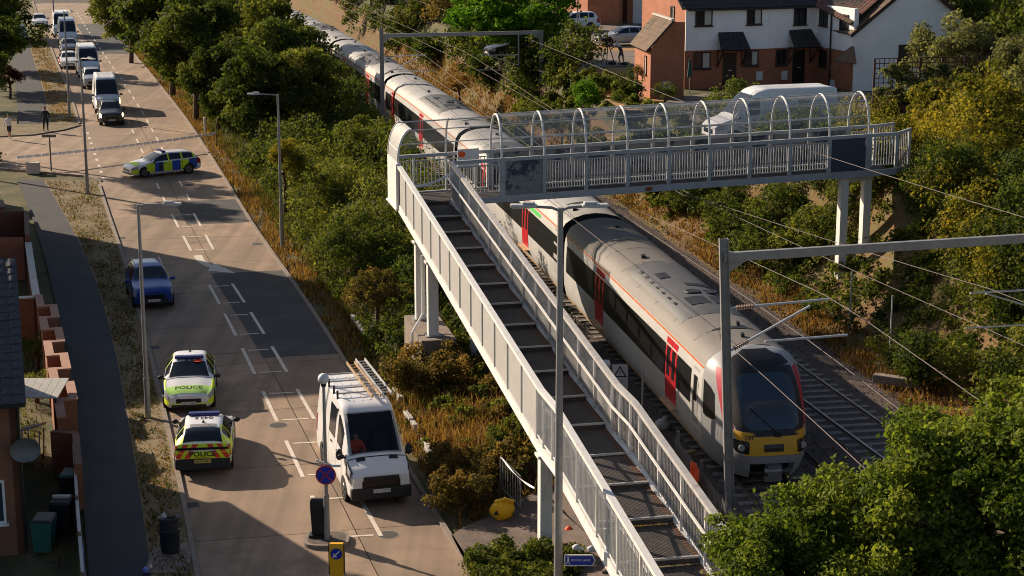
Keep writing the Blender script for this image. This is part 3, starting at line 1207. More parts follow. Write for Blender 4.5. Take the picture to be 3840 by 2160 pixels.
for l in posts:
    b = MB()
    b.tube([hoop_pt(l, math.pi * i / 20) for i in range(21)], 0.048, 'white_paint', 7)
    b.build('hoop', fb, smooth=True)
for fa, l0, r in ((0.5, posts[0], .03), (0.66, 0.3, .028), (0.80, 0.3, .026), (0.93, 0.3, .026), (0.13, posts[0], .02), (0.30, posts[0], .016)):
    b = MB()
    b.tube([hoop_pt(l0, math.pi * fa), hoop_pt(posts[-1], math.pi * fa)], r, 'galv_light', 6)
    b.build('purlin', fb)
for i in range(9):
    for a0, a1 in ((0.04, 0.5), (0.5, 0.97)):
        rows = [[hoop_pt(l, math.pi * (a0 + (a1 - a0) * k_ / 7)) for k_ in range(8)] for l in (posts[i] + .05, posts[i + 1] - .05)]
        b = MB()
        b.grid(rows, 'cage')
        b.build('cover_sheet', fb, smooth=True)
b = MB()
b.grid([[hoop_pt(l, math.pi * (0.62 + 0.35 * k_ / 7)) for k_ in range(8)] for l in (0.62, 2.4, posts[0] - .05)], 'cage')
b.build('cover_sheet', fb, smooth=True)
b = MB()
b.tube([hoop_pt(2.4, math.pi * (0.64 + 0.36 * k_ / 7)) for k_ in range(8)], 0.04, 'white_paint', 6)
b.build('hoop', fb, smooth=True)
# --- supports
def column(p, z0, z1, w=0.32, d=0.32, m='white_paint'):
    b = MB()
    b.beam((p.x, p.y, z0), (p.x, p.y, z1), w, d, m, up=FB_U)
    b.beam((p.x, p.y, z1 - 0.08), (p.x, p.y, z1), w + .16, d + .10, m, up=FB_U)
    b.beam((p.x, p.y, z0), (p.x, p.y, z0 + .06), w + .2, d + .2, 'galv', up=FB_U)
    return b.build('column', fb)


column(rp(47.9, 0.16), -0.05, 3.17, 0.34, 0.34)
column(rp(47.9, 2.05), 0.0, 3.17, 0.34, 0.34)
column(rp(68.1, 0.16), 1.9, 4.98, 0.36, 0.36)
column(rp(65.6, 0.20), 1.9, 4.75, 0.38, 0.38)
column(rp(66.9, 2.05), 0.5, 4.85, 0.36, 0.36)
column(bp(19.2, 0.3), 0.6, bz(19.2) - 0.02, 0.34, 0.40)
column(bp(20.35, 0.55), 0.6, bz(20.35) - 0.02, 0.34, 0.40)
b = MB()
b.beam(bp(19.0, 0.28, -.16), bp(20.6, 0.6, -.16), 0.3, 0.24, 'white_paint')
b.build('cross_head', fb)
b = MB()
pl = [rp(64.9, -0.35), rp(64.9, .95), rp(68.8, .95), rp(68.8, -0.35)]
b.extrude([Vector((p.x, p.y, 0.2)) for p in pl], (0, 0, 1.72), 'kerb')
b.build('plinth', fb)
b = MB()
p = rp(66.6, 0.0)
b.tube([(p.x, p.y, 4.75), (p.x, p.y, 2.5), (p.x - .35, p.y - .9, 2.0), (p.x - .35, p.y - .95, 1.5)], 0.05, 'white_paint', 8)
b.build('drain_pipe', fb, smooth=True)
# rust plate on the girder
b = MB()
c_ = bp(posts[3] + 0.9, -0.075, 0.10)
for_n = 12
b.add([c_ + FB_N * 0.17 * math.cos(2 * math.pi * i / for_n) + Vector((0, 0, .10 * math.sin(2 * math.pi * i / for_n))) for i in range(for_n)], [tuple(range(for_n))], 'rust')
b.build('rust_patch', fb)

# things left on the bridge: notice board and tape
nb = thing('notice_board', 'white notice board with red disc tied to the footbridge landing rail', 'notice board', bp(3.2, BD - .35, 0.17))
b = MB()
b.beam(bp(2.85, BD - .3, 1.55), bp(3.75, BD - .3, 1.55), 0.03, 0.75, 'sign_white')
b.build('board', nb)
b = MB()
c_ = bp(3.02, BD - .35, 1.72)
b.add([c_ + FB_N * 0.15 * math.cos(2 * math.pi * i / 14) + Vector((0, 0, .13 * math.sin(2 * math.pi * i / 14))) for i in range(14)], [tuple(range(14))], 'hivis_orange')
b.build('red_disc', nb)
b = MB()
b.beam(bp(3.6, BD - .3, 0.2), bp(3.6, BD - .3, 1.2), 0.06, 0.06, 'white_paint', up=FB_N)
b.build('leg', nb)


def sag_tape(label, p, q, sag, w=0.07, m='tape_white', n=12):
    b = MB()
    p, q = Vector(p), Vector(q)
    rows = []
    for i in range(n + 1):
        f = i / n
        c = p.lerp(q, f) - Vector((0, 0, sag * 4 * f * (1 - f)))
        tw = 0.5 * math.sin(f * 9)
        rows.append([c + Vector((0.02 * tw, 0.03 * tw, w / 2)), c - Vector((0.02 * tw, .03 * tw, w / 2))])
    b.grid(rows, m)
    return tag(b.build('cordon_tape'), label, 'tape')


sag_tape('white cordon tape sagging across the top of the footbridge ramp', rp(71.3, 0.15, 1.2), rp(71.6, RW - .1, 1.6), 0.18, 0.10)

# ================================================================== TRAIN
SIDE = [(1.16, .30), (1.29, .55), (1.375, 1.0), (1.395, 1.5), (1.39, 2.2), (1.365, 2.75), (1.30, 3.12)]
ROOF = [(1.30, 3.12), (1.16, 3.38), (0.85, 3.60), (0.45, 3.72), (0.0, 3.76)]
SIDE = [(o * 1.10, z) for o, z in SIDE]
ROOF = [(o * 1.10, z) for o, z in ROOF]


def side_o(z):
    return float(np.interp(z, [q[1] for q in SIDE], [q[0] for q in SIDE]))


def roof_z(o):
    return float(np.interp(abs(o), [q[0] for q in reversed(ROOF)], [q[1] for q in reversed(ROOF)]))


train = thing('passenger_train', 'stopped white commuter train with red doors and yellow nose under the footbridge', 'train', trk(51, 0, RAIL_Z))
Z = RAIL_Z


def yrange(y0, y1, step=1.6):
    n = max(1, int(math.ceil((y1 - y0) / step)))
    return [y0 + (y1 - y0) * i / n for i in range(n + 1)]


def side_patch(b, y0, y1, z0, z1, sgn, m, off=0.008, nz=4):
    ys_ = yrange(y0, y1)
    rows = [[trk(yq, sgn * (side_o(z0 + (z1 - z0) * k / nz) + off), Z + z0 + (z1 - z0) * k / nz) for k in range(nz + 1)] for yq in ys_]
    b.grid(rows, m, flip=(sgn > 0))


def roof_patch(b, y0, y1, o0, o1, m, off=0.01, n=6):
    ys_ = yrange(y0, y1)
    rows = [[trk(yq, o0 + (o1 - o0) * k / n, Z + roof_z(o0 + (o1 - o0) * k / n) + off) for k in range(n + 1)] for yq in ys_]
    b.grid(rows, m)


def carriage(y0, y1, doors, roofm, pods, lead=False):
    ys_ = yrange(y0, y1)
    b = MB()
    for sgn in (-1, 1):
        b.grid([[trk(yq, sgn * o, Z + z) for o, z in SIDE] for yq in ys_], 'train_white', flip=(sgn > 0))
    b.grid([[trk(yq, -1.16, Z + .30), trk(yq, 1.16, Z + .30)] for yq in ys_], 'train_under')
    ring = [(-o, z) for o, z in SIDE] + [(-o, z) for o, z in ROOF[1:]] + [(o, z) for o, z in reversed(ROOF[:-1])] + [(o, z) for o, z in reversed(SIDE[:-1])]
    b.add([trk(y1, o, Z + z) for o, z in ring], [tuple(range(len(ring)))], 'train_gangway')
    if not lead:
        b.add([trk(y0, o, Z + z) for o, z in ring], [tuple(reversed(range(len(ring))))], 'train_gangway')
    c = b.build('carriage', train, smooth=True)
    b = MB()
    full = [(-o, z) for o, z in ROOF] + [(o, z) for o, z in reversed(ROOF[:-1])]
    b.grid([[trk(yq, o, Z + z) for o, z in full] for yq in ys_], roofm, flip=False)
    b.build('roof', c, smooth=True)
    b = MB()
    for sgn in (-1, 1):
        side_patch(b, y0 + .02, y1 - .02, 3.03, 3.10, sgn, 'train_orange', .006, 1)
    b.build('cantrail_stripe', c)
    edges = [y0 + 0.25] + [e for d in doors for e in (d - 0.72, d + 0.72)] + [y1 - 0.45]
    if lead:
        edges[0] = y0 + 1.2
    for sgn in (-1, 1):
        for i in range(0, len(edges), 2):
            if edges[i + 1] - edges[i] > 0.7:
                b = MB()
                side_patch(b, edges[i], edges[i + 1], 1.62, 2.72, sgn, 'train_glass')
                b.build('window', c, smooth=True)
        for d in doors:
            b = MB()
            side_patch(b, d - .68, d + .68, 0.95, 2.98, sgn, 'train_red', .016)
            for w0, w1 in ((-.50, -.14), (.14, .50)):
                side_patch(b, d + w0, d + w1, 1.75, 2.7, sgn, 'train_glass', .021, 2)
            side_patch(b, d - .012, d + .012, 0.97, 2.95, sgn, 'black', .02, 3)
            b.build('door', c, smooth=True)
            b = MB()
            p, q = trk(d - .75, sgn * 1.60, Z + .87), trk(d + .75, sgn * 1.60, Z + .87)
            b.beam(p, q, 0.22, 0.05, 'train_step')
            b.build('door_step', c)
        b = MB()
        side_patch(b, y0 + .02, y1 - .02, 0.31, 0.60, sgn, 'train_step', .006, 2)
        b.build('sill_panel', c, smooth=True)
    for p0, p1 in pods:
        b = MB()
        ysq = yrange(p0, p1, 0.8)
        rows = []
        for yq in ysq:
            e = min(1, min(yq - p0, p1 - yq) / 0.35)
            rows.append([trk(yq, o, Z + roof_z(o) + 0.012 + 0.10 * e * (1 - (abs(o) / 1.12) ** 6)) for o in (-1.12, -1.05, -.9, -.6, -.3, 0, .3, .6, .9, 1.05, 1.12)])
        b.grid(rows, 'train_pod')
        pd = b.build('roof_unit', c, smooth=True)
        L_ = p1 - p0
        for f0, f1, o0, o1 in ((.12, .25, -.55, .15), (.12, .25, .3, .85), (.62, .72, -.6, -.2), (.45, .50, .0, .8)):
            b = MB()
            roof_patch(b, p0 + L_ * f0, p0 + L_ * f1, o0, o1, 'black', 0.128, 3)
            b.build('grille', c)
        for f in (.2, .3, .4, .5, .6, .7, .8):
            b = MB()
            roof_patch(b, p0 + L_ * f, p0 + L_ * f + .22, -.95, -.83, 'black', 0.125, 1)
            b.build('vent', c)
        b = MB()
        for f, o in ((.33, -.05), (.33, .55)):
            cc = trk(p0 + L_ * f, o, Z + roof_z(o) + .122)
            b.cyl(cc, cc + Vector((0, 0, .035)), .30, .26, 'black', 14)
        b.build('fan', c)
    # shallow dark hollow and small fittings on the roof
    for f in (0.10, 0.78):
        yq = y0 + (y1 - y0) * f
        b = MB()
        rows = []
        for i in range(9):
            a = i / 8
            o = -.75 + 1.5 * a
            w = 0.16 * math.sin(math.pi * a)
            rows.append([trk(yq - w, o, Z + roof_z(o) + .016), trk(yq + w, o, Z + roof_z(o) + .016)])
        b.grid(rows, 'black')
        b.build('roof_slot', c)
    b = MB()
    for f, o in ((.05, -.6), (.3, .1), (.62, -.2), (.9, .2)):
        cc = trk(y0 + (y1 - y0) * f, o, Z + roof_z(o) - .01)
        b.box(cc + Vector((0, 0, .05)), (.16, .3, .12), 'black')
    b.build('roof_fitting', c)
    yq = y0 + 2.0
    while yq < y1 - 1:
        b = MB()
        rows = []
        for k in range(13):
            o = -1.25 + 2.5 * k / 12
            rows.append([trk(yq - .02, o, Z + roof_z(o) + .006), trk(yq + .02, o, Z + roof_z(o) + .006)])
        b.grid(rows, 'train_pod')
        b.build('roof_seam', c)
        yq += 2.45
    # running gear
    b = MB()
    for f in (0.14, 0.86):
        yc = y0 + (y1 - y0) * f
        for dy in (-1.25, 1.25):
            for sgn in (-1, 1):
                p = trk(yc + dy, sgn * .68, Z + .43)
                q = trk(yc + dy, sgn * .82, Z + .43)
                b.cyl(p, q, .42, .42, 'train_under', 14)
        for sgn in (-1, 1):
            b.beam(trk(yc - 1.7, sgn * .95, Z + .45), trk(yc + 1.7, sgn * .95, Z + .45), .14, .3, 'train_under')
    b.box(trk((y0 + y1) / 2, 0, Z + .25), (1.9, 9, .35), 'train_under', rz=math.atan(-slope(y0)))
    b.build('running_gear', c)
    return c


YN = 53.7
car1 = carriage(YN, 74.0, [57.3, 67.7], 'train_roof', [(57.6, 65.4)], lead=True)
carriage(74.9, 100.0, [82.1, 92.6], 'train_roof_lt', [(88.5, 95)])
carriage(100.9, 126.0, [112.0, 122.6], 'train_roof_lt', [(108, 115)])
carriage(126.9, 151.6, [133.5, 144.5], 'train_roof_lt', [(134, 141)])
carriage(152.5, 176.8, [159.5, 169.5], 'train_roof_lt', [(161, 167)])
carriage(177.7, 202.0, [184.5, 194.5], 'train_roof_lt', [(187, 193)])
carriage(202.9, 227.0, [210, 219], 'train_roof_lt', [])
for yg in (74.45, 100.45, 126.45, 152.05, 177.25, 202.45):
    b = MB()
    ring = [(-1.12, .5), (-1.16, 2.6), (-.95, 3.25), (0, 3.42), (.95, 3.25), (1.16, 2.6), (1.12, .5)]
    b.grid([[trk(yg + d, o, Z + z) for o, z in ring] for d in (-.46, -.2, 0, .2, .46)], 'train_gangway')
    b.build('gangway', train, smooth=True)
# light end frames and a green flash on the second carriage
b = MB()
side_patch(b, 75.0, 76.0, 0.6, 3.0, -1, 'train_roof_lt', .01)
b.build('end_panel', train)
b = MB()
side_patch(b, 79.0, 81.2, 2.80, 2.98, -1, 'train_green', .01, 2)
b.build('green_stripe', train)

# --- nose
NOSE_Z = [.28, .55, .9, 1.05, 1.3, 1.6, 1.9, 2.2, 2.6, 3.0, 3.3, 3.55, 3.70, 3.76]
NOSE_P = [2.15, 2.35, 2.50, 2.55, 2.52, 2.42, 2.28, 2.10, 1.80, 1.42, 1.08, .68, .30, 0.0]
NOSE_W = [1.10, 1.18, 1.27, 1.30, 1.32, 1.32, 1.30, 1.27, 1.22, 1.15, 1.05, .88, .55, .28]


def nose_pt(u, z, off=0.0):
    pz = float(np.interp(z, NOSE_Z, NOSE_P)) + off
    au = min(1, abs(u))
    full = side_o(z) if z < 3.12 else float(np.interp(z, [q[1] for q in ROOF], [q[0] for q in ROOF]))
    if au >= 0.999:
        ax, w = 0.0, full
    else:
        ax = pz * (1 - au ** 5) ** 0.55
        wn_ = float(np.interp(z, NOSE_Z, NOSE_W))
        k = ax / max(pz, 1e-3)
        w = (full + (wn_ - full) * k ** 1.6) * 1.0
        w = w * au ** (0.9) if au < 1 else w
    w += off * .5
    return trk(YN - ax, math.copysign(w, u), Z + z)


us = [math.copysign(1 - (1 - abs(t)) ** 1.8, t) for t in np.linspace(-1, 1, 41)]
zs = list(np.linspace(.95, 3.76, 34))
b = MB()
b.grid([[nose_pt(u, z) for u in us] for z in zs], 'train_nose_shaded', flip=True)
zs2 = list(np.linspace(.30, .95, 8))
for sl in (us[:11], us[-11:]):
    b.grid([[nose_pt(u, z) for u in sl] for z in zs2], 'train_nose_shaded', flip=True)
cab = b.build('cab', train, smooth=True)


def nose_patch(name, zb, zt, ub, ut, m, off, nz=14, nu=18, rnd=0.0, shift=0.0, sm=True):
    """Panel between heights zb and zt; ub and ut are (left, right) limits in u below and above; rnd rounds the corners."""
    rows = []
    for i in range(nz + 1):
        f = i / nz
        g = 1.0
        if rnd > 0:
            e = abs(2 * f - 1)
            if e > 1 - rnd:
                q = (e - (1 - rnd)) / rnd
                g = 1 - 0.28 * (1 - math.sqrt(max(0, 1 - q * q)))
        l = ub[0] + (ut[0] - ub[0]) * f
        r = ub[1] + (ut[1] - ub[1]) * f
        c = (l + r) / 2
        l, r = c + (l - c) * g, c + (r - c) * g
        rows.append([nose_pt(l + (r - l) * k / nu, zb + (zt - zb) * f, off) for k in range(nu + 1)])
    b = MB()
    b.grid(rows, m, flip=True)
    return b.build(name, cab, smooth=sm)


nose_patch('windscreen_surround', 1.60, 3.70, (-.76, .76), (-.84, .84), 'black', .012, rnd=.3)
nose_patch('windscreen', 1.78, 3.20, (-.60, .60), (-.70, .70), 'glass_blue', .022, rnd=.35)
nose_patch('front_panel', 1.05, 1.72, (-.62, .62), (-.80, .80), 'train_yellow', .008)
for s in (-1, 1):
    lim = lambda a, c: (a, c) if s > 0 else (-c, -a)
    nose_patch('headlight_recess', 1.10, 1.48, lim(.52, .76), lim(.50, .84), 'black_gloss', .018, rnd=.4)
    cc = nose_pt(s * .66, 1.28, .03)
    b = MB()
    b.cyl(cc, cc + Vector((0.0, -.05, 0)), .10, .09, 'headlamp', 14)
    b.build('headlight', cab, smooth=True)
    nose_patch('red_stripe', 1.74, 3.25, lim(.77, .88), lim(.84, .95), 'train_pink', .010, nu=5)
nose_patch('number_plate', 1.16, 1.38, (-.19, .19), (-.19, .19), 'black_gloss', .016, nz=4, nu=6)
nose_patch('bumper', .78, 1.04, (-.93, .93), (-.90, .90), 'train_nose_shaded', .03)
nose_patch('coupler_recess', .40, .80, (-.60, .60), (-.62, .62), 'black', -.25)
for s in (-1, 1):
    nose_patch('skirt', .28, .82, (.52, .95) if s > 0 else (-.95, -.52), (.50, .93) if s > 0 else (-.93, -.50), 'train_nose_shaded', .02, nu=8)
b = MB()
cc = nose_pt(0, .6)
b.box(cc + Vector((0, .25, -.02)), (.5, .7, .42), 'train_under', rz=.16)
b.box(cc + Vector((0.02, -.15, 0)), (.42, .35, .34), 'galv_dark', rz=.16)
b.cyl(cc + Vector((-.25, -.3, .02)), cc + Vector((.25, -.26, .02)), .07, .07, 'galv', 10)
b.box(cc + Vector((0, -.2, -.24)), (.5, .2, .16), 'galv_dark', rz=.16)
b.build('coupler', cab)
b = MB()
wa, wb_ = nose_pt(0.06, 1.68, .05), nose_pt(-.42, 2.35, .05)
b.beam(wa, wb_, .035, .03, 'black')
b.box(wa + Vector((0, 0, -.05)), (.2, .08, .09), 'black')
b.build('wiper', cab)
me_ = text_mesh('131', .17, .004).copy()
me_.materials.clear()
me_.materials.append(MATS['ink'])
inv_t = WM[cab].inverted()
for v in me_.vertices:
    v.co = inv_t @ nose_pt(-.50 + v.co.x / 1.25, 1.57 + v.co.y, .022)
o = bpy.data.objects.new('unit_number', me_)
COL.objects.link(o)
o.parent = cab
WM[o] = WM[cab]
# cab side door and side window, both flanks
for sgn in (-1, 1):
    b = MB()
    side_patch(b, YN + .35, YN + 1.0, .85, 2.9, sgn, 'train_roof_lt', .010)
    side_patch(b, YN + .5, YN + .85, 1.85, 2.65, sgn, 'train_glass', .016)
    b.build('cab_door', cab, smooth=True)
    b = MB()
    rows = []
    for uu, zl, zh in ((.997, 1.75, 2.78), (.99, 1.70, 2.74), (.97, 1.72, 2.66), (.945, 1.78, 2.50)):
        rows.append([nose_pt(sgn * uu, zl + (zh - zl) * k / 4, .016) for k in range(5)])
    b.grid(rows, 'train_glass', flip=(sgn < 0))
    b.build('cab_side_window', cab, smooth=True)
b = MB()
for f in ((.15, .0), (.5, -.4), (.9, .3)):
    cc = trk(YN + .6 + f[0] * 2, f[1], Z + roof_z(f[1]))
    b.box(cc + Vector((0, 0, .05)), (.1, .22, .12), 'black')
b.build('aerial', cab)

# ================================================================== OVERHEAD LINE
def portal(y, span, ht, label, lean=0.0, left_off=-2.15, yaw=0.24):
    p0 = trk(y, left_off, 0.55)
    n = Vector((1, yaw, 0)).normalized()
    p1 = p0 + n * span
    p1.z = ground_z(p1.x, p1.y) - 0.1
    t = thing('overhead_line_portal', label, 'gantry', p0, group='railway electrification gantries')
    up = Vector((0, 0, 1))
    tops = []
    for i, p in enumerate((p0, p1)):
        top = Vector((p.x + (lean if i == 0 else 0), p.y, ht + (0.35 if i == 0 else 0)))
        b = MB()
        # H-section mast
        d = (top - p)
        for o, w, hgt in ((n * .12, .02, .26), (n * -.12, .02, .26), (n * 0, .22, .02)):
            b.beam(p + o, top + o, w, hgt, 'galv', up=(0, 1, 0))
        b.build('mast', t)
        tops.append(top)
    a, c = Vector(tops[0]), Vector(tops[1])
    a.z = c.z = ht - .15
    b = MB()
    b.beam(a, c, .16, .24, 'galv')
    for e, q in ((a, 1), (c, -1)):
        b.extrude([e + Vector((0, 0, -.12)), e + n * q * .7 + Vector((0, 0, -.12)), e + Vector((0, 0, -.55))], (0, .02, 0), 'galv')
    b.build('beam', t)
    # cantilever towards the near track
    m0 = tops[0]
    for z0, z1, l0, l1, nm in ((ht - 1.55, ht - 1.50, .1, 3.0, 'cantilever_tube'), (ht - 2.75, ht - 1.65, .1, 2.45, 'stay_tube'), (ht - 2.55, ht - 2.55, 1.15, 3.6, 'registration_arm')):
        b = MB()
        q0 = Vector((p0.x + lean * .7, p0.y, z0)) + n * l0
        q1 = Vector((p0.x + lean * .7, p0.y, z1)) + n * l1
        b.cyl(q0, q1, .035, .035, 'galv_light', 7)
        for k in range(7):
            cq = q0.lerp(q1, .07 + .025 * k)
            b.cyl(cq, q0.lerp(q1, .082 + .025 * k), .075, .05, 'insul', 8) if nm != 'registration_arm' else None
        b.build(nm, t)
    # hanging cantilever for the far track, from the beam
    b = MB()
    e = c - n * 1.6
    b.beam(e, e + Vector((0, 0, -2.2)), .09, .09, 'galv')
    b.cyl(e + Vector((0, 0, -1.5)), e + Vector((0, 0, -1.45)) - n * 2.6, .03, .03, 'galv_light', 7)
    b.cyl(e + Vector((0, 0, -2.2)), e + Vector((0, 0, -1.5)) - n * 2.1, .025, .025, 'galv_light', 7)
    b.cyl(e + Vector((0, 0, -2.5)) - n * .6, e + Vector((0, 0, -2.45)) - n * 2.7, .025, .025, 'galv_light', 7)
    b.build('drop_bracket', t)
    return t


portal(47.8, 11.2, 8.95, 'tall grey gantry over the tracks beside the train nose', lean=-.42, left_off=-2.25, yaw=0.30)
portal(123.0, 11.0, 7.9, 'smaller grey gantry over the train behind the covered footbridge')
portal(186.0, 11.0, 8.2, 'distant grey gantry over the tail of the train')


def wire_run(label, off, zfun, r=.010):
    b = MB()
    ysw = list(np.arange(28, 200, 3.0))
    b.tube([trk(yq, off(yq), zfun(yq)) for yq in ysw], r, 'wire', 5)
    return tag(b.build('overhead_wire'), label, 'wire', 'overhead wires above the tracks')


span_f = lambda y: ((y - 47.8) / 75.2) % 1.0
sag = lambda y: 4 * span_f(y) * (1 - span_f(y))
hz = lambda y: float(np.interp(y, [28, 48, 75, 123, 200], [7.5, 7.45, 5.42, 6.5, 6.6]))
hc = lambda y: float(np.interp(y, [28, 48, 75, 123, 200], [6.3, 6.15, 5.3, 5.6, 5.6]))
wire_run('upper wire slung over the near track past the train nose', lambda y: 0.6, lambda y: hz(y) - .25 * sag(y) * (1 if y > 75 else .2))
wire_run('lower contact wire over the near track above the train roof', lambda y: 0.15, hc)
wire_run('upper wire slung over the empty far track', lambda y: trk2_off(y), lambda y: hz(y) - .25 * sag(y) * (1 if y > 75 else .2))
wire_run('lower contact wire over the empty far track', lambda y: trk2_off(y) + .2, hc)
wire_run('return wire along the left mast line beside the train', lambda y: -1.9, lambda y: float(np.interp(y, [28, 48, 75, 123, 200], [6.0, 5.9, 5.3, 6.0, 6.0])))
wire_run('return wire along the bank on the right of the far track', lambda y: trk2_off(y) + 4.6, lambda y: float(np.interp(y, [28, 48, 75, 123, 200], [8.4, 8.3, 7.5, 7.2, 7.2])) - .2 * sag(y), .012)

# ================================================================== VEHICLES
def smooth_arr(a, n=2):
    a = np.array(a, float)
    for _ in range(n):
        e = np.concatenate([[a[0]], a, [a[-1]]])
        a = 0.25 * e[:-2] + 0.5 * e[1:-1] + 0.25 * e[2:]
    return a


class CarShape:
    """Body surface S(s, v): s metres back from the front, v round the section (0 sill .. 3 belt .. 4 roof edge .. 6 centre, mirrored to 12)."""

    def __init__(self, L, tab, sm=2):
        self.L = L
        self.N = 90
        self.s = np.linspace(0, L, self.N)
        t = np.array(tab, float)
        self.a = [smooth_arr(np.interp(self.s, t[:, 0], t[:, i]), sm) for i in range(1, 6)]   # bottom, belt, top, half width, top half width

    def vals(self, s):
        return [float(np.interp(s, self.s, a)) for a in self.a]

    def pt(self, s, v, off=0.0):
        zb, zs, zt, w, wt = self.vals(s)
        K = [(w * .90, zb), (w * .985, zb + .10), (w, zb + (zs - zb) * .55), (w * .965, zs), (wt, zt - .055), (wt * .55, zt - .005), (0, zt)]
        mir = v > 6
        vv = 12 - v if mir else v
        i = min(5, int(vv))
        f = vv - i
        p0, p1 = K[i], K[i + 1]
        pm = K[i - 1] if i > 0 else p0
        pn = K[i + 2] if i < 5 else (-K[5][0], K[5][1])
        q = []
        for a in (0, 1):
            m0, m1 = (p1[a] - pm[a]) / 2 * .6, (pn[a] - p0[a]) / 2 * .6
            h = (2 * f ** 3 - 3 * f ** 2 + 1) * p0[a] + (f ** 3 - 2 * f ** 2 + f) * m0 + (-2 * f ** 3 + 3 * f ** 2) * p1[a] + (f ** 3 - f ** 2) * m1
            q.append(h)
        y, z = q
        P = Vector((self.L / 2 - s, -y if mir else y, z))
        return P

    def npt(self, s, v, off):
        p = self.pt(s, v)
        e = 0.02
        a = self.pt(min(self.L, s + e), v) - self.pt(max(0, s - e), v)
        b = self.pt(s, min(12, v + .03)) - self.pt(s, max(0, v - .03))
        n = b.cross(a)
        if n.length < 1e-9:
            return p
        n.normalize()
        if n.dot(p - Vector((p.x, 0, .62))) < 0 and not (s < .02 or s > self.L - .02):
            n = -n
        if (s <= .02 and n.x < 0) or (s >= self.L - .02 and n.x > 0):
            n = -n
        return p + n * off

    def body(self, m, hole=None):
        b = MB()
        vs = [i / 3 for i in range(37)]
        ss = list(np.linspace(0, self.L, 46))
        if hole:
            ss = sorted(ss + [hole[0], hole[1]])
        rows = [[self.pt(s, v) for v in vs] for s in ss]
        if hole:
            nv_ = len(vs)
            fs = []
            for i in range(len(ss) - 1):
                for j in range(nv_ - 1):
                    if hole[0] - 1e-6 <= ss[i] and ss[i + 1] <= hole[1] + 1e-6 and vs[j] >= hole[2] - .01 and vs[j + 1] <= hole[3] + .01:
                        continue
                    fs.append((i * nv_ + j, (i + 1) * nv_ + j, (i + 1) * nv_ + j + 1, i * nv_ + j + 1))
            b.add([p for r in rows for p in r], fs, m)
        else:
            b.grid(rows, m, flip=True)
        b.add(rows[0], [tuple(range(len(vs)))], m)
        b.add(rows[-1], [tuple(reversed(range(len(vs))))], m)
        b.grid([[r[0], r[-1]] for r in rows], 'plastic')
        return b

    def patch(self, s0, s1, v0, v1, m, off=0.006, ns=6, nv=6, b=None, skew=0.0):
        b = b or MB()
        rows = [[self.npt(max(0, min(self.L, s0 + (s1 - s0) * i / ns + skew * k / nv)), v0 + (v1 - v0) * k / nv, off) for k in range(nv + 1)] for i in range(ns + 1)]
        b.grid(rows, m, flip=True)
        return b


def on_body(t, sh, txt, size, s0, m='ink', flip=False, bold=.006, sx=1.0, name='lettering'):
    """Letters that lie on the bonnet or roof; they read from the front unless flip is set."""
    me = text_mesh(txt, size, bold).copy()
    me.materials.clear()
    me.materials.append(MATS[m])
    d = -1 if flip else 1
    for v in me.vertices:
        y, s = d * v.co.x * sx, s0 + d * v.co.y
        lo, hi = 3.2, 6.0
        for _ in range(18):
            mid_ = (lo + hi) / 2
            if sh.pt(s, mid_).y > abs(y):
                lo = mid_
            else:
                hi = mid_
        q = sh.pt(s, lo)
        v.co = (sh.L / 2 - s, y, q.z + .009)
    o = bpy.data.objects.new(name, me)
    COL.objects.link(o)
    o.parent = t
    WM[o] = WM[t]
    return o


# s, bottom, belt, top, half width, top half width
HATCH = CarShape(4.37, [(0, .26, .60, .64, .62, .40), (.08, .22, .66, .72, .74, .60), (.35, .20, .76, .82, .86, .72), (.9, .20, .85, .93, .905, .76), (1.20, .20, .90, .985, .915, .75), (1.35, .20, .915, 1.04, .915, .73), (2.05, .20, .93, 1.40, .92, .585), (2.6, .2, .94, 1.455, .92, .575), (3.4, .2, .97, 1.42, .915, .57), (3.75, .22, .985, 1.34, .90, .575), (4.12, .25, .98, 1.06, .87, .66), (4.25, .28, .93, .99, .84, .66), (4.37, .33, .78, .86, .76, .60)])
ESTATE = CarShape(4.64, [(0, .26, .60, .64, .62, .40), (.08, .22, .66, .72, .74, .60), (.35, .20, .76, .82, .86, .72), (.9, .20, .85, .93, .905, .76), (1.20, .20, .90, .985, .915, .75), (1.35, .20, .915, 1.04, .915, .73), (2.05, .20, .93, 1.40, .92, .585), (2.6, .2, .94, 1.45, .92, .575), (3.7, .2, .97, 1.42, .915, .565), (4.1, .22, .985, 1.37, .90, .56), (4.45, .25, .98, 1.08, .87, .66), (4.54, .28, .93, .99, .84, .66), (4.64, .33, .78, .86, .76, .60)])
SUV = CarShape(4.15, [(0, .30, .74, .80, .66, .48), (.08, .26, .84, .90, .78, .64), (.3, .24, .92, .98, .86, .74), (.9, .24, .98, 1.07, .89, .76), (1.15, .24, 1.01, 1.12, .895, .75), (1.3, .24, 1.02, 1.18, .895, .73), (1.9, .24, 1.04, 1.55, .90, .61), (2.4, .24, 1.06, 1.63, .90, .60), (3.4, .24, 1.08, 1.60, .895, .59), (3.75, .26, 1.09, 1.54, .88, .60), (3.98, .3, 1.06, 1.16, .86, .68), (4.15, .36, .92, 1.0, .78, .62)])
VAN = CarShape(5.6, [(0, .34, .94, 1.0, .84, .68), (.05, .28, 1.06, 1.14, .91, .76), (.22, .26, 1.17, 1.24, .95, .82), (.55, .26, 1.28, 1.37, .965, .84), (.68, .26, 1.32, 1.45, .97, .84), (1.50, .26, 1.40, 2.36, .975, .79), (1.95, .26, 1.42, 2.66, .975, .78), (2.4, .26, 1.42, 2.74, .975, .78), (5.25, .28, 1.42, 2.74, .975, .78), (5.5, .3, 1.42, 2.70, .965, .77), (5.6, .36, 1.35, 2.6, .94, .74)])
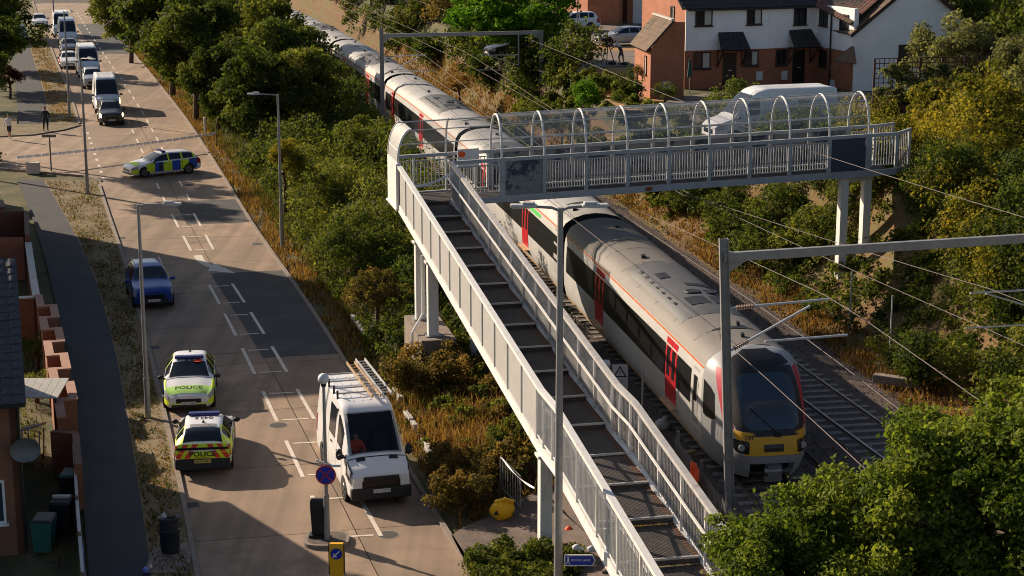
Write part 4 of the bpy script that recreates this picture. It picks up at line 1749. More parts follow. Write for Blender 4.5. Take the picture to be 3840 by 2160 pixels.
BIGVAN = CarShape(6.6, [(0, .36, .84, .90, .80, .60), (.06, .30, .96, 1.05, .92, .72), (.35, .28, 1.12, 1.22, .98, .80), (.85, .28, 1.26, 1.36, 1.01, .84), (1.0, .28, 1.32, 1.46, 1.015, .84), (1.75, .28, 1.40, 2.28, 1.02, .80), (2.2, .28, 1.42, 2.62, 1.02, .80), (2.7, .28, 1.42, 2.74, 1.02, .82), (6.3, .30, 1.42, 2.74, 1.02, .82), (6.5, .32, 1.42, 2.7, 1.01, .80), (6.6, .38, 1.35, 2.62, .98, .77)])


def wheels(t, sh, s_list, r, m='rim'):
    for s in s_list:
        for sgn in (1, -1):
            w = sh.vals(s)[3]
            x = sh.L / 2 - s
            b = MB()
            b.cyl((x, sgn * (w - .24), r), (x, sgn * (w + .012), r), r, r * .985, 'tyre', 20)
            wh = b.build('wheel', t, world=False)
            b = MB()
            b.cyl((x, sgn * (w + .0), r), (x, sgn * (w + .022), r), r * .66, r * .60, m, 14)
            for k in range(5):
                a = 2 * math.pi * k / 5
                b.beam((x + .03 * math.cos(a), sgn * (w + .024), r + .03 * math.sin(a)), (x + r * .62 * math.cos(a + .35), sgn * (w + .024), r + r * .62 * math.sin(a + .35)), .045, .012, 'black', up=(0, 1, 0))
            b.build('rim', wh, world=False)
            b = MB()
            n = 14
            vs = [(x + (r + .07) * math.cos(math.pi * i / n), sgn * (w + .005), max(.22, r + (r + .07) * math.sin(math.pi * i / n))) for i in range(n + 1)]
            b.add(vs, [tuple(range(n + 1)) if sgn < 0 else tuple(reversed(range(n + 1)))], 'plastic')
            b.build('wheel_arch', t, world=False)


def mirrors(t, sh, s, z, m='black', sz=(.12, .2, .14)):
    for sgn in (1, -1):
        w = sh.vals(s)[3]
        b = MB()
        b.ball((sh.L / 2 - s, sgn * (w + sz[1] * .45), z), (sz[0] / 1.6, sz[1] / 1.7, sz[2] / 1.7), m, 8, 6)
        b.beam((sh.L / 2 - s, sgn * (w - .08), z - .05), (sh.L / 2 - s, sgn * (w + .08), z - .03), .05, .04, 'plastic')
        b.build('door_mirror', t, smooth=True, world=False)


def plate(t, sh, front, z, m, txt='', w=.52):
    x = sh.L / 2 + .012 if front else -sh.L / 2 - .012
    b = MB()
    b.box((x, 0, z), (.016, w, .115), m)
    o = b.build('number_plate', t, world=False)
    if txt:
        d = 1 if front else -1
        lettering(o, txt, .095, 'ink', (x + .010 * d, 0, z), (0, d, 0), (0, 0, 1), world=False)
    return o


def base_car(name, label, sh, paint, loc, rz, ws, roof=2.05, rearw=(3.55, 4.08), side=((1.55, 2.42), (2.5, 3.2), (3.28, 3.75)), group=None, r=.33, front_lamps='headlamp', mir='black', zoff=0.0, tilt=None, ptxt='', lamp_z=None, cat='car', side_v=(3.16, 3.86), wind=(1.32, 2.03), hole=None, detail=False):
    t = thing(name, label, cat, loc, rz, group, rot=tilt)
    sh.body(paint, hole).build('body', t, smooth=True, world=False)
    sh.patch(wind[0], wind[1], 4.12, 7.88, 'screen_glass' if hole else 'glass', .008, 6, 10).build('windscreen', t, smooth=True, world=False)
    if rearw:
        sh.patch(rearw[0], rearw[1], 4.15, 7.85, 'glass', .008, 5, 10).build('rear_window', t, smooth=True, world=False)
    for a, c in side:
        for v0, v1 in (side_v, (12 - side_v[1], 12 - side_v[0])):
            sh.patch(a, c, v0, v1, 'glass', .008, 5, 4).build('side_window', t, smooth=True, world=False)
    seams = [side[0][0] - .12] + [q[1] + .04 for q in side[:2]] if detail else []
    for sq in seams:
        for v0, v1 in ((.9, 3.05), (8.95, 11.1)):
            sh.patch(sq, sq + .018, v0, v1, 'black', .010, 1, 5).build('door_seam', t, smooth=True, world=False)
    if detail:
        sh.patch(wind[0] - .10, wind[0] - .07, 3.6, 8.4, 'black', .006, 1, 10).build('bonnet_seam', t, smooth=True, world=False)
        for sq in seams[:2]:
            for sg in (1, -1):
                w_ = sh.vals(sq + .7)[3]
                b = MB()
                b.box((sh.L / 2 - sq - .75, sg * (w_ * .985 + .012), sh.vals(sq)[1] - .10), (.18, .03, .035), 'plastic')
                b.build('door_handle', t, world=False)
    wheels(t, sh, ws, r)
    zb, zs, zt, w, wt = sh.vals(.12)
    for v0, v1 in ((2.15, 3.2), (8.8, 9.85)):
        sh.patch(.07, .42, v0 + .1, v1, front_lamps, .010, 4, 4).build('headlight', t, smooth=True, world=False)
    for v0, v1 in ((2.0, 3.1), (8.9, 10.0)):
        sh.patch(sh.L - .30, sh.L - .04, v0, v1, 'taillamp', .010, 4, 4).build('tail_light', t, smooth=True, world=False)
    b = MB()
    zf = sh.vals(0)
    b.box((sh.L / 2 + .003, 0, zf[0] + (zf[1] - zf[0]) * .62), (.02, zf[3] * 1.35, (zf[1] - zf[0]) * .42), 'black_gloss')
    b.build('grille', t, world=False, bevel=.03)
    b = MB()
    b.box((sh.L / 2 - .02, 0, zf[0] + .05), (.09, zf[3] * 1.9, .12), 'plastic')
    b.build('bumper', t, world=False, bevel=.03)
    mirrors(t, sh, wind[0] + .12, sh.vals(1.4)[1] + .05, mir)
    plate(t, sh, True, zf[0] + .14, 'plate_white', ptxt)
    plate(t, sh, False, sh.vals(sh.L)[0] + .28, 'plate_yellow')
    return t


HD = lambda y: math.pi * 1.5 + math.atan(-(road_l(y + 1) - road_l(y - 1)) / 2) * -1   # driving towards the camera


def heading_to_camera(y):
    s = (road_l(y + 3) - road_l(y - 3)) / 6
    return math.atan2(-1, -s)


# --- police cars
def battenburg(t, sh, s0, s1, n, cols=('pol_yellow', 'pol_blue'), v=(1.15, 2.1, 2.95)):
    for sgn in (0, 1):
        for r_ in range(2):
            for i in range(n):
                a, c = s0 + (s1 - s0) * i / n, s0 + (s1 - s0) * (i + 1) / n
                v0, v1 = v[r_], v[r_ + 1]
                if sgn:
                    v0, v1 = 12 - v1, 12 - v0
                sh.patch(a, c, v0, v1, cols[(i + (1 if sgn else 0)) % 2] if r_ == 0 or True else '', .005, 3, 3).build('livery_block', t, smooth=True, world=False)


def light_bar(t, sh, s, w=.52):
    z = sh.vals(s)[2]
    b = MB()
    b.box((sh.L / 2 - s, 0, z + .055), (.26, w * 2, .10), 'bar_blue')
    o = b.build('light_bar', t, world=False, bevel=.03)
    b = MB()
    b.box((sh.L / 2 - s, 0, z + .01), (.20, w * 1.5, .05), 'black')
    b.build('light_bar_foot', o, world=False)


def aerial(t, sh, s):
    z = sh.vals(s)[2]
    b = MB()
    b.cyl((sh.L / 2 - s, 0, z - .01), (sh.L / 2 - s - .12, .0, z + .28), .02, .008, 'black', 6)
    b.cyl((sh.L / 2 - s, 0, z - .01), (sh.L / 2 - s, 0, z + .04), .05, .04, 'black', 10)
    b.build('aerial', t, world=False)


def roof_text(t, sh, s, txt, size, up_fwd=True):
    z = sh.vals(s)[2] + .014
    x = sh.L / 2 - s
    d = -1 if up_fwd else 1
    lettering(t, txt, size, 'ink', (x, 0, z), (0, d, 0), (-d * 1.0, 0, 0.0), bold=.006, world=False, name='roof_number')


# facing the camera
p1 = base_car('police_car', 'police car facing the camera with green bonnet and roof number 93', HATCH, 'car_white', (-11.72, 64.1, .02), heading_to_camera(64) + R(-6), (.82, 3.5), ptxt='EX73 HBK', detail=True)
battenburg(p1, HATCH, .55, 3.95, 5)
HATCH.patch(.12, .62, 3.3, 8.7, 'pol_green', .006, 5, 12).build('bonnet_panel', p1, smooth=True, world=False)
for v0, v1 in ((1.0, 2.3), (9.7, 11.0)):
    HATCH.patch(.03, .5, v0, v1, 'pol_yellow', .007, 4, 4).build('bumper_panel', p1, smooth=True, world=False)
for s0, s1 in ((2.42, 2.50), (3.2, 3.28), (3.75, 4.0)):
    for v0, v1 in ((3.0, 4.0), (8.0, 9.0)):
        HATCH.patch(s0, s1, v0, v1, 'pol_yellow', .009, 2, 4).build('pillar_panel', p1, smooth=True, world=False)
for v0, v1 in ((2.9, 3.6), (8.4, 9.1)):
    HATCH.patch(.45, 1.25, v0, v1, 'pol_yellow', .006, 4, 4).build('wing_panel', p1, smooth=True, world=False)
b = MB()
b.box((HATCH.L / 2 + .012, 0, .34), (.012, 1.25, .09), 'pol_yellow')
b.build('bumper_strip', p1, world=False)
on_body(p1, HATCH, 'POLICE', .27, .44, sx=1.1)
light_bar(p1, HATCH, 2.28)
on_body(p1, HATCH, '93', .34, 2.02, name='roof_number')
pr = HATCH.npt(2.03, 5.2, .012)
b = MB()
b.add([(pr.x + .14 * math.cos(2 * math.pi * i / 14), .30 + .17 * math.sin(2 * math.pi * i / 14), pr.z + .004 - .10 * .14 * math.cos(2 * math.pi * i / 14)) for i in range(14)], [tuple(range(14))], 'pol_red')
b.build('roof_disc', p1, world=False)
aerial(p1, HATCH, 3.2)

# seen from behind
hd2 = heading_to_camera(57) + math.pi
p2 = base_car('police_car', 'police car seen from behind with red and yellow chevrons and roof number', HATCH, 'car_white', (-10.05, 57.3, .02), hd2 + R(-7), (.82, 3.5), detail=True)
battenburg(p2, HATCH, .5, 3.95, 5, ('pol_blue', 'pol_yellow'))
for v0, v1 in ((2.9, 4.1), (7.9, 9.1)):
    HATCH.patch(3.2, 4.1, v0, v1, 'pol_yellow', .005, 4, 4).build('rear_pillar_panel', p2, smooth=True, world=False)
# tailgate chevrons on a shaped rear panel
xr = -HATCH.L / 2
b = MB()
rearpts = [(-.80, .62), (.80, .62), (.86, .80), (.84, 1.00), (.70, 1.06), (-.70, 1.06), (-.84, 1.00), (-.86, .80)]


def rear_x(z):
    return xr - .02 + max(0, (z - .82)) * .62


b.grid([[(rear_x(z), -w_, z), (rear_x(z), w_, z)] for z, w_ in ((.62, .80), (.82, .86), (1.0, .84), (1.06, .70))], 'pol_yellow')
b.build('tailgate_panel', p2, world=False)
for k in range(-3, 4):
    if k == 0:
        continue
    s_ = 1 if k > 0 else -1
    y0 = s_ * (abs(k) - .5) * .30
    pts = []
    for yy0, z in ((y0 - s_ * .02, 1.055), (y0 + s_ * .15, 1.055), (y0 + s_ * .43, .63), (y0 + s_ * .26, .63)):
        pts.append((yy0, z))
    b = MB()
    rows = []
    for j in range(7):
        f_ = j / 6
        z = 1.055 + (.63 - 1.055) * f_
        lim = .84 if z < 1.0 else .74
        ya = pts[0][0] + (pts[3][0] - pts[0][0]) * f_
        yb = pts[1][0] + (pts[2][0] - pts[1][0]) * f_
        cl = lambda v_: max(-lim, min(lim, v_))
        rows.append([(rear_x(z) - .008, cl(ya), z), (rear_x(z) - .008, cl(yb), z)])
    b.grid(rows, 'pol_red')
    b.build('chevron', p2, world=False)
b = MB()
b.box((rear_x(.93) - .02, 0, .93), (.04, 1.62, .07), 'black_gloss')
b.build('lamp_strip', p2, world=False)
lettering(p2, 'POLICE', .22, 'ink', (rear_x(.76) - .02, 0, .765), (0, -1, 0), (0.02, 0, 1), bold=.005, world=False, sx=1.15)
b = MB()
b.box((xr + .03, 0, .43), (.14, 1.72, .36), 'plastic')
b.build('rear_bumper', p2, world=False, bevel=.04)
plate(p2, HATCH, False, .66 - .12, 'plate_yellow', 'EX73 HBL').location.x = -.055
light_bar(p2, HATCH, 2.35, .50)
on_body(p2, HATCH, '0413', .30, 2.72, name='roof_number')
aerial(p2, HATCH, 3.15)
b = MB()
HATCH.patch(3.3, 3.52, 4.6, 7.4, 'grey_plastic', .01, 2, 6, b=b)
b.build('roof_spoiler', p2, smooth=True, world=False)

# broadside across the road
ang3 = math.atan2(-1.55, -2.3)
p3 = base_car('police_car', 'police estate car parked broadside across the road by the junction', ESTATE, 'car_white', (-21.9, 113.0, .02), ang3, (.84, 3.75), rearw=(4.08, 4.42), side=((1.55, 2.42), (2.5, 3.3), (3.38, 4.1)), detail=True)
battenburg(p3, ESTATE, .95, 4.35, 6, ('pol_yellow', 'pol_blue'))
for v0, v1 in ((1.0, 2.4), (9.6, 11.0)):
    ESTATE.patch(.04, .5, v0, v1, 'pol_yellow', .007, 4, 4).build('bumper_panel', p3, smooth=True, world=False)
ESTATE.patch(.3, .7, 4.2, 7.8, 'pol_yellow', .006, 5, 10).build('bonnet_panel', p3, smooth=True, world=False)
for s0, s1 in ((2.42, 2.52), (3.3, 3.4), (4.1, 4.25)):
    for v0, v1 in ((3.0, 3.95), (8.05, 9.0)):
        ESTATE.patch(s0, s1, v0, v1, 'pol_yellow', .009, 2, 4).build('pillar_panel', p3, smooth=True, world=False)
b = MB()
ESTATE.patch(1.78, 2.02, 1.3, 2.7, 'ink', .009, 2, 4, b=b)
b.build('door_crest', p3, smooth=True, world=False)
light_bar(p3, ESTATE, 2.3)

# --- blue SUV
bs = base_car('blue_car', 'blue compact off-road car with roof rails driving in the left lane', SUV, 'car_blue', (-16.15, 79.3, .02), heading_to_camera(80) + R(2), (.78, 3.3), rearw=(3.72, 3.95), side=((1.5, 2.3), (2.38, 3.1), (3.18, 3.6)), r=.35, ptxt='LN19 OXE', wind=(1.27, 1.88), mir='car_blue', detail=True)
for sgn in (1, -1):
    b = MB()
    b.tube([(SUV.L / 2 - s, sgn * .60, SUV.vals(s)[2] + dz) for s, dz in ((2.0, -.02), (2.2, .05), (3.4, .05), (3.6, -.02))], .022, 'galv_light', 6)
    b.build('roof_rail', bs, smooth=True, world=False)
b = MB()
b.box((SUV.L / 2 + .004, 0, .42), (.03, 1.2, .16), 'black')
b.build('lower_grille', bs, world=False)

# --- white works van with ladders
van = base_car('works_van', 'white high-roof van with roof bars and ladders beside the traffic island', VAN, 'car_white', (-4.72, 55.0, .02), heading_to_camera(55) + R(2.5), (.95, 4.45), rearw=None, side=((1.35, 2.1), (2.45, 3.4)), r=.36, ptxt='PK70 WDX', cat='van', wind=(.72, 1.74), side_v=(3.12, 3.75), hole=(.76, 1.70, 4.33, 7.67), detail=True)
b = MB()
b.box((VAN.L / 2 - 2.35, 0, 1.45), (.05, 1.7, 2.1), 'black')
b.build('bulkhead', van, world=False)
b = MB()
b.box((VAN.L / 2 - 1.6, 0, .75), (1.5, 1.7, .2), 'black')
b.box((VAN.L / 2 - 1.0, 0, 1.16), (.4, 1.6, .25), 'plastic')
b.build('dashboard', van, world=False)
for yy in (-.42, .42):
    b = MB()
    b.box((VAN.L / 2 - 2.05, yy, 1.30), (.16, .5, .9), 'cloth_dark')
    b.build('seat', van, world=False, bevel=.04)
b = MB()
b.box((VAN.L / 2 - .08, 0, .47), (.24, 1.86, .40), 'plastic')
b.build('front_bumper', van, world=False, bevel=.06)
b = MB()
b.box((VAN.L / 2 + .03, 0, .84), (.06, 1.10, .34), 'black_gloss')
b.build('front_grille', van, world=False, bevel=.05)
plate(van, VAN, True, .56, 'plate_white', 'PK70 WDX').location.x = .06
for y0 in (-.5, .5):
    b = MB()
    pz = VAN.npt(.86, 6 - y0 * 2.0, .012)
    VAN.patch(.50, .62, 6 - y0 * 2.2 - .35, 6 - y0 * 2.2 + .35, 'black', .012, 2, 4, b=b)
    b.build('bonnet_vent', van, smooth=True, world=False)
for s in (2.75, 3.35, 4.15, 5.0):
    b = MB()
    z = 2.74
    b.beam((VAN.L / 2 - s, -.80, z + .12), (VAN.L / 2 - s, .80, z + .12), .05, .04, 'galv')
    for sgn in (-1, 1):
        b.beam((VAN.L / 2 - s, sgn * .76, z - .06), (VAN.L / 2 - s, sgn * .76, z + .22), .06, .05, 'black', up=(1, 0, 0))
    b.build('roof_bar', van, world=False)
for k in range(4):
    b = MB()
    VAN.patch(2.3, 5.5, 4.9 + k * .62, 5.0 + k * .62, 'car_white', .016, 8, 1, b=b)
    b.build('roof_rib', van, smooth=True, world=False)
for sgn in (1, -1):
    b = MB()
    b.ball((VAN.L / 2 - 1.0, sgn * 1.08, 1.46), (.08, .11, .19), 'black', 8, 6)
    b.build('mirror_housing', van, smooth=True, world=False)


def ladder(label, y0, wd, x0, x1, z, n, m):
    M = WM[van]
    t = thing('ladder', label, 'ladder', M @ Vector((x0, y0, z)), group='ladders on the works van')
    for d in (-wd / 2, wd / 2):
        b = MB()
        b.beam(M @ Vector((x0, y0 + d, z)), M @ Vector((x1, y0 + d, z + .03)), .035, .09, m)
        b.build('rail', t)
    for i in range(n):
        x = x0 + (x1 - x0) * (i + .5) / n
        b = MB()
        b.cyl(M @ Vector((x, y0 - wd / 2, z)), M @ Vector((x, y0 + wd / 2, z)), .018, .018, m, 6)
        b.build('rung', t)


ladder('aluminium ladder lying outermost on the works van roof', .66, .30, .75, -3.3, 2.95, 13, 'galv_light')
ladder('worn wooden-toned ladder lying inside the outermost one on the van roof', .28, .26, .95, -3.0, 2.95, 12, 'timber_old')

for v0, v1 in ((2.25, 3.5), (8.5, 9.75)):
    VAN.patch(.10, .62, v0, v1, 'black_gloss', .012, 5, 4).build('headlight_surround', van, smooth=True, world=False)
    VAN.patch(.16, .46, v0 + .35, v1 - .3, 'headlamp', .02, 4, 3).build('headlight_lens', van, smooth=True, world=False)

# --- queue of traffic beyond the junction
HQ = lambda y: heading_to_camera(y)
b_ = base_car


def qx(y, d=2.05):
    return road_l(y) + d


b_('dark_car', 'dark grey off-road car at the head of the queue by the junction', SUV, 'car_dark', (qx(136, 2.2), 136.4, .02), HQ(136), (.78, 3.3), rearw=(3.72, 3.95), side=((1.5, 2.3), (2.38, 3.1), (3.18, 3.6)), r=.35, front_lamps='headlamp_on', wind=(1.27, 1.88), ptxt='EK16 UVA', group='cars queuing beyond the junction')
b_('white_van', 'white van second in the queue, behind the dark grey car', VAN, 'car_white', (qx(143.2, 2.35), 143.4, .02), HQ(143), (.95, 4.45), rearw=None, side=((1.35, 2.1),), r=.36, cat='van', wind=(.72, 1.74), side_v=(3.12, 3.75), front_lamps='headlamp_on', group='cars queuing beyond the junction')
b_('grey_car', 'silver grey off-road car third in the queue, behind the white van', SUV, 'car_silver', (qx(158.5), 158.8, .02), HQ(158), (.78, 3.3), rearw=(3.72, 3.95), side=((1.5, 2.3), (2.38, 3.1)), r=.35, wind=(1.27, 1.88), group='cars queuing beyond the junction')
b_('white_van', 'white van fourth in the queue between the silver car and the red and white car', VAN, 'car_white', (qx(167.5, 2.2), 167.8, .02), HQ(167), (.95, 4.45), rearw=None, side=((1.35, 2.1),), r=.36, cat='van', wind=(.72, 1.74), side_v=(3.12, 3.75), group='cars queuing beyond the junction')
rw = b_('red_and_white_car', 'white car with red side panels fifth in the queue', HATCH, 'car_white', (qx(174.5, .9), 174.6, .02), HQ(174), (.82, 3.5), group='cars queuing beyond the junction')
battenburg(rw, HATCH, .3, 4.0, 4, ('car_red', 'car_red'))
b_('grey_car', 'dark silver saloon sixth in the queue, just ahead of two white vans', HATCH, 'car_grey', (qx(188, 1.6), 188, .02), HQ(188), (.82, 3.5), group='cars queuing beyond the junction')
b_('white_van', 'white van seventh in the queue, right behind the dark silver saloon', VAN, 'car_white', (qx(196.5, 1.7), 197, .02), HQ(196), (.95, 4.45), rearw=None, side=((1.35, 2.1),), r=.36, cat='van', wind=(.72, 1.74), side_v=(3.12, 3.75), group='cars queuing beyond the junction')
b_('white_van', 'white van eighth in the queue beside the far left pavement trees', VAN, 'car_white', (qx(206.5, 1.6), 206.5, .02), HQ(206), (.95, 4.45), rearw=None, side=((1.35, 2.1),), r=.36, cat='van', wind=(.72, 1.74), side_v=(3.12, 3.75), group='cars queuing beyond the junction')
b_('white_car', 'white car pulled up on the far left verge beside the queue', SUV, 'car_white', (-53.7, 200.5, .08), HQ(200), (.78, 3.3), rearw=(3.72, 3.95), side=((1.5, 2.3), (2.38, 3.1)), r=.35, wind=(1.27, 1.88), group='cars queuing beyond the junction')
b_('white_car', 'white car at the very end of the queue near the top of the picture', HATCH, 'car_white', (-56.2, 219, .03), HQ(218), (.82, 3.5), group='cars queuing beyond the junction')

# --- vehicles at the houses
b_('silver_car', 'silver hatchback parked beside the brick gable wall', HATCH, 'car_silver', (8.6, 142.2, 5.24), R(180 + 14), (.82, 3.5), group='cars parked at the houses')
b_('white_car', 'white off-road car parked before the far brick house', SUV, 'car_white', (5.2, 154.5, 5.24), R(180 + 12), (.78, 3.3), rearw=(3.72, 3.95), side=((1.5, 2.3), (2.38, 3.1), (3.18, 3.6)), r=.35, wind=(1.27, 1.88), group='cars parked at the houses')
b_('dark_car', 'dark car half hidden in shade under the bright green tree', HATCH, 'car_dark', (0.2, 133.5, 5.24), R(200), (.82, 3.5), group='cars parked at the houses')
bv = b_('delivery_van', 'long white high-roof van parked behind the footbridge cage', BIGVAN, 'car_white', (12.95, 91.6, 5.30), math.atan2(-.30, -1), (1.0, 5.2), rearw=None, side=((1.62, 2.35),), r=.37, cat='van', wind=(1.06, 2.0), side_v=(3.12, 3.72))
b = MB()
BIGVAN.patch(1.98, 2.35, 4.6, 7.4, 'sign_white', .012, 3, 8, b=b)
b.build('roof_front_panel', bv, smooth=True, world=False)

# ================================================================== BUILDINGS
def wall_seg(b, p, q, z0, z1, m, th=0.25, out=0.0):
    """Upright wall from p to q (seen from the right-hand side of p->q); thickness goes inwards."""
    p, q = Vector((p[0], p[1], 0)), Vector((q[0], q[1], 0))
    d = (q - p).normalized()
    n = Vector((d.y, -d.x, 0))          # outwards
    a, c = p + n * out, q + n * out
    i = -n * th
    up = lambda v, z: Vector((v.x, v.y, z))
    b.hexa([up(a, z0), up(c, z0), up(c + i, z0), up(a + i, z0), up(a, z1), up(c, z1), up(c + i, z1), up(a + i, z1)], m)
    return d, n


def window(parent, p, q, u, z0, z1, w, frame='timber', out=0.06, pane='glass', bars=1, sill=True, curtain=None):
    p, q = Vector((p[0], p[1], 0)), Vector((q[0], q[1], 0))
    d = (q - p).normalized()
    n = Vector((d.y, -d.x, 0))
    c = p + d * u
    b = MB()
    A = lambda x, z, o: Vector((c.x, c.y, 0)) + d * x + n * o + Vector((0, 0, z))
    t = 0.07
    for x0, x1, za, zb in ((-w / 2, w / 2, z0, z0 + t), (-w / 2, w / 2, z1 - t, z1), (-w / 2, -w / 2 + t, z0 + t, z1 - t), (w / 2 - t, w / 2, z0 + t, z1 - t)) + tuple((-w / 2 + w * (k + 1) / (bars + 1) - t / 2, -w / 2 + w * (k + 1) / (bars + 1) + t / 2, z0 + t, z1 - t) for k in range(bars)):
        b.hexa([A(x0, za, out), A(x1, za, out), A(x1, za, -.02), A(x0, za, -.02), A(x0, zb, out), A(x1, zb, out), A(x1, zb, -.02), A(x0, zb, -.02)], frame)
    f = b.build('window', parent)
    for k in range(bars + 1):
        b = MB()
        x0 = -w / 2 + w * k / (bars + 1) + t / 2
        x1 = -w / 2 + w * (k + 1) / (bars + 1) - t / 2
        b.hexa([A(x0, z0 + t, out - .03), A(x1, z0 + t, out - .03), A(x1, z0 + t, .004), A(x0, z0 + t, .004), A(x0, z1 - t, out - .03), A(x1, z1 - t, out - .03), A(x1, z1 - t, .004), A(x0, z1 - t, .004)], curtain if (curtain and k == bars) else pane)
        b.build('pane', f)
    if sill:
        b = MB()
        b.hexa([A(-w / 2 - .06, z0 - .07, out + .06), A(w / 2 + .06, z0 - .07, out + .06), A(w / 2 + .06, z0 - .07, 0), A(-w / 2 - .06, z0 - .07, 0), A(-w / 2 - .06, z0 - .005, out + .06), A(w / 2 + .06, z0 - .005, out + .06), A(w / 2 + .06, z0 - .005, 0), A(-w / 2 - .06, z0 - .005, 0)], frame)
        b.build('sill', f)
    return f


def tiled_roof(parent, e0, e1, r0, r1, nu, nv, m, base='black', th=0.03, name='roof', vis=None):
    """Roof slope with eaves e0-e1 and ridge r0-r1, laid with overlapping tiles."""
    e0, e1, r0, r1 = map(Vector, (e0, e1, r0, r1))
    b = MB()
    nrm = (e1 - e0).cross(r0 - e0).normalized()
    if nrm.z < 0:
        nrm = -nrm
    dn = -nrm * .10
    b.hexa([e0 + dn, e1 + dn, r1 + dn, r0 + dn, e0, e1, r1, r0], base)
    rf = b.build(name, parent)
    wu = ((e1 - e0).length + (r1 - r0).length) / 2 / nu
    lv = ((r0 - e0).length) / nv
    tb = MB()
    # slightly rolled tile, unit frame: x across, y up the slope
    x = wu * .49
    tb.add([(-x, -lv * .08, .012), (-x * .2, -lv * .08, .045), (x, -lv * .08, .012), (-x, lv * 1.04, .004), (-x * .2, lv * 1.04, .02), (x, lv * 1.04, .004), (-x, -lv * .08, -.02), (x, -lv * .08, -.02)], [(0, 1, 4, 3), (1, 2, 5, 4), (6, 7, 2, 1, 0)], m)
    tm = tb.mesh('tile')
    inv_ = WM[rf].inverted()
    for j in range(nv):
        for i in range(nu):
            fv, fu = j / nv, (i + .5) / nu
            a = e0.lerp(e1, fu)
            c = r0.lerp(r1, fu)
            p = a.lerp(c, fv)
            if vis and not vis(p):
                continue
            yv = (c - a).normalized()
            xv = (e1 - e0).normalized()
            xv = (xv - yv * xv.dot(yv)).normalized()
            zv = xv.cross(yv)
            jit = random.uniform(-.006, .008)
            M = Matrix(((xv.x, yv.x, zv.x, p.x + zv.x * jit), (xv.y, yv.y, zv.y, p.y + zv.y * jit), (xv.z, yv.z, zv.z, p.z + zv.z * jit + .002), (0, 0, 0, 1)))
            link_mesh('tile', tm, rf, inv_ @ M)
    return rf


# --- white and brick terrace on the right
A0, A1, A2, C1 = (10.74, 114.0), (16.1, 115.5), (19.4, 117.1), (21.05, 113.0)
ZG, ZM, ZE = 4.5, 7.6, 10.25
ter = thing('terrace_house', 'terrace of houses with white upper storey, brick below and tiled porches', 'house', (10.74, 114, 5.2))
b = MB()
for p, q in ((A0, A1), (A1, A2), (A2, C1)):
    wall_seg(b, p, q, ZG, ZM, 'brick')
b.build('brick_wall', ter)
b = MB()
for p, q in ((A0, A1), (A1, A2), (A2, C1)):
    wall_seg(b, p, q, ZM, ZE, 'render_white', out=.06, th=.31)
b.build('rendered_wall', ter)
# left gable flank
SB = (8.55, 121.2)
b = MB()
d, n = wall_seg(b, SB, A0, ZG, ZE, 'brick')
mid = (Vector((*SB, 0)) + Vector((*A0, 0))) / 2
pk = [Vector((*SB, ZE)), Vector((*A0, ZE)), Vector((mid.x, mid.y, ZE + 2.7))]
b.extrude(pk, -n * .25, 'brick')
b.build('gable_wall', ter)
window(ter, SB, A0, 5.4, 8.85, 10.2, .62, bars=1, pane='glass', curtain='pale_paint')
# roof in three slopes
back = lambda p, k: Vector((p[0] - .29 * k, p[1] + .957 * k, 0))
rz0 = lambda p, k, z: Vector((back(p, k).x, back(p, k).y, z))
ov = 0.35
tiled_roof(ter, rz0(A0, -ov, ZE - .02) + Vector((-.35, -.1, 0)), rz0(A1, -ov, ZE - .02), rz0(A0, 3.6, ZE + 2.7) + Vector((-.35, -.1, 0)), rz0(A1, 3.6, ZE + 2.7), 18, 12, 'tile_dark')
tiled_roof(ter, rz0(A1, -ov, ZE - .02), rz0(A2, -ov, ZE - .02), rz0(A1, 3.6, ZE + 2.7), rz0(A2, 3.6, ZE + 2.7), 12, 12, 'tile_dark')
tiled_roof(ter, Vector((A2[0] - .3, A2[1] - .35, ZE - .03)), Vector((C1[0] - .3, C1[1] - .1, ZE - .9)), Vector((A2[0] + 3.0, A2[1] + 2.2, ZE + 2.4)), Vector((C1[0] + 3.2, C1[1] + 2.0, ZE + 1.7)), 13, 12, 'tile_red')
b = MB()
for p, q in ((A0, A1), (A1, A2)):
    pp, qq = rz0(p, -ov - .04, ZE - .12), rz0(q, -ov - .04, ZE - .12)
    b.beam(pp, qq, .12, .13, 'black')
b.build('gutter', ter)
window(ter, A0, A1, 1.18, 9.12, 10.15, 1.12, curtain='pale_paint', out=.13)
window(ter, A0, A1, 4.55, 9.12, 10.15, 1.0, curtain='pale_paint', out=.13)
window(ter, A1, A2, 2.3, 9.0, 10.15, .95, out=.13)
window(ter, A2, C1, .9, 8.95, 10.05, .95, out=.13)
window(ter, A2, C1, 3.3, 8.75, 9.85, .95, out=.13)
window(ter, A0, A1, 1.15, 6.45, 7.5, 1.12, curtain='pale_paint')
window(ter, A0, A1, 4.45, 6.55, 7.5, .95, curtain='pale_paint')
window(ter, A2, C1, .9, 6.35, 7.45, .95)
window(ter, A1, A2, 1.0, 6.5, 7.5, .8, bars=1)


def on_wall(p, q, u, z, o=0.0):
    p, q = Vector((p[0], p[1], 0)), Vector((q[0], q[1], 0))
    d = (q - p).normalized()
    n = Vector((d.y, -d.x, 0))
    r = p + d * u + n * o
    return Vector((r.x, r.y, z)), d, n


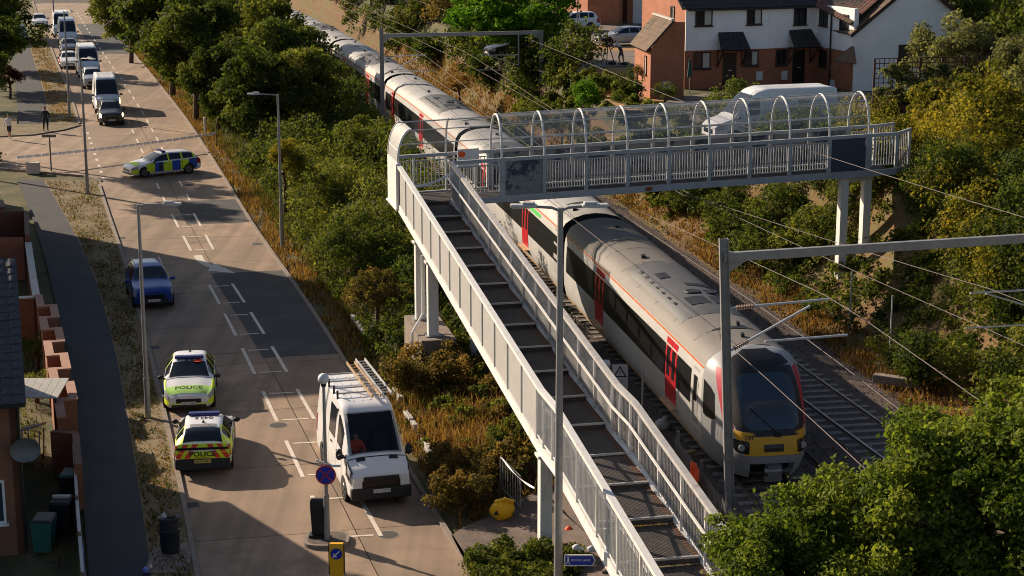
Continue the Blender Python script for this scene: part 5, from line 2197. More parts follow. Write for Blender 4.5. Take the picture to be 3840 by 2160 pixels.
def porch(p, q, u, dm):
    c, d, n = on_wall(p, q, u, 0, 0)
    up = lambda v, z: Vector((v.x, v.y, z))
    b = MB()
    b.hexa([up(c - d * .45, 5.3), up(c + d * .45, 5.3), up(c + d * .45 - n * .05, 5.3), up(c - d * .45 - n * .05, 5.3)] and
           [up(c - d * .45 + n * .05, 5.3), up(c + d * .45 + n * .05, 5.3), up(c + d * .45, 5.3), up(c - d * .45, 5.3), up(c - d * .45 + n * .05, 7.4), up(c + d * .45 + n * .05, 7.4), up(c + d * .45, 7.4), up(c - d * .45, 7.4)], dm)
    dr = b.build('front_door', ter)
    b = MB()
    b.beam(up(c - d * .12 + n * .065, 6.3), up(c + d * .12 + n * .065, 6.3), .02, .06, 'galv_light')
    b.build('letter_box', dr)
    e0, e1 = up(c - d * .98 + n * 1.05, 7.68), up(c + d * .98 + n * 1.05, 7.68)
    r0, r1 = up(c - d * .82 + n * .07, 8.68), up(c + d * .82 + n * .07, 8.68)
    tiled_roof(ter, e0, e1, r0, r1, 6, 5, 'tile_dark', name='porch_roof')
    for s in (-1, 1):
        b = MB()
        a = c + d * .82 * s
        b.beam(up(a + n * .06, 6.6), up(a + n * .95, 7.55), .07, .08, 'timber')
        b.beam(up(a + n * .06, 6.5), up(a + n * .06, 7.6), .07, .07, 'timber', up=(0, 1, 0))
        b.beam(up(a + n * .06, 7.58), up(a + n * 1.0, 7.58), .07, .08, 'timber')
        b.build('porch_bracket', ter)


porch(A0, A1, 3.0, 'timber')
porch(A1, A2, 2.35, 'black')
for (p, q, u, z) in ((A0, A1, 5.0, 5.9), (A1, A2, 1.25, 5.85), (A2, C1, 2.2, 5.4)):
    c, d, n = on_wall(p, q, u, z, .06)
    b = MB()
    b.box(c, (.42, .12, .55), 'sign_white', rz=math.atan2(d.y, d.x))
    b.build('meter_box', ter)
c, d, n = on_wall(A2, C1, 1.9, 0, .14)
b = MB()
b.cyl((c.x, c.y, 4.6), (c.x, c.y, 10.0), .05, .05, 'black', 8)
b.build('down_pipe', ter)
# side extension with lean-to roof
ex = [(8.25, 109.1), (10.30, 109.6), (10.74, 114.0), (7.55, 112.9)]
b = MB()
wall_seg(b, ex[3], ex[0], 4.3, 8.2, 'brick')
up = lambda v, z: Vector((v[0], v[1], z))
b.extrude([up(ex[0], 4.3), up(ex[1], 4.3), up(ex[1], 9.75), up((9.45, 109.4), 9.75), up(ex[0], 8.2)], (0.03, .25, 0), 'brick')
b.build('extension_wall', ter)
tiled_roof(ter, up((7.25, 113.2), 8.1), up((7.95, 108.9), 8.1), up((8.75, 113.8), 9.85), up((9.55, 109.15), 9.85), 12, 7, 'tile_brown', name='extension_roof')
b = MB()
b.beam(up((8.75, 113.8), 9.92), up((9.55, 109.15), 9.92), .22, .10, 'pale_paint')
b.build('ridge_capping', ter)
window(ter, ex[3], ex[0], 2.8, 6.6, 7.7, .4, bars=0, curtain='pale_paint')
c, d, n = on_wall(ex[0], ex[1], 1.0, 5.9, .06)
b = MB()
b.box(c, (.5, .12, .7), 'pale_paint', rz=math.atan2(d.y, d.x))
b.build('meter_box', ter)

# --- white gable house
gh = thing('white_house', 'white rendered gable house with brown tiled roof beside the terrace', 'house', (21.05, 113, 5.2))
G0, G1 = (21.05, 113.0), (28.8, 115.0)
b = MB()
d, n = wall_seg(b, G0, G1, 4.6, 8.9, 'render_white')
mid = (Vector((*G0, 0)) + Vector((*G1, 0))) / 2
b.extrude([up(G0, 8.9), up(G1, 8.9), Vector((mid.x, mid.y, 12.0))], -n * .25, 'render_white')
b.build('wall', gh)
b = MB()
wall_seg(b, (G0[0] - 2.0, G0[1] + 7.5), G0, 8.0, 8.85, 'render_white')
b.build('flank_wall', gh)
bk = -n * 8.0
e0 = up(G0, 8.75) + n * .25 - d * .35
pk0 = Vector((mid.x, mid.y, 12.12)) + n * .25
tiled_roof(gh, e0 + bk, e0, pk0 + bk, pk0, 24, 13, 'tile_brown')
e1 = up(G1, 8.75) + n * .25 + d * .35
tiled_roof(gh, e1, e1 + bk, pk0, pk0 + bk, 4, 4, 'tile_brown')
b = MB()
b.beam(e0 - Vector((0, 0, .12)), pk0 - Vector((0, 0, .12)), .06, .22, 'timber')
b.beam(e1 - Vector((0, 0, .12)), pk0 - Vector((0, 0, .12)), .06, .22, 'timber')
b.build('barge_board', gh)
window(gh, G0, G1, 3.75, 6.85, 8.0, 1.5, bars=1)
b = MB()
for u in (-0.9, 1.6):
    c = e0.lerp(pk0, .35) + bk * (.25 + .1 * u)
    b.cyl(c, c + Vector((0, 0, .45)), .05, .05, 'pale_paint', 8)
b.build('flue', gh)
# small porch roof between terrace and gable house
b = MB()
b.extrude([up((19.9, 112.9), 7.05), up((21.0, 111.6), 7.0), up((21.05, 112.95), 7.95)], (-.12, .1, .06), 'tile_brown')
b.build('porch_hood', gh)

# --- brick house at the back
bh = thing('brick_house', 'orange brick house with white window and garage door behind the parked cars', 'house', (8, 160, 5.2))
B0, B1, B2 = (6.6, 161.0), (9.6, 160.6), (14.0, 158.5)
b = MB()
wall_seg(b, (3.9, 168), B0, 5.0, 10.5, 'brick')
wall_seg(b, B0, B1, 5.0, 10.5, 'brick')
b.build('wall', bh)
b = MB()
wall_seg(b, B1, (9.75, 164), 5.0, 10.5, 'brick_dark')
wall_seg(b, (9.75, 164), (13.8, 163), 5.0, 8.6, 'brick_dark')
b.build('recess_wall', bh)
b = MB()
wall_seg(b, (10.6, 161.8), (12.3, 161.4), 5.2, 7.6, 'sign_white')
b.build('garage_door', bh)
b = MB()
wall_seg(b, (10.2, 161.9), (12.8, 161.3), 7.6, 9.8, 'brick')
wall_seg(b, (12.3, 161.3), (12.8, 161.2), 5.2, 7.6, 'brick')
wall_seg(b, (10.1, 161.95), (10.6, 161.85), 5.2, 7.6, 'brick')
b.build('garage_wall', bh)
window(bh, B0, B1, 1.75, 7.9, 9.3, 1.1, frame='white_paint', bars=2)
b = MB()
b.extrude([up((3.5, 168.4), 10.5), up((6.4, 160.5), 10.5), up((9.9, 160.2), 10.5), up((14, 163), 10.5), up((10, 170), 10.5)], (0, 0, .5), 'tile_dark')
b.build('roof', bh)

# --- near house, bottom left (built square to the road)
nh = thing('brick_house', 'dark brick house with grey tiled roof at the bottom left corner', 'house', (-13.7, 48.65, 0), R(15.7))
WM_nh = WM[nh]
WM[nh] = Matrix()
HB = 10.0
H0, H1 = (-5, 0), (0, 0)
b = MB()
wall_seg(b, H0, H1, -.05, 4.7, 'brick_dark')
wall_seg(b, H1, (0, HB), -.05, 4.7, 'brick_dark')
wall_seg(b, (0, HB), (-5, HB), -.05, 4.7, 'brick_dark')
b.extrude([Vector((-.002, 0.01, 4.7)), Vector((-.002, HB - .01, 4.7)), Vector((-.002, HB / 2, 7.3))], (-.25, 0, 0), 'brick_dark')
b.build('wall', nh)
tiled_roof(nh, (-4.0, -.45, 4.55), (.22, -.45, 4.55), (-4.0, HB / 2, 7.45), (.22, HB / 2, 7.45), 13, 18, 'tile_grey')
b = MB()
b.hexa([Vector(p) for p in ((-5.2, -.45, 4.45), (-4.0, -.45, 4.45), (-4.0, HB / 2, 7.35), (-5.2, HB / 2, 7.35), (-5.2, -.45, 4.58), (-4.01, -.45, 4.58), (-4.01, HB / 2, 7.48), (-5.2, HB / 2, 7.48))], 'tile_grey')
b.hexa([Vector(p) for p in ((-5.2, HB / 2 + .01, 7.35), (.22, HB / 2 + .01, 7.35), (.22, HB + .4, 4.45), (-5.2, HB + .4, 4.45), (-5.2, HB / 2 + .01, 7.48), (.22, HB / 2 + .01, 7.48), (.22, HB + .4, 4.58), (-5.2, HB + .4, 4.58))], 'tile_grey')
b.build('roof_slope', nh)
b = MB()
b.beam((-5.2, -.52, 4.5), (.2, -.52, 4.5), .12, .13, 'black')
b.cyl((-.02, -.08, .1), (-.02, -.08, 4.5), .045, .045, 'black', 8)
b.build('gutter', nh)
window(nh, H0, H1, 3.75, .95, 2.22, 1.5, frame='white_paint', bars=1, pane='glass_blue')
b = MB()
rows = []
dc = Vector((.12, -.25, 3.15))
for i in range(6):
    r_ = .42 * i / 5
    rows.append([dc + Vector((r_ * math.cos(2 * math.pi * k / 20), -.04 - .12 * (r_ / .42) ** 2, r_ * math.sin(2 * math.pi * k / 20) * .85)) for k in range(21)])
b.grid(rows, 'galv_dark')
b.beam(dc + Vector((0, .0, 0)), dc + Vector((-.1, .3, -.15)), .05, .05, 'black')
b.build('satellite_dish', nh, smooth=True)
WM[nh] = WM_nh

# --- two unseen blocks of flats, added and sized to shade the road
def flats(label, x, y, w, l, h):
    t = thing('unseen_flats', label, 'flats', (x, y, 0), R(15.5))
    keep = WM[t]
    WM[t] = Matrix()
    b = MB()
    for p, q in (((-w, 0), (0, 0)), ((0, 0), (0, l)), ((0, l), (-w, l)), ((-w, l), (-w, 0))):
        wall_seg(b, p, q, -.05, h, 'brick_dark')
    b.build('wall', t)
    b = MB()
    b.box((-w / 2, l / 2, h + .12), (w + .5, l + .5, .24), 'tile_grey')
    b.build('roof', t)
    for k in range(int(l // 3)):
        for z in (1.0, 3.7, 6.4):
            if z + 1.3 < h:
                window(t, (0, 0), (0, l), 1.6 + 3 * k, z, z + 1.3, 1.3, frame='white_paint')
    WM[t] = keep


flats('unseen brick flats off the left edge, added to shade the road beyond the garden walls', -25.3, 82.0, 10, 17.5, 12.4)
flats('unseen brick flats off the left edge, added to shade the road by the near house', -19.6, 50.5, 10, 10.6, 10.6)

# ================================================================== WALLS AND FENCES ON THE LEFT
def zigzag_wall(label, p, q, n, dep, z, m='brick_dark'):
    p, q = Vector((*p, 0)), Vector((*q, 0))
    d = (q - p) / n
    dn = d.normalized()
    nn = Vector((dn.y, -dn.x, 0))
    if nn.x < 0:
        nn = -nn
    t = thing('garden_wall', label, 'wall', p)
    for i in range(n):
        a = p + d * i + nn * (dep if i % 2 else 0)
        c = a + d
        b = MB()
        ln = (c - a).length
        b.beam(a + Vector((0, 0, z / 2)) - dn * .1, c + Vector((0, 0, z / 2)) + dn * .1, .22, z, m)
        w = b.build('wall_panel', t)
        b = MB()
        b.beam(a + Vector((0, 0, z + .03)) - dn * .14, c + Vector((0, 0, z + .03)) + dn * .14, .30, .06, 'coping')
        b.build('coping', w)
        if i < n - 1:
            s = nn * (dep if i % 2 == 0 else -dep)
            b = MB()
            b.beam(c + Vector((0, 0, z / 2 - .004)) + s.normalized() * .11, c + s + Vector((0, 0, z / 2 - .004)) - s.normalized() * .11, .196, z - .012, m)
            w2 = b.build('wall_return', t)
            b = MB()
            b.beam(c + Vector((0, 0, z + .026)) + s.normalized() * .15, c + s + Vector((0, 0, z + .026)) - s.normalized() * .15, .28, .06, 'coping')
            b.build('coping', w2)
    return t


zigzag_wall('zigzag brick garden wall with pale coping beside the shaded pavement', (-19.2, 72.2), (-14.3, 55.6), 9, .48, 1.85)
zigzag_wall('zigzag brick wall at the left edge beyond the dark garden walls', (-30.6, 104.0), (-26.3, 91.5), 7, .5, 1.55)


def plain_wall(label, pts, z, m='brick_dark', th=.22, cop=None):
    t = thing('garden_wall', label, 'wall', (pts[0][0], pts[0][1], 0))
    for i in range(len(pts) - 1):
        b = MB()
        p, q = Vector((*pts[i], z / 2)), Vector((*pts[i + 1], z / 2))
        dd = (q - p).normalized() * (.11 if i else 0)
        b.beam(p + dd, q + dd * 0, th, z, m)
        w = b.build('wall_panel', t)
        if cop:
            b = MB()
            b.beam(p + Vector((0, 0, z / 2 + .03)) + dd, q + Vector((0, 0, z / 2 + .03)), th + .08, .06, cop)
            b.build('coping', w)
    return t


plain_wall('tall dark brick wall round the first garden below the left zigzag wall', [(-30.5, 89.2), (-24.2, 89.6), (-22.6, 83.6)], 2.1)
plain_wall('dark brick wall across the garden behind the pale fence', [(-30, 83.0), (-22.75, 83.4)], 2.0)
plain_wall('brick wall with pale coping closing the small yard by the pavement', [(-22.5, 83.3), (-20.4, 76.0), (-19.35, 72.4), (-21.3, 72.0)], 1.75, 'brick_dark', cop='pale_paint')
plain_wall('dark brick wall between the near house yard and the pavement', [(-14.55, 55.3), (-13.75, 55.1), (-12.95, 52.0)], 1.5)
plain_wall('low pale boundary wall beside the grey tiled roof', [(-23.5, 72.6), (-21.4, 72.0), (-22.3, 76.2)], 1.35, 'fence_wood', cop='pale_paint')

# fence along the pavement, bottom left
ft = thing('panel_fence', 'weathered timber fence with pale top rail along the pavement', 'fence', (-13.7, 55, 0))
fp = [(-13.85, 55.14), (-13.2, 52.6), (-12.5, 49.8), (-11.75, 46.9), (-11.0, 44.0), (-10.2, 41.0)]
for i in range(5):
    p, q = Vector((*fp[i], 0)), Vector((*fp[i + 1], 0))
    b = MB()
    b.beam(p + Vector((0, 0, .55)), q + Vector((0, 0, .55)), .04, 1.05, 'fence_wood')
    b.build('fence_panel', ft)
    b = MB()
    b.beam(p + Vector((0, 0, 1.15)), q + Vector((0, 0, 1.15)), .09, .07, 'pale_paint')
    b.build('top_rail', ft)
    b = MB()
    b.beam(p, p + Vector((0, 0, 1.28)), .1, .1, 'fence_wood', up=(0, 1, 0))
    b.build('post', ft)
sag_tape('blue and white tape tied along the pavement fence at the bottom left', (-11.6, 46.6, 1.22), (-10.3, 41.5, 1.22), .03, .08, 'tape_blue')

# yard clutter beside the near house
pr_ = thing('lean_to_roof', 'pale ribbed plastic lean-to roof beside the zigzag wall', 'shelter', (-15.4, 57.3, 0))
b = MB()
for i in range(6):
    x0 = -16.3 + i * .26
    b.hexa([Vector((x0, 57.0, 2.05)), Vector((x0 + .25, 57.0, 2.05)), Vector((x0 + .25, 58.6, 2.25)), Vector((x0, 58.6, 2.25)), Vector((x0, 57.0, 2.09)), Vector((x0 + .25, 57.0, 2.09)), Vector((x0 + .25, 58.6, 2.29)), Vector((x0, 58.6, 2.29))], 'pale_roof')
    b.build('roof_strip', pr_)
    b = MB()
for x in (-16.25, -14.85):
    b.beam((x, 57.05, 0), (x, 57.05, 2.05), .08, .08, 'timber', up=(0, 1, 0))
b.build('posts', pr_)
gb = thing('garden_chair', 'white garden lounger with dark cushion beside the near house wall', 'chair', (-15.6, 56.9, 0))
b = MB()
b.hexa([Vector((-16.0, 56.7, 1.0)), Vector((-15.4, 56.8, 1.15)), Vector((-15.2, 57.2, 1.15)), Vector((-15.85, 57.2, 1.0)), Vector((-16.0, 56.7, 1.06)), Vector((-15.4, 56.8, 1.21)), Vector((-15.2, 57.2, 1.21)), Vector((-15.85, 57.2, 1.06))], 'bag_white')
b.build('seat', gb)
for dx, dy in ((0, 0), (.55, .05), (.1, .4), (.6, .4)):
    b = MB()
    b.beam((-15.95 + dx, 56.75 + dy, 0), (-15.9 + dx, 56.75 + dy, 1.02), .04, .04, 'bag_white', up=(0, 1, 0))
    b.build('leg', gb)


def wheelie_bin(label, x, y, body, lid, rz=0.0):
    t = thing('wheelie_bin', label, 'bin', (x, y, 0), rz, group='wheeled bins in the house yard')
    b = MB()
    b.hexa([Vector(p) for p in ((-.24, -.28, .08), (.24, -.28, .08), (.24, .24, .08), (-.24, .24, .08), (-.29, -.36, .98), (.29, -.36, .98), (.29, .36, .98), (-.29, .36, .98))], body)
    b.build('tub', t, world=False)
    b = MB()
    b.hexa([Vector(p) for p in ((-.31, -.4, .985), (.31, -.4, .985), (.31, .38, .985), (-.31, .38, .985), (-.25, -.34, 1.06), (.25, -.34, 1.06), (.25, .34, 1.08), (-.25, .34, 1.08))], lid)
    b.build('lid', t, world=False, bevel=.02)
    for s in (-1, 1):
        b = MB()
        b.cyl((s * .25, .28, .1), (s * .31, .28, .1), .1, .1, 'tyre', 12)
        b.build('wheel', t, world=False)


wheelie_bin('green lidded wheelie bin against the near house wall', -13.35, 52.6, 'bin_black', 'laptop_green')
wheelie_bin('black wheelie bin with pale strip in the near house yard', -13.05, 50.2, 'bin_black', 'bin_black')
wheelie_bin('dark green wheelie bin nearest the house corner', -13.2, 48.7, 'laptop_green', 'bin_black')
b = MB()
b.box((-13.05, 50.2, 1.13), (.5, .1, .06), 'pale_paint')
tag(b.build('pale_plank'), 'short pale plank lying across the yard bins', 'plank')

# ================================================================== STREET FURNITURE
def lamp_post(label, x, y, h, arms, z0=0.0, r=.085, name='street_lamp', group='street lamps'):
    t = thing(name, label, 'street lamp', (x, y, z0), group=group)
    b = MB()
    b.cyl((x, y, z0), (x, y, z0 + 1.5), r * 1.25, r * 1.2, 'galv', 12)
    b.cyl((x, y, z0 + 1.5), (x, y, z0 + h), r, r * .62, 'galv', 12)
    b.build('pole', t, smooth=True)
    for dx, dy in arms:
        L_ = math.hypot(dx, dy)
        ux, uy = dx / L_, dy / L_
        b = MB()
        b.tube([(x, y, z0 + h - .08), (x + ux * .2, y + uy * .2, z0 + h + .0), (x + dx * .75, y + dy * .75, z0 + h + .03)], .035, 'galv', 7)
        b.build('arm', t, smooth=True)
        b = MB()
        c = Vector((x + dx * .86, y + dy * .86, z0 + h + .04))
        M3 = Matrix.Rotation(math.atan2(uy, ux), 3, 'Z')
        b.box(c, (.62, .24, .07), 'galv_light', mtx=M3)
        b.box(c + Vector((ux * -.12, uy * -.12, .06)), (.30, .18, .06), 'galv_light', mtx=M3)
        hd = b.build('lamp_head', t, bevel=.02)
        b = MB()
        b.box(c + Vector((ux * .05, uy * .05, -.045)), (.42, .18, .015), 'lamp_glass', mtx=M3)
        b.build('lens', hd)
    return t


lamp_post('street lamp on the left verge whose pole crosses in front of the blue car', -12.74, 61.34, 7.64, [(1.35, 0)])
lamp_post('street lamp among bushes on the right roadside', -11.6, 90.4, 7.8, [(-1.4, 0)])
lamp_post('street lamp at the junction corner by the dry grass', -24.9, 105.8, 8.0, [(.9, -.8)])
lamp_post('street lamp on the far verge beside the queue of traffic', -33.75, 138.9, 8.1, [(.8, -.9)])
lamp_post('most distant street lamp on the left pavement by the dark trees', -51.2, 206, 8.0, [(1.2, -.2)])
lamp_post('tall double-armed street lamp in front of the footbridge ramp', 1.13, 42.0, 11.15, [(-1.0, .05), (.95, .12)], r=.11)
lamp_post('thin grey lamp post on the dry lawn by the silver car', 5.0, 140.5, 6.5, [(.7, 0)], z0=5.2, r=.06)

# finger post sign on the lamp
fs = thing('footpath_sign', 'blue pointed footpath sign with walking figure fixed to the tall lamp post', 'sign', (1.2, 42, 2.4))
b = MB()
sx0, sx1, sy, sz = 1.27, 2.05, 41.93, 2.42
poly = [Vector((sx0, sy, sz - .145)), Vector((sx1 - .08, sy, sz - .145)), Vector((sx1, sy, sz)), Vector((sx1 - .08, sy, sz + .145)), Vector((sx0, sy, sz + .145))]
b.extrude(poly, (0, .03, 0), 'sign_white')
b.build('plate', fs)
b = MB()
b.add([Vector((sx0 + .03, sy - .004, sz - .115)), Vector((sx1 - .10, sy - .004, sz - .115)), Vector((sx1 - .045, sy - .004, sz)), Vector((sx1 - .10, sy - .004, sz + .115)), Vector((sx0 + .03, sy - .004, sz + .115))], [(0, 1, 2, 3, 4)], 'sign_blue')
b.build('face', fs)
b = MB()
w0 = Vector((sx0 + .10, sy - .008, sz))
b.add([w0 + Vector((.025 * math.cos(2 * math.pi * i / 10), 0, .075 + .022 * math.sin(2 * math.pi * i / 10))) for i in range(10)], [tuple(range(10))], 'sign_white')
b.add([w0 + Vector(p) for p in ((-.018, 0, .05), (.02, 0, .05), (.022, 0, -.02), (-.02, 0, -.02))], [(0, 3, 2, 1)], 'sign_white')
b.add([w0 + Vector(p) for p in ((-.02, 0, -.02), (.0, 0, -.02), (-.04, 0, -.10), (-.058, 0, -.09))], [(0, 3, 2, 1)], 'sign_white')
b.add([w0 + Vector(p) for p in ((.0, 0, -.02), (.022, 0, -.02), (.05, 0, -.10), (.03, 0, -.10))], [(0, 3, 2, 1)], 'sign_white')
b.build('walking_figure', fs)
lettering(fs, 'ROOK LANE', .085, 'sign_white', (sx0 + .41, sy - .008, sz + .01), (1, 0, 0), (0, 0, 1))

# traffic island with beacon, bollards and clearway sign
isl = thing('traffic_island', 'kerbed concrete traffic island in the middle of the road', 'traffic island', (-5.35, 49.4, 0))
b = MB()
pts = []
for i in range(22):
    a = 2 * math.pi * i / 22
    u_, v_ = .66 * math.copysign(abs(math.cos(a)) ** .6, math.cos(a)), .62 * math.copysign(abs(math.sin(a)) ** .6, math.sin(a))
    pts.append(Vector((-5.32 + u_ + .2 * v_ * -.2, 49.45 + v_, 0.0)))
b.extrude(pts, (0, 0, .14), 'kerb')
b.build('kerb_ring', isl)
b = MB()
b.add([Vector((-5.32 + (p.x + 5.32) * .82, 49.45 + (p.y - 49.45) * .82, .146)) for p in pts], [tuple(range(22))], 'path_tarmac')
b.build('infill', isl)
bc = thing('beacon_post', 'grey post topped with a white globe on the traffic island', 'beacon', (-5.28, 49.3, .146))
b = MB()
b.cyl((-5.28, 49.3, .15), (-5.28, 49.3, 1.5), .085, .08, 'galv', 12)
b.cyl((-5.28, 49.3, 1.5), (-5.28, 49.3, 4.75), .055, .045, 'galv', 12)
b.build('pole', bc, smooth=True)
b = MB()
b.ball((-5.28, 49.3, 4.92), .16, 'sign_white', 16, 10)
b.build('globe', bc, smooth=True)
b = MB()
b.cyl((-5.28, 49.3, 4.70), (-5.28, 49.3, 4.80), .07, .09, 'black', 10)
b.build('collar', bc)
b = MB()
b.beam((-5.55, 49.22, 2.55), (-5.0, 49.30, 2.35), .05, .05, 'sign_white')
b.box((-5.0, 49.26, 2.38), (.3, .1, .07), 'sign_white')
b.build('bracket', bc)
rs = thing('round_sign', 'round blue sign with red cross on the traffic island post', 'sign', (-5.28, 49.2, 2.1))
b = MB()
cc = Vector((-5.27, 49.19, 2.12))
b.cyl(cc, cc + Vector((0, .02, 0)), .29, .29, 'sign_red', 28)
b.build('rim', rs)
b = MB()
b.add([cc + Vector((.25 * math.cos(2 * math.pi * i / 24), -.004, .25 * math.sin(2 * math.pi * i / 24))) for i in range(24)], [tuple(range(24))], 'sign_blue')
b.build('disc', rs)
for a in (R(45), R(135)):
    b = MB()
    dv = Vector((math.cos(a), 0, math.sin(a)))
    b.beam(cc - dv * .25 + Vector((0, -.008, 0)), cc + dv * .25 + Vector((0, -.008, 0)), .008, .035, 'sign_red', up=(-dv.z, 0, dv.x))
    b.build('cross_bar', rs)


def island_bollard(label, x, y, z0, front, w=.42, h=1.15, amber=True):
    t = thing('island_bollard', label, 'bollard', (x, y, z0))
    b = MB()
    m = 'bollard_amber' if amber else 'black'
    sec = [(0, .30, .20), (.12, .34, .22), (.5, .37, .22), (.9, .42, .20), (1.08, .42, .16), (h, .36, .12)]
    rows = []
    for z, ww, dd in sec:
        rows.append([Vector((x + sx * ww / 2, y + sy * dd / 2, z0 + z)) for sx, sy in ((-1, -1), (1, -1), (1, 1), (-1, 1), (-1, -1))])
    b.grid(rows, m)
    b.add(rows[-1][:4], [(0, 1, 2, 3)], m)
    b.build('shell', t, bevel=.0)
    b = MB()
    b.box((x, y, z0 + .04), (.5, .34, .08), 'black')
    b.build('base', t)
    if amber:
        b = MB()
        c = Vector((x, y - .115, z0 + .88))
        b.cyl(c, c + Vector((0, .02, 0)), .155, .155, 'sign_blue', 24)
        dsc = b.build('keep_left_disc', t)
        b = MB()
        q0, q1 = c + Vector((.08, -.006, .08)), c + Vector((-.03, -.006, -.03))
        b.beam(q0, q1, .006, .035, 'sign_white', up=(1, 0, -1))
        b.add([c + Vector(p) for p in ((-.10, -.008, -.10), (.03, -.008, -.08), (-.08, -.008, .03))], [(0, 1, 2)], 'sign_white')
        b.build('arrow', dsc)
        for s in (-1, 1):
            b = MB()
            b.box((x + s * .205, y - .02, z0 + .72), (.018, .2, .85), 'black')
            b.build('edge_strip', t)
    return t


island_bollard('yellow keep-left bollard with blue arrow disc at the bottom edge', -4.72, 46.35, .02, True)
island_bollard('black-backed bollard standing on the traffic island', -5.56, 49.55, .146, False, amber=False)

# litter bin
lb = thing('litter_bin', 'round black litter bin with rubbish on top on the verge', 'bin', (-9.62, 48.5, .09))
b = MB()
rows = []
for z, r_ in ((0, .24), (.04, .26), (.12, .255), (.14, .275), (.6, .285), (.62, .30), (.68, .30), (.70, .275), (.95, .28), (.97, .30), (1.04, .30), (1.06, .24)):
    rows.append([Vector((-9.62 + r_ * math.cos(2 * math.pi * k / 20), 48.5 + r_ * math.sin(2 * math.pi * k / 20), .09 + z)) for k in range(21)])
b.grid(rows, 'bin_black')
b.add([p for p in rows[-1][:20]], [tuple(range(20))], 'black')
b.build('drum', lb, smooth=True)
b = MB()
b.ball((-9.58, 48.5, 1.22), (.17, .15, .13), 'fence_wood', 8, 5)
b.ball((-9.72, 48.45, 1.18), (.10, .10, .09), 'bag_white', 8, 5)
b.build('rubbish', lb)
b = MB()
b.ball((-10.0, 46.9, .18), (.10, .16, .09), 'tape_blue', 8, 5)
b.ball((-9.93, 47.2, .16), (.05, .10, .06), 'bag_white', 8, 5)
tag(b.build('crumpled_bag'), 'crumpled pale blue bag on the pavement edge below the bin', 'litter')

# junction sign post, cabinet
sp = thing('road_sign', 'thin post with small dark sign plate at the junction mouth', 'sign', (-29.1, 114.2, 0))
b = MB()
b.cyl((-29.1, 114.2, 0), (-29.1, 114.2, 2.3), .05, .05, 'galv_dark', 8)
b.build('pole', sp)
b = MB()
b.box((-29.1, 114.14, 2.25), (.9, .03, .18), 'galv_dark')
b.build('plate', sp)
cb = thing('utility_cabinet', 'small pale utility cabinet at the corner of the side street', 'cabinet', (-30.0, 113.3, 0))
b = MB()
b.box((-30.0, 113.3, .33), (.8, .45, .66), 'pale_paint')
b.build('body', cb, bevel=.03)
b = MB()
b.box((-30.0, 113.28, .69), (.86, .5, .06), 'pale_paint')
b.build('top', cb)
b = MB()
b.cyl((-22.1, 130.9, 0), (-22.1, 130.9, 1.1), .09, .09, 'white_paint', 10)
b.cyl((-22.1, 130.9, 1.1), (-22.1, 130.9, 1.14), .1, .07, 'white_paint', 10)
tag(b.build('marker_post', smooth=True), 'white marker post in dry grass on the right of the road', 'post')

# cordon across the road
ct = thing('cordon_tape', 'white police tape stretched right across the road and junction', 'tape', (-20.2, 123.9, 0))
pA, pB = Vector((-31.0, 113.45, 1.0)), Vector((-20.2, 123.85, 1.0))
for i in range(26):
    f0, f1 = i / 26, (i + .86) / 26
    sg = lambda f: Vector((0, 0, -.10 * 4 * f * (1 - f)))
    b = MB()
    b.beam(pA.lerp(pB, f0) + sg(f0), pA.lerp(pB, f1) + sg(f1), .02, .17, 'tape_white')
    b.build('white_block', ct)
b = MB()
b.tube([pA.lerp(pB, i / 20) + Vector((0, .01, -.10 * 4 * i / 20 * (1 - i / 20))) for i in range(21)], .012, 'tape_blue', 4)
b.build('strand', ct)
b = MB()
b.cyl((-20.2, 123.9, 0), (-20.2, 123.9, 1.1), .04, .04, 'fence_wood', 6)
b.build('stake', ct)

# lineside furniture
ws = thing('warning_sign', 'white railway warning sign with black triangle beside the ramp', 'sign', (3.68, 60, .7))
b = MB()
b.box((3.68, 60, 1.92), (.54, .03, .88), 'sign_white')
b.cyl((3.68, 60.06, .6), (3.68, 60.06, 2.3), .035, .035, 'galv', 8)
b.build('plate', ws)
b = MB()
tri = lambda r_, o: [Vector((3.68 + r_ * math.sin(a), 60 - .02 - o, 2.06 + r_ * math.cos(a))) for a in (0, -2 * math.pi / 3, 2 * math.pi / 3)]
b.add(tri(.27, 0), [(0, 1, 2)], 'ink')
b.add(tri(.19, .004), [(0, 1, 2)], 'sign_white')
b.add([Vector((3.68 + x, 60 - .03, z)) for x, z in ((-.018, 2.16), (.018, 2.16), (.010, 2.04), (-.010, 2.04))], [(0, 3, 2, 1)], 'ink')
b.add([Vector((3.68 + .018 * math.cos(2 * math.pi * i / 8), 60 - .03, 2.0 + .018 * math.sin(2 * math.pi * i / 8))) for i in range(8)], [tuple(range(8))], 'ink')
b.build('warning_triangle', ws)
b = MB()
for z, w_ in ((1.80, .38), (1.74, .34), (1.62, .40)):
    b.add([Vector((3.68 + x, 60 - .021, zz)) for x, zz in ((-w_ / 2, z - .015), (w_ / 2, z - .015), (w_ / 2, z + .012), (-w_ / 2, z + .012))], [(0, 1, 2, 3)], 'sign_grey')
b.build('small_print', ws)
lc = thing('equipment_case', 'white lineside equipment case just left of the warning sign', 'cabinet', (3.0, 62, .7))
b = MB()
b.box((3.05, 62, 1.2), (.6, .5, 1.2), 'sign_grey')
b.build('body', lc)
b = MB()
b.box((3.05, 61.98, 1.85), (.78, .66, .10), 'sign_white')
b.build('lid', lc)
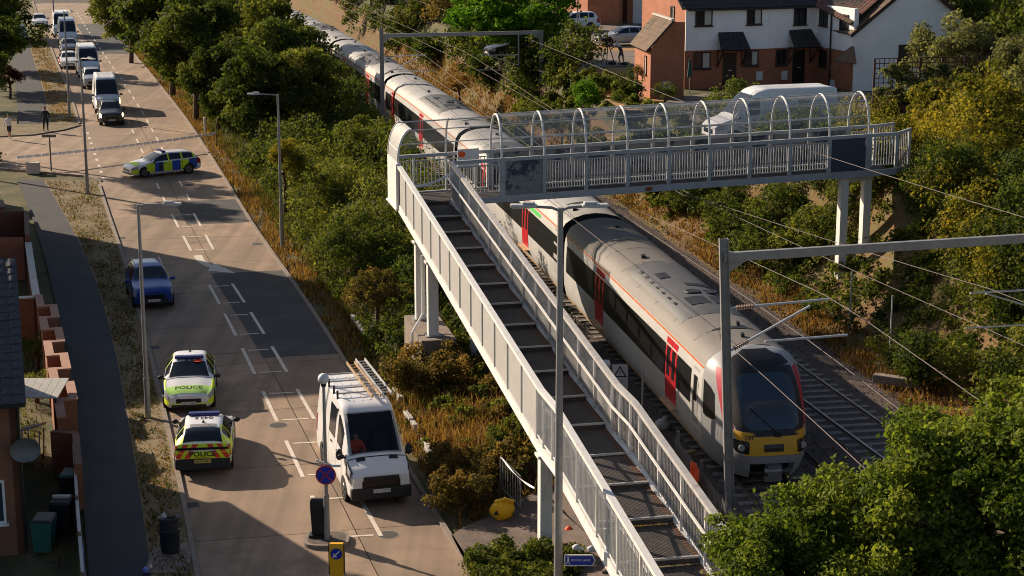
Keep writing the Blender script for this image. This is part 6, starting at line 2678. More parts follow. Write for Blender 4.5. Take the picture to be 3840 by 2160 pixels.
for lab, x, y, z0, h in (('thin white lineside pole beside the ramp, near the equipment case', 2.75, 65.6, .7, 1.7), ('thin pale pole with brackets between ramp and train door', 4.35, 58.6, .7, 1.9), ('tall white post on the right bank under the gantry beam', 13.4, 70.35, 1.0, 2.3), ('white post beside the orange grass on the right bank', 13.9, 65.0, 1.0, 2.6)):
    b = MB()
    b.cyl((x, y, z0), (x, y, z0 + h), .035, .03, 'galv_light', 8)
    b.cyl((x, y, z0), (x, y, z0 + .12), .08, .07, 'galv', 8)
    tag(b.build('lineside_post', smooth=True), lab, 'post', 'lineside posts')
for lab, x, y, m in (('pale rubbish sack on the ballast, left of two below the warning sign', 4.35, 58.0, 'bag_white'), ('pale rubbish sack on the ballast, right of two below the warning sign', 4.95, 57.6, 'bag_white')):
    b = MB()
    b.ball((x, y, .95), (.28, .24, .24), m, 9, 6)
    b.ball((x + .08, y - .05, 1.2), (.09, .08, .10), m, 7, 5)
    o = b.build('rubbish_sack', smooth=True)
    tag(o, lab, 'sack', 'rubbish sacks by the line')
for i, (x, y, rz, l) in enumerate(((5.1, 53.2, .5, 1.0), (5.3, 52.8, 1.1, .9), (5.0, 52.4, .2, .7), (5.5, 54.4, .8, .7))):
    b = MB()
    b.box((0, 0, 0), (l, .16, .10), 'timber_old')
    o = b.build('timber_offcut', bevel=.01)
    o.location = (x, y, .95 + .04 * i)
    o.rotation_euler = (.15 * (i - 1), .1, rz)
    tag(o, ['lowest split timber offcut in the heap beside the train cab', 'long split timber offcut pointing away in the heap beside the cab', 'short split timber offcut on the heap beside the train cab', 'single timber offcut lying nearer the red door step'][i], 'timber', 'timber offcuts beside the cab')

# palisade fence by the ramp foot, with a hi-vis jacket over it
pf = thing('palisade_fence', 'dark steel palisade fence between ramp and railway', 'fence', (4.6, 51, .3))
f0_, f1_ = Vector((4.85, 51.8, .3)), Vector((6.1, 43.5, .3))
nf = 64
pb_ = MB()
pb_.box((0, 0, 1.0), (.05, .03, 2.0), 'galv_dark')
pb_.add([(-.025, -.015, 2.0), (.025, -.015, 2.0), (.025, .015, 2.0), (-.025, .015, 2.0), (0, 0, 2.12)], [(0, 1, 4), (1, 2, 4), (2, 3, 4), (3, 0, 4)], 'galv_dark')
pm_ = pb_.mesh('pale')
for i in range(nf):
    p = f0_.lerp(f1_, i / nf)
    link_mesh('pale', pm_, pf, WM[pf].inverted() @ (Matrix.Translation(p) @ Matrix.Rotation(-1.43, 4, 'Z')))
for z in (.5, 1.7):
    b = MB()
    b.beam(f0_ + Vector((0.03, 0, z)), f1_ + Vector((.03, 0, z)), .04, .06, 'galv_dark')
    b.build('rail', pf)
for i in range(4):
    b = MB()
    p = f0_.lerp(f1_, i / 3.0) + Vector((.07, 0, 0))
    b.beam(p, p + Vector((0, 0, 2.3)), .09, .09, 'galv_dark', up=(0, 1, 0))
    b.build('post', pf)
jk = thing('hi_vis_jacket', 'bright orange hi-vis jacket hung on the palisade fence', 'jacket', (5.2, 48.6, 1.9))
b = MB()
rows = []
jc = Vector((5.14, 48.6, 0))
ax, nx = Vector((.15, -.99, 0)), Vector((-.99, -.15, 0))
for i in range(11):
    f = i / 10
    w = float(np.interp(f, [0, .12, .3, .6, 1], [.06, .17, .19, .22, .16]))
    rows.append([jc + ax * (u * w * 1.5 + .03 * math.sin(7 * f)) + nx * (.07 + .05 * math.cos(u * 2.2) + .03 * math.sin(5 * u + 6 * f)) + Vector((0, 0, 2.70 - .98 * f + .05 * math.sin(3.1 * u) * f)) for u in np.linspace(-1, 1, 11)])
b.grid(rows, 'hivis_orange')
o = b.build('cloth', jk, smooth=True)
sm_ = o.modifiers.new('thick', 'SOLIDIFY')
sm_.thickness = .04
for s_ in (0, 10):
    b = MB()
    q = 1 if s_ else -1
    b.tube([rows[1][s_], rows[3][s_] + ax * .06 * q, rows[7][s_] + ax * .05 * q + nx * .03], [.05, .06, .045], 'hivis_orange', 7)
    b.build('sleeve', jk, smooth=True)
b = MB()
for k_ in (4, 7):
    b.grid([[p + nx * .035 for p in rows[k_]], [p + nx * .035 for p in rows[k_]] and [p + nx * .035 - Vector((0, 0, .05)) for p in rows[k_]]], 'sign_white')
b.build('reflective_band', jk, smooth=True)

# yellow dumped bag, barrier, scraps near the ramp foot
yb_ = thing('yellow_bag', 'bright yellow builder bag dumped at the end of the footpath', 'bag', (-.3, 51.0, .1))
b = MB()
rows = []
for i in range(9):
    th = math.pi * i / 8
    rows.append([Vector((-.28 + (.36 + .05 * math.sin(3 * ph + i)) * math.sin(th) ** .7 * math.cos(ph), 51.0 + .28 * math.sin(th) ** .7 * math.sin(ph), .43 + (.32 + .03 * math.sin(2 * ph)) * math.cos(th))) for ph in np.linspace(0, 2 * math.pi, 17)])
b.grid(rows, 'bag_yellow')
b.build('sack', yb_, smooth=True)
b = MB()
b.tube([(-.5, 50.9, .7), (-.2, 50.85, .82), (.05, 50.95, .70)], .05, 'bag_yellow', 6)
b.build('handle', yb_, smooth=True)
b = MB()
c = Vector((-.46, 50.70, .42))
b.add([c + Vector((.1 * math.sin(a), -.01, .1 * math.cos(a))) for a in (0, -2 * math.pi / 3, 2 * math.pi / 3)], [(0, 1, 2)], 'ink')
b.build('printed_triangle', yb_)
br_ = thing('pedestrian_barrier', 'steel pedestrian barrier beside the yellow bag', 'barrier', (.2, 52, .1))
q0, q1 = Vector((-.35, 53.4, .1)), Vector((.25, 51.6, .1))
for z in (.2, 1.15):
    b = MB()
    b.cyl(q0 + Vector((0, 0, z)), q1 + Vector((0, 0, z)), .025, .025, 'galv', 7)
    b.build('rail', br_)
for i in range(9):
    b = MB()
    p = q0.lerp(q1, i / 8)
    b.cyl(p + Vector((0, 0, .0 if i in (0, 8) else .2)), p + Vector((0, 0, 1.15)), .014 if i not in (0, 8) else .025, .014 if i not in (0, 8) else .025, 'galv', 6)
    b.build('bar', br_)
sag_tape('white tape running from the barrier to the ramp column', (-.3, 53.3, 1.25), (.62, 48.15, 2.1), .12, .05)
b = MB()
b.ball((1.62, 49.4, .32), (.14, .12, .20), 'hivis_orange', 8, 6)
b.ball((1.72, 49.3, .2), (.2, .14, .10), 'black', 8, 5)
tag(b.build('orange_bag', smooth=True), 'small orange bag on the path under the footbridge ramp', 'bag')
for lab, x, y in (('white rag lying on the shrub below the ramp, left one', 1.75, 46.6), ('white rag lying on the shrub below the ramp, right one', 2.15, 46.5)):
    b = MB()
    b.ball((x, y, .95), (.13, .10, .09), 'sign_white', 8, 5)
    b.ball((x + .1, y, .90), (.10, .08, .05), 'sign_white', 7, 4)
    tag(b.build('white_rag', smooth=True), lab, 'rag')

# broken white kerb edging in the right verge
for i, (y0, y1, dx) in enumerate(((53.6, 55.2, 1.0), (56.8, 58.4, 1.05), (59.8, 61.6, 1.1), (63.2, 64.4, 1.2), (66.6, 67.6, 1.3), (72.6, 75.4, 1.5))):
    b = MB()
    n_ = max(2, int((y1 - y0) / .55))
    t = thing('edging_stones', 'run of pale edging stones in the right verge, number %d from the front' % (i + 1) if False else ['pale edging stones in the verge beside the van front', 'pale edging stones in the verge beside the van door', 'pale edging stones in the verge beside the van rear', 'short run of pale edging stones just beyond the van', 'single pair of pale stones below the concrete plinth', 'pale edging stones beside the dark road patch'][i], 'edging', (road_r(y0) + dx, y0, 0))
    for k_ in range(n_):
        yy = y0 + (y1 - y0) * (k_ + .5) / n_
        b = MB()
        b.box((road_r(yy) + dx + random.uniform(-.03, .03), yy, .10), (.16, (y1 - y0) / n_ - .05, .40 + random.uniform(-.06, .06)), 'white_grubby', rz=.26 + random.uniform(-.05, .05))
        b.build('stone', t, bevel=.015)
b = MB()
b.box((13.7, 62.6, 1.05), (1.7, .35, .3), 'kerb', rz=-.5)
tag(b.build('concrete_trough', bevel=.02), 'concrete cable trough lid on the right bank below the orange grass', 'trough')
b = MB()
b.cyl((10.9, 112.2, 5.0), (10.9, 112.2, 6.8), .03, .03, 'galv', 6)
b.hexa([Vector((10.75, 112.1, 6.2)), Vector((11.05, 112.1, 6.2)), Vector((11.05, 112.3, 6.2)), Vector((10.75, 112.3, 6.2)), Vector((10.85, 112.15, 7.3)), Vector((10.95, 112.15, 7.3)), Vector((10.95, 112.25, 7.3)), Vector((10.85, 112.25, 7.3))], 'laptop_green')
tag(b.build('rotary_dryer'), 'folded green rotary clothes dryer in front of the terrace', 'clothes dryer')

# trellis fence at the right of the white house
tf = thing('trellis_fence', 'tall dark trellis fence before the white gable house', 'fence', (19.6, 100, 5.2))
t0, t1_ = Vector((19.4, 98.0, 5.2)), Vector((27.0, 99.5, 5.2))
for i in range(7):
    p = t0.lerp(t1_, i / 6)
    b = MB()
    b.beam(p, p + Vector((0, 0, 3.6)), .1, .1, 'timber', up=(0, 1, 0))
    b.build('post', tf)
for i in range(30):
    p = t0.lerp(t1_, i / 29)
    b = MB()
    b.beam(p + Vector((0, -.05, 1.5)), p + Vector((0, -.05, 3.6)), .04, .02, 'timber', up=(0, 1, 0))
    b.build('lath', tf)
for i in range(9):
    z = 1.5 + .26 * i
    b = MB()
    b.beam(t0 + Vector((0, -.03, z)), t1_ + Vector((0, -.03, z)), .02, .04, 'timber')
    b.build('cross_lath', tf)
b = MB()
b.beam(t0 + Vector((0, 0, .8)), t1_ + Vector((0, 0, .8)), .12, 1.6, 'brick_dark')
b.build('wall_panel', tf)

# ================================================================== PEOPLE
def person(name, label, loc, rz, joints, edges, radii, cols, hair='hair', z0=0.0):
    """One continuous skinned body; cols(z, p, part) picks the material by place on the body."""
    me = bpy.data.meshes.new(name)
    me.from_pydata(joints, edges, [])
    o = bpy.data.objects.new(name, me)
    COL.objects.link(o)
    o.modifiers.new('skin', 'SKIN').use_smooth_shade = True
    s = o.modifiers.new('sub', 'SUBSURF')
    s.levels = s.render_levels = 2
    sv = me.skin_vertices[0].data
    for i, r_ in enumerate(radii):
        sv[i].radius = (r_, r_) if not isinstance(r_, tuple) else r_
    sv[0].use_root = True
    dg = bpy.context.evaluated_depsgraph_get()
    new = bpy.data.meshes.new_from_object(o.evaluated_get(dg))
    bpy.data.objects.remove(o)
    new.materials.clear()
    names = []
    for p in new.polygons:
        m = cols(p.center)
        if m not in names:
            names.append(m)
            new.materials.append(MATS[m])
        p.material_index = names.index(m)
        p.use_smooth = True
    b = bpy.data.objects.new(name, new)
    COL.objects.link(b)
    b.location = loc
    b.rotation_euler = (0, 0, rz)
    WM[b] = Matrix.LocRotScale(Vector(loc), b.rotation_euler, Vector((1, 1, 1)))
    return b


def standing(armL, armR, lean=0.0, step=.1, hx=0.0):
    """Joints for a figure facing +Y, 1.75 m tall."""
    J = [(0, 0, .95), (0, lean * .3, 1.15), (0, lean * .8, 1.40), (0, lean, 1.50), (hx, lean * 1.15 + .02, 1.58), (hx, lean * 1.2 + .02, 1.68), (hx, lean * 1.2 + .01, 1.74),
         (-.11, 0, .88), (-.12, .02 + step, .50), (-.13, -.02 + step * .6, .09), (-.14, .14 + step * .6, .04),
         (.11, 0, .88), (.12, .02 - step, .50), (.13, -.05 - step, .09), (.14, .11 - step, .04),
         (-.19, lean * .85, 1.40), *armL, (.19, lean * .85, 1.40), *armR]
    nl, nr = len(armL), len(armR)
    E = [(0, 1), (1, 2), (2, 3), (3, 4), (4, 5), (5, 6), (0, 7), (7, 8), (8, 9), (9, 10), (0, 11), (11, 12), (12, 13), (13, 14), (2, 15)]
    k = 15
    for i in range(nl):
        E.append((k + i, k + i + 1))
    k2 = 15 + nl + 1
    E.append((2, k2))
    for i in range(nr):
        E.append((k2 + i, k2 + i + 1))
    arm = [.06, .05, .042, .035, .03, .025]
    Rr = [.15, .14, .16, .07, .08, .095, .06, .10, .075, .05, .04, .10, .075, .05, .04, .07] + arm[1:1 + nl] + [.07] + arm[1:1 + nr]
    return J, E, Rr


def hair_cap(o, c, r, m='hair'):
    b = MB()
    b.ball(c, r, m, 10, 6)
    h = b.build('hair', o, smooth=True, world=False)
    return h


J, E_, Rr = standing([(-.42, .12, 1.30), (-.66, .15, 1.36), (-.74, .16, 1.37)], [(.30, .05, 1.15), (.28, .18, .95), (.27, .22, .88)])
pe = person('person', '', (-35.3, 127.6, .07), R(160), J, E_, Rr, lambda p: 'skin' if p.z > 1.47 or (abs(p.x) > .33) or .12 < p.z < .5 else ('cloth_white' if p.z > .93 else ('cloth_dark' if p.z > .5 else 'sign_white')))
tag(pe, 'person in white T-shirt and dark shorts on the far pavement, arm out', 'person')
hair_cap(pe, (0, -.02, 1.70), (.10, .11, .10))
J, E_, Rr = standing([(-.27, .03, 1.15), (-.24, .15, .95), (-.22, .2, .9)], [(.27, .03, 1.15), (.24, .15, .95), (.22, .2, .9)])
pe = person('person', '', (-33.7, 131.4, .07), R(200), J, E_, Rr, lambda p: 'skin' if p.z > 1.5 else 'cloth_dark')
tag(pe, 'person in dark clothes standing on the verge near the queue head', 'person')
hair_cap(pe, (0, -.02, 1.70), (.10, .11, .10))
J, E_, Rr = standing([(-.25, .55, 1.22), (-.18, .78, 1.30), (-.14, .85, 1.32)], [(.25, .55, 1.18), (.18, .72, 1.05), (.15, .78, 1.0)], lean=.32, step=.12)
pe = person('person', '', (7.65, 128.4, 5.23), R(75), J, E_, Rr, lambda p: 'skin' if p.z > 1.56 or (p.y > .58 and p.z > .9) or .1 < p.z < .55 else ('cloth_white' if p.z > 1.22 else ('cloth_grey' if p.z > .5 else 'cloth_dark')))
tag(pe, 'person in white top bending forward beside the camera tripod', 'person')
hair_cap(pe, (0, .36, 1.70), (.11, .12, .09), 'cloth_white')
tp_ = thing('camera_tripod', 'black video camera on a tall tripod on the drive', 'tripod', (6.7, 128.5, 5.23))
for a in (R(20), R(140), R(260)):
    b = MB()
    b.cyl((6.7 + .55 * math.cos(a), 128.5 + .55 * math.sin(a), 5.23), (6.7, 128.5, 6.75), .03, .04, 'black', 6)
    b.build('leg', tp_)
b = MB()
b.box((6.7, 128.5, 6.92), (.5, .2, .25), 'black')
b.cyl((6.45, 128.5, 6.92), (6.25, 128.5, 6.92), .08, .09, 'black', 8)
b.build('camera', tp_)
b = MB()
b.ball((7.0, 128.2, 5.32), (.3, .2, .15), 'black', 8, 5)
tag(b.build('kit_bag', smooth=True), 'black kit bag on the ground by the tripod', 'bag')
b = MB()
b.ball((7.9, 128.0, 5.30), (.35, .2, .13), 'black', 8, 5)
tag(b.build('kit_bag', smooth=True), 'black kit bag at the feet of the bending person', 'bag')

# driver in the works van
Mv = WM[van]
Jd = [(0, 0, .95), (0, -.02, 1.15), (0, 0, 1.38), (0, .02, 1.50), (0, .04, 1.60), (0, .05, 1.70), (-.2, 0, 1.38), (-.26, .2, 1.15), (-.12, .42, 1.25), (-.06, .48, 1.27), (.2, 0, 1.38), (.28, .2, 1.15), (.22, .42, 1.32), (.18, .48, 1.36)]
Ed = [(0, 1), (1, 2), (2, 3), (3, 4), (4, 5), (2, 6), (6, 7), (7, 8), (8, 9), (2, 10), (10, 11), (11, 12), (12, 13)]
dp = person('person', '', Mv @ Vector((VAN.L / 2 - 1.75, -.42, .16)), WM[van].to_euler().z - math.pi / 2, Jd, Ed, [.16, .15, .16, .06, .08, .095, .07, .06, .05, .04, .07, .06, .05, .04], lambda p: 'skin' if p.z > 1.5 or p.y > .4 else 'hivis_orange')
tag(dp, 'driver in orange hi-vis vest behind the works van windscreen', 'person')
hair_cap(dp, (0, .03, 1.74), (.10, .11, .07))

# ================================================================== VEGETATION
def quads_mesh(name, V, tint, m, tri=False):
    """V: (n, k, 3) corner points of n leaves; tint: (n,) leaf colour value."""
    n, k = V.shape[0], V.shape[1]
    me = bpy.data.meshes.new(name)
    me.vertices.add(n * k)
    me.vertices.foreach_set('co', V.reshape(-1).astype(np.float32))
    me.loops.add(n * k)
    me.loops.foreach_set('vertex_index', np.arange(n * k, dtype=np.int32))
    me.polygons.add(n)
    me.polygons.foreach_set('loop_start', np.arange(0, n * k, k, dtype=np.int32))
    me.polygons.foreach_set('loop_total', np.full(n, k, dtype=np.int32))
    at = me.attributes.new('tint', 'FLOAT', 'POINT')
    at.data.foreach_set('value', np.repeat(tint, k).astype(np.float32))
    me.update(calc_edges=True)
    me.materials.append(MATS[m])
    return me


def leaf_cloud(blobs, n, size, rng, up_bias=0.35, inner=0.55):
    """Leaves spread through the outer part of a set of ellipsoid clumps (cx, cy, cz, rx, ry, rz)."""
    B0 = np.array(blobs, float)
    # break every clump into sprays so that no outline is a smooth dome
    sub = []
    for k, q in enumerate(B0):
        for _ in range(9):
            d = rng.normal(size=3)
            d[2] += .25
            d /= np.linalg.norm(d)
            f = rng.uniform(.28, .52)
            sub.append((*(q[:3] + d * q[3:] * rng.uniform(.35, 1.0)), *(q[3:] * f * rng.uniform(.7, 1.3, 3))))
    B = np.array(sub, float)
    w = (B[:, 3] * B[:, 4] + B[:, 3] * B[:, 5] + B[:, 4] * B[:, 5])
    w = w / w.sum()
    idx = rng.choice(len(B), n, p=w)
    d = rng.normal(size=(n, 3))
    d[:, 2] += up_bias
    d /= np.linalg.norm(d, axis=1)[:, None]
    rad = inner + (1.10 - inner) * rng.random(n) ** 0.6
    stray = rng.random(n) < .10
    rad = np.where(stray, rad * rng.uniform(1.1, 1.7, n), rad)
    P = B[idx, :3] + d * B[idx, 3:] * rad[:, None]
    nrm = d * 0.7 + rng.normal(size=(n, 3)) * 0.75
    nrm[:, 2] += 0.25
    nrm /= np.linalg.norm(nrm, axis=1)[:, None]
    t = np.cross(nrm, rng.normal(size=(n, 3)))
    t /= np.linalg.norm(t, axis=1)[:, None] + 1e-9
    s = np.cross(nrm, t)
    sz = size * (0.45 + 1.05 * rng.random(n) ** 1.3)[:, None]
    a, c = t * sz * 0.62, s * sz * 0.36
    bend = nrm * sz * 0.12
    V = np.stack([P - a - bend, P + c, P + a - bend, P - c], axis=1)
    bt = np.repeat(rng.random(len(B0)) * .32, 9) + rng.random(len(B)) * 0.28 - .05
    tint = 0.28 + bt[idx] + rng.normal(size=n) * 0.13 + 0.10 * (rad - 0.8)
    return V, np.clip(tint, 0, 1)


CROWNS = {}


def crown_mesh(kind, seed, n=9000, size=.20):
    """Crown about 1 m in radius times 3; shapes differ by kind."""
    key = (kind, seed, n, size)
    if key in CROWNS:
        return CROWNS[key]
    rng = np.random.default_rng(seed)
    blobs = []
    if kind == 'cone':
        for i in range(16):
            f = i / 15
            r = .9 * (1 - f) + .12
            for k in range(max(1, int(5 * (1 - f)) + 1)):
                a = rng.random() * 6.28
                blobs.append((r * .6 * math.cos(a), r * .6 * math.sin(a), -1.0 + 2.2 * f, r * .5, r * .5, .22))
    else:
        K = 34 if kind == 'tree' else 20
        while len(blobs) < K:
            p = rng.uniform(-1, 1, 3)
            if np.linalg.norm(p) > 1 or np.linalg.norm(p) < .35:
                continue
            r = rng.uniform(.20, .36)
            zz = p[2] * .72
            blobs.append((p[0] * .82, p[1] * .82, zz, r * 1.15, r * 1.15, r * .85))
        if kind == 'shrub':
            blobs = [(x, y, z * .8, a, b, c) for x, y, z, a, b, c in blobs]
        if kind == 'loose':
            blobs = [(x * 1.1, y * 1.1, z * 1.1, a * .8, b * .8, c * .7) for x, y, z, a, b, c in blobs]
    B = [tuple(3 * q for q in bl) for bl in blobs]
    V, tint = leaf_cloud(B, n, size, rng, inner=.35 if kind == 'loose' else .5)
    CROWNS[key] = (V, tint)
    return CROWNS[key]


_cm = {}


def plant(name, label, x, y, zc, r, m, kind='tree', seed=1, cat='tree', z0=None, n=9000, size=.2, rz=None, sz=1.0, group=None):
    """A tree or shrub: trunk with limbs, crown of leaves centred at height zc with radius r."""
    z0 = ground_z(x, y) if z0 is None else z0
    t = thing(name, label, cat, (x, y, z0), group=group)
    key = (kind, seed, n, size, m)
    if key not in _cm:
        V, tint = crown_mesh(kind, seed, n, size)
        _cm[key] = quads_mesh('crown', V, tint, m)
    o = link_mesh('crown', _cm[key], t)
    s = r / 3
    o.location = (0, 0, zc - z0)
    o.scale = (s, s, s * sz)
    o.rotation_euler = (0, 0, random.uniform(0, 6.28) if rz is None else rz)
    b = MB()
    top = zc + r * .25 * sz
    tr = .045 * r + .05
    b.tube([(x, y, z0 - .1), (x + .05 * r, y, (z0 + zc) / 2), (x, y + .04 * r, zc), (x, y, top)], [tr, tr * .8, tr * .55, tr * .2], 'bark', 8)
    for k in range(6):
        a = k * 1.05 + seed
        zb = zc - r * .5 * sz + .12 * r * k * .5
        b.tube([(x, y, zb), (x + .35 * r * math.cos(a), y + .35 * r * math.sin(a), zb + .22 * r), (x + .72 * r * math.cos(a), y + .72 * r * math.sin(a), zb + .35 * r)], [tr * .45, tr * .28, tr * .08], 'bark', 6)
    b.build('trunk', t, smooth=True)
    return t


def thicket(name, label, blobs, n, size, m, seed, cat='thicket'):
    rng = np.random.default_rng(seed)
    V, tint = leaf_cloud(blobs, n, size, rng, up_bias=.5, inner=.45)
    me = quads_mesh(name, V, tint, m)
    o = bpy.data.objects.new(name, me)
    COL.objects.link(o)
    WM[o] = Matrix()
    return tag(o, label, cat, kind='stuff')


def in_ramp(x, y):
    """Plan of ramp and landing plus a margin."""
    ox = x - (0.58 + 0.2195 * (48.7 - y))
    return -0.5 < ox < 2.9 and y < 76


# --- embankment between road and railway
def emb_blobs(y0, y1, n, hmin, hmax, rng, t_lo=1.6, t_hi=2.4, clear_ramp=False, rmax=1.4):
    out = []
    while len(out) < n:
        y = rng.uniform(y0, y1)
        lo, hi = road_r(y) + t_lo, XL(y) - t_hi
        if hi < lo:
            continue
        x = rng.uniform(lo, hi)
        edge = min(1, (x - lo + .4) / 2.2)
        h = rng.uniform(hmin, hmax) * (0.35 + .65 * edge)
        if in_ramp(x, y):
            h = min(h, 1.0)
        if -0.9 < x < 2.9 and y < 53.2:
            continue
        r = min(rmax, max(.35, h * rng.uniform(.35, .6)))
        g = ground_z(x, y)
        out.append((x, y, g + h - r * .7, r, r, r * .8))
        if h > 1.6:
            out.append((x + rng.uniform(-.5, .5), y + rng.uniform(-.5, .5), g + h * .45, r * .95, r * .95, h * .4))
    return out


rg = np.random.default_rng(5)
thicket('bramble_thicket', 'low brown and green brambles between the road and the footbridge ramp', emb_blobs(51.5, 66, 80, .5, 1.3, rg, 1.0) + [(rg.uniform(-4.4, -1.2), rg.uniform(62.0, 64.6), rg.uniform(.9, 1.5), .6, .6, .5) for _ in range(16)], 40000, .10, 'leaf_brown', 21)
thicket('bramble_thicket', 'low green brambles between the white van and the footbridge ramp', emb_blobs(52, 72, 75, .5, 1.6, rg, 1.1), 36000, .10, 'leaf_mid', 22)
thicket('scrub', 'dark tangled scrub around the footbridge columns', emb_blobs(66, 84, 95, 1.2, 2.6, rg, 1.3), 52000, .12, 'leaf_dark', 23)
thicket('scrub', 'mid green scrub covering the bank behind the right-hand street lamp', emb_blobs(80, 108, 120, 1.8, 4.0, rg, 1.4), 70000, .13, 'leaf_mid', 24)
thicket('scrub', 'dark scrub under the tall roadside trees', emb_blobs(104, 150, 110, 2.0, 4.5, rg, 1.7, rmax=1.9), 60000, .17, 'leaf_dark', 25)
thicket('scrub', 'far scrub between the road and the train tail', emb_blobs(150, 235, 110, 2.0, 5.0, rg, 3.5, rmax=2.4), 50000, .26, 'leaf_mid', 26)
thicket('shrub_border', 'rough green shrubs at the foot of the ramp at the bottom edge', [(rg.uniform(-1.2, 1.9), rg.uniform(44.2, 47.4), rg.uniform(.25, .6), rg.uniform(.3, .55), rg.uniform(.3, .55), .38) for _ in range(46)], 30000, .075, 'leaf_mid', 27)
thicket('shrub_border', 'brown-tipped shrubs with pale seed heads left of the yellow bag', [(rg.uniform(-2.4, -.8), rg.uniform(51.2, 54.6), rg.uniform(.5, 1.1), rg.uniform(.3, .5), rg.uniform(.3, .5), .45) for _ in range(26)], 20000, .07, 'leaf_brown', 28)

# --- right bank
def bank_blobs(y0, y1, n, t0, t1, hmin, hmax, rng, rmax=1.5):
    out = []
    while len(out) < n:
        y = rng.uniform(y0, y1)
        t = rng.uniform(t0, t1)
        x = XL(y) + t
        h = rng.uniform(hmin, hmax)
        if 13.0 < x < 16.6 and 73 < y < 79:
            h = rng.uniform(.3, .6)
        if 11.0 < x < 17.5 and 64 < y < 79:
            h = min(h, .75)
        r = min(rmax, max(.4, h * rng.uniform(.4, .62)))
        g = ground_z(x, y)
        out.append((x, y, g + h - r * .7, r, r, r * .8))
        if h > 1.5:
            out.append((x + rng.uniform(-.4, .4), y + rng.uniform(-.4, .4), g + h * .4, r, r, h * .4))
    return out


thicket('hedge_scrub', 'dark green scrub on the right bank below the bridge span', bank_blobs(62, 98, 240, 9.8, 16, .8, 2.3, rg), 90000, .12, 'leaf_dark', 31)
thicket('hedge_scrub', 'mid green scrub along the right bank beside the bridge legs', bank_blobs(56, 98, 190, 9.9, 17, .8, 2.4, rg), 80000, .12, 'leaf_mid', 32)
thicket('hedge_scrub', 'yellow green scrub at the far right below the gantry beam', bank_blobs(56, 86, 95, 13.5, 22, 1.2, 3.4, rg), 66000, .12, 'leaf_yellow', 33)
thicket('hedge_scrub', 'dark scrub along the right edge above the foreground tree', bank_blobs(50, 76, 110, 11.2, 20, 1.0, 2.6, rg) + [(x_, y_, ground_z(x_, y_) + .15, .65, .65, .5) for x_, y_ in [(rg.uniform(15.9, 20.5), rg.uniform(71, 82)) for _ in range(70)]], 86000, .12, 'leaf_dark', 34)
thicket('bank_scrub', 'patchy scrub on the bank behind the train and the dry lawn', bank_blobs(90, 128, 160, 9.4, 11.8, .5, 1.3, rg), 64000, .15, 'leaf_mid', 35)
thicket('bank_scrub', 'dark bushes along the far bank beside the train tail', bank_blobs(122, 200, 110, 9.4, 12.5, 1.2, 3.6, rg, 2.2), 54000, .2, 'leaf_dark', 36)
thicket('bank_scrub', 'brown and green bushes at the top of the far bank', bank_blobs(150, 235, 120, 10, 18, 1.0, 3.6, rg, 2.2), 50000, .22, 'leaf_brown', 37)
thicket('hedge_scrub', 'green bushes on the bank below the bright green tree', [(x_, y_, ground_z(x_, y_) + rg.uniform(.4, 1.0), rg.uniform(.5, .9), rg.uniform(.5, .9), rg.uniform(.4, .7)) for x_, y_ in [(rg.uniform(-5.0, 0.6), rg.uniform(113, 124)) for _ in range(60)]], 30000, .17, 'leaf_mid', 39)
thicket('creeper', 'low creeper covering the steep bank face behind the bridge legs', [(x_, y_, ground_z(x_, y_) + .1, .6, .6, .42) for x_, y_ in [(XL(yy_) + rg.uniform(12.3, 17.0), yy_) for yy_ in rg.uniform(57, 93, 260)]], 80000, .12, 'leaf_mid', 40)
thicket('ivy', 'ivy and climbers hanging over the trellis and yard wall', [(rg.uniform(19.6, 26), rg.uniform(97.0, 98.6), rg.uniform(5.6, 8.2), .5, .3, .45) for _ in range(40)], 14000, .15, 'leaf_grey', 38)

# --- individual trees and shrubs
BIGN = 26000
rt = 'trees between the road and the railway'
plant('roadside_tree', 'big dark tree overhanging the road beside the traffic queue', -23.9, 137.5, 6.2, 4.3, 'leaf_dark', seed=1, n=BIGN, size=.155, group=rt)
plant('roadside_tree', 'low dark tree spreading over the road just beyond the cordon tape', -21.3, 131.5, 3.6, 3.0, 'leaf_dark', seed=2, n=BIGN, size=.155, group=rt)
plant('roadside_tree', 'dark tree against the train flank above the white lamp', -16.2, 132, 5.4, 3.6, 'leaf_dark', seed=1, n=BIGN, size=.155, group=rt)
plant('roadside_tree', 'tall dark tree at the top of the road verge', -28.3, 152, 6.4, 4.8, 'leaf_dark', seed=3, n=BIGN, size=.155, group=rt)
plant('roadside_tree', 'mid green tree rising behind the big overhanging tree', -21.5, 150, 6.8, 4.6, 'leaf_mid', seed=1, n=BIGN, size=.155, group=rt)
plant('roadside_tree', 'green tree hiding the fourth carriage near the top', -19.2, 142, 6.0, 3.6, 'leaf_mid', seed=2, n=BIGN, size=.155, group=rt)
plant('roadside_tree', 'mid green tree left of the red carriage door', -13.6, 121, 4.8, 3.0, 'leaf_mid', seed=3, n=BIGN, size=.155, group=rt)
plant('roadside_tree', 'dark tree behind the head of the right-hand street lamp', -16.6, 119.5, 4.4, 3.2, 'leaf_dark', seed=2, n=BIGN, size=.155, group=rt)
plant('roadside_tree', 'far pale green tree at the top edge beside the road', -37, 178, 5.5, 4.2, 'leaf_mid', seed=2, n=BIGN, size=.155, group=rt)
plant('roadside_tree', 'far dark tree at the top edge beside the train tail', -31.5, 176, 6.5, 4.8, 'leaf_dark', seed=3, n=BIGN, size=.155, group=rt)
plant('yellowing_shrub', 'shrub with yellowing leaves beside the right-hand street lamp', -12.3, 97.2, 3.4, 1.5, 'leaf_yellow', 'shrub', 4, 'shrub', size=.16, n=11000)
plant('shrub', 'rounded green shrub in front of the second train gap', -8.2, 104, 3.3, 2.4, 'leaf_mid', 'shrub', 5, 'shrub', size=.15, n=15000)
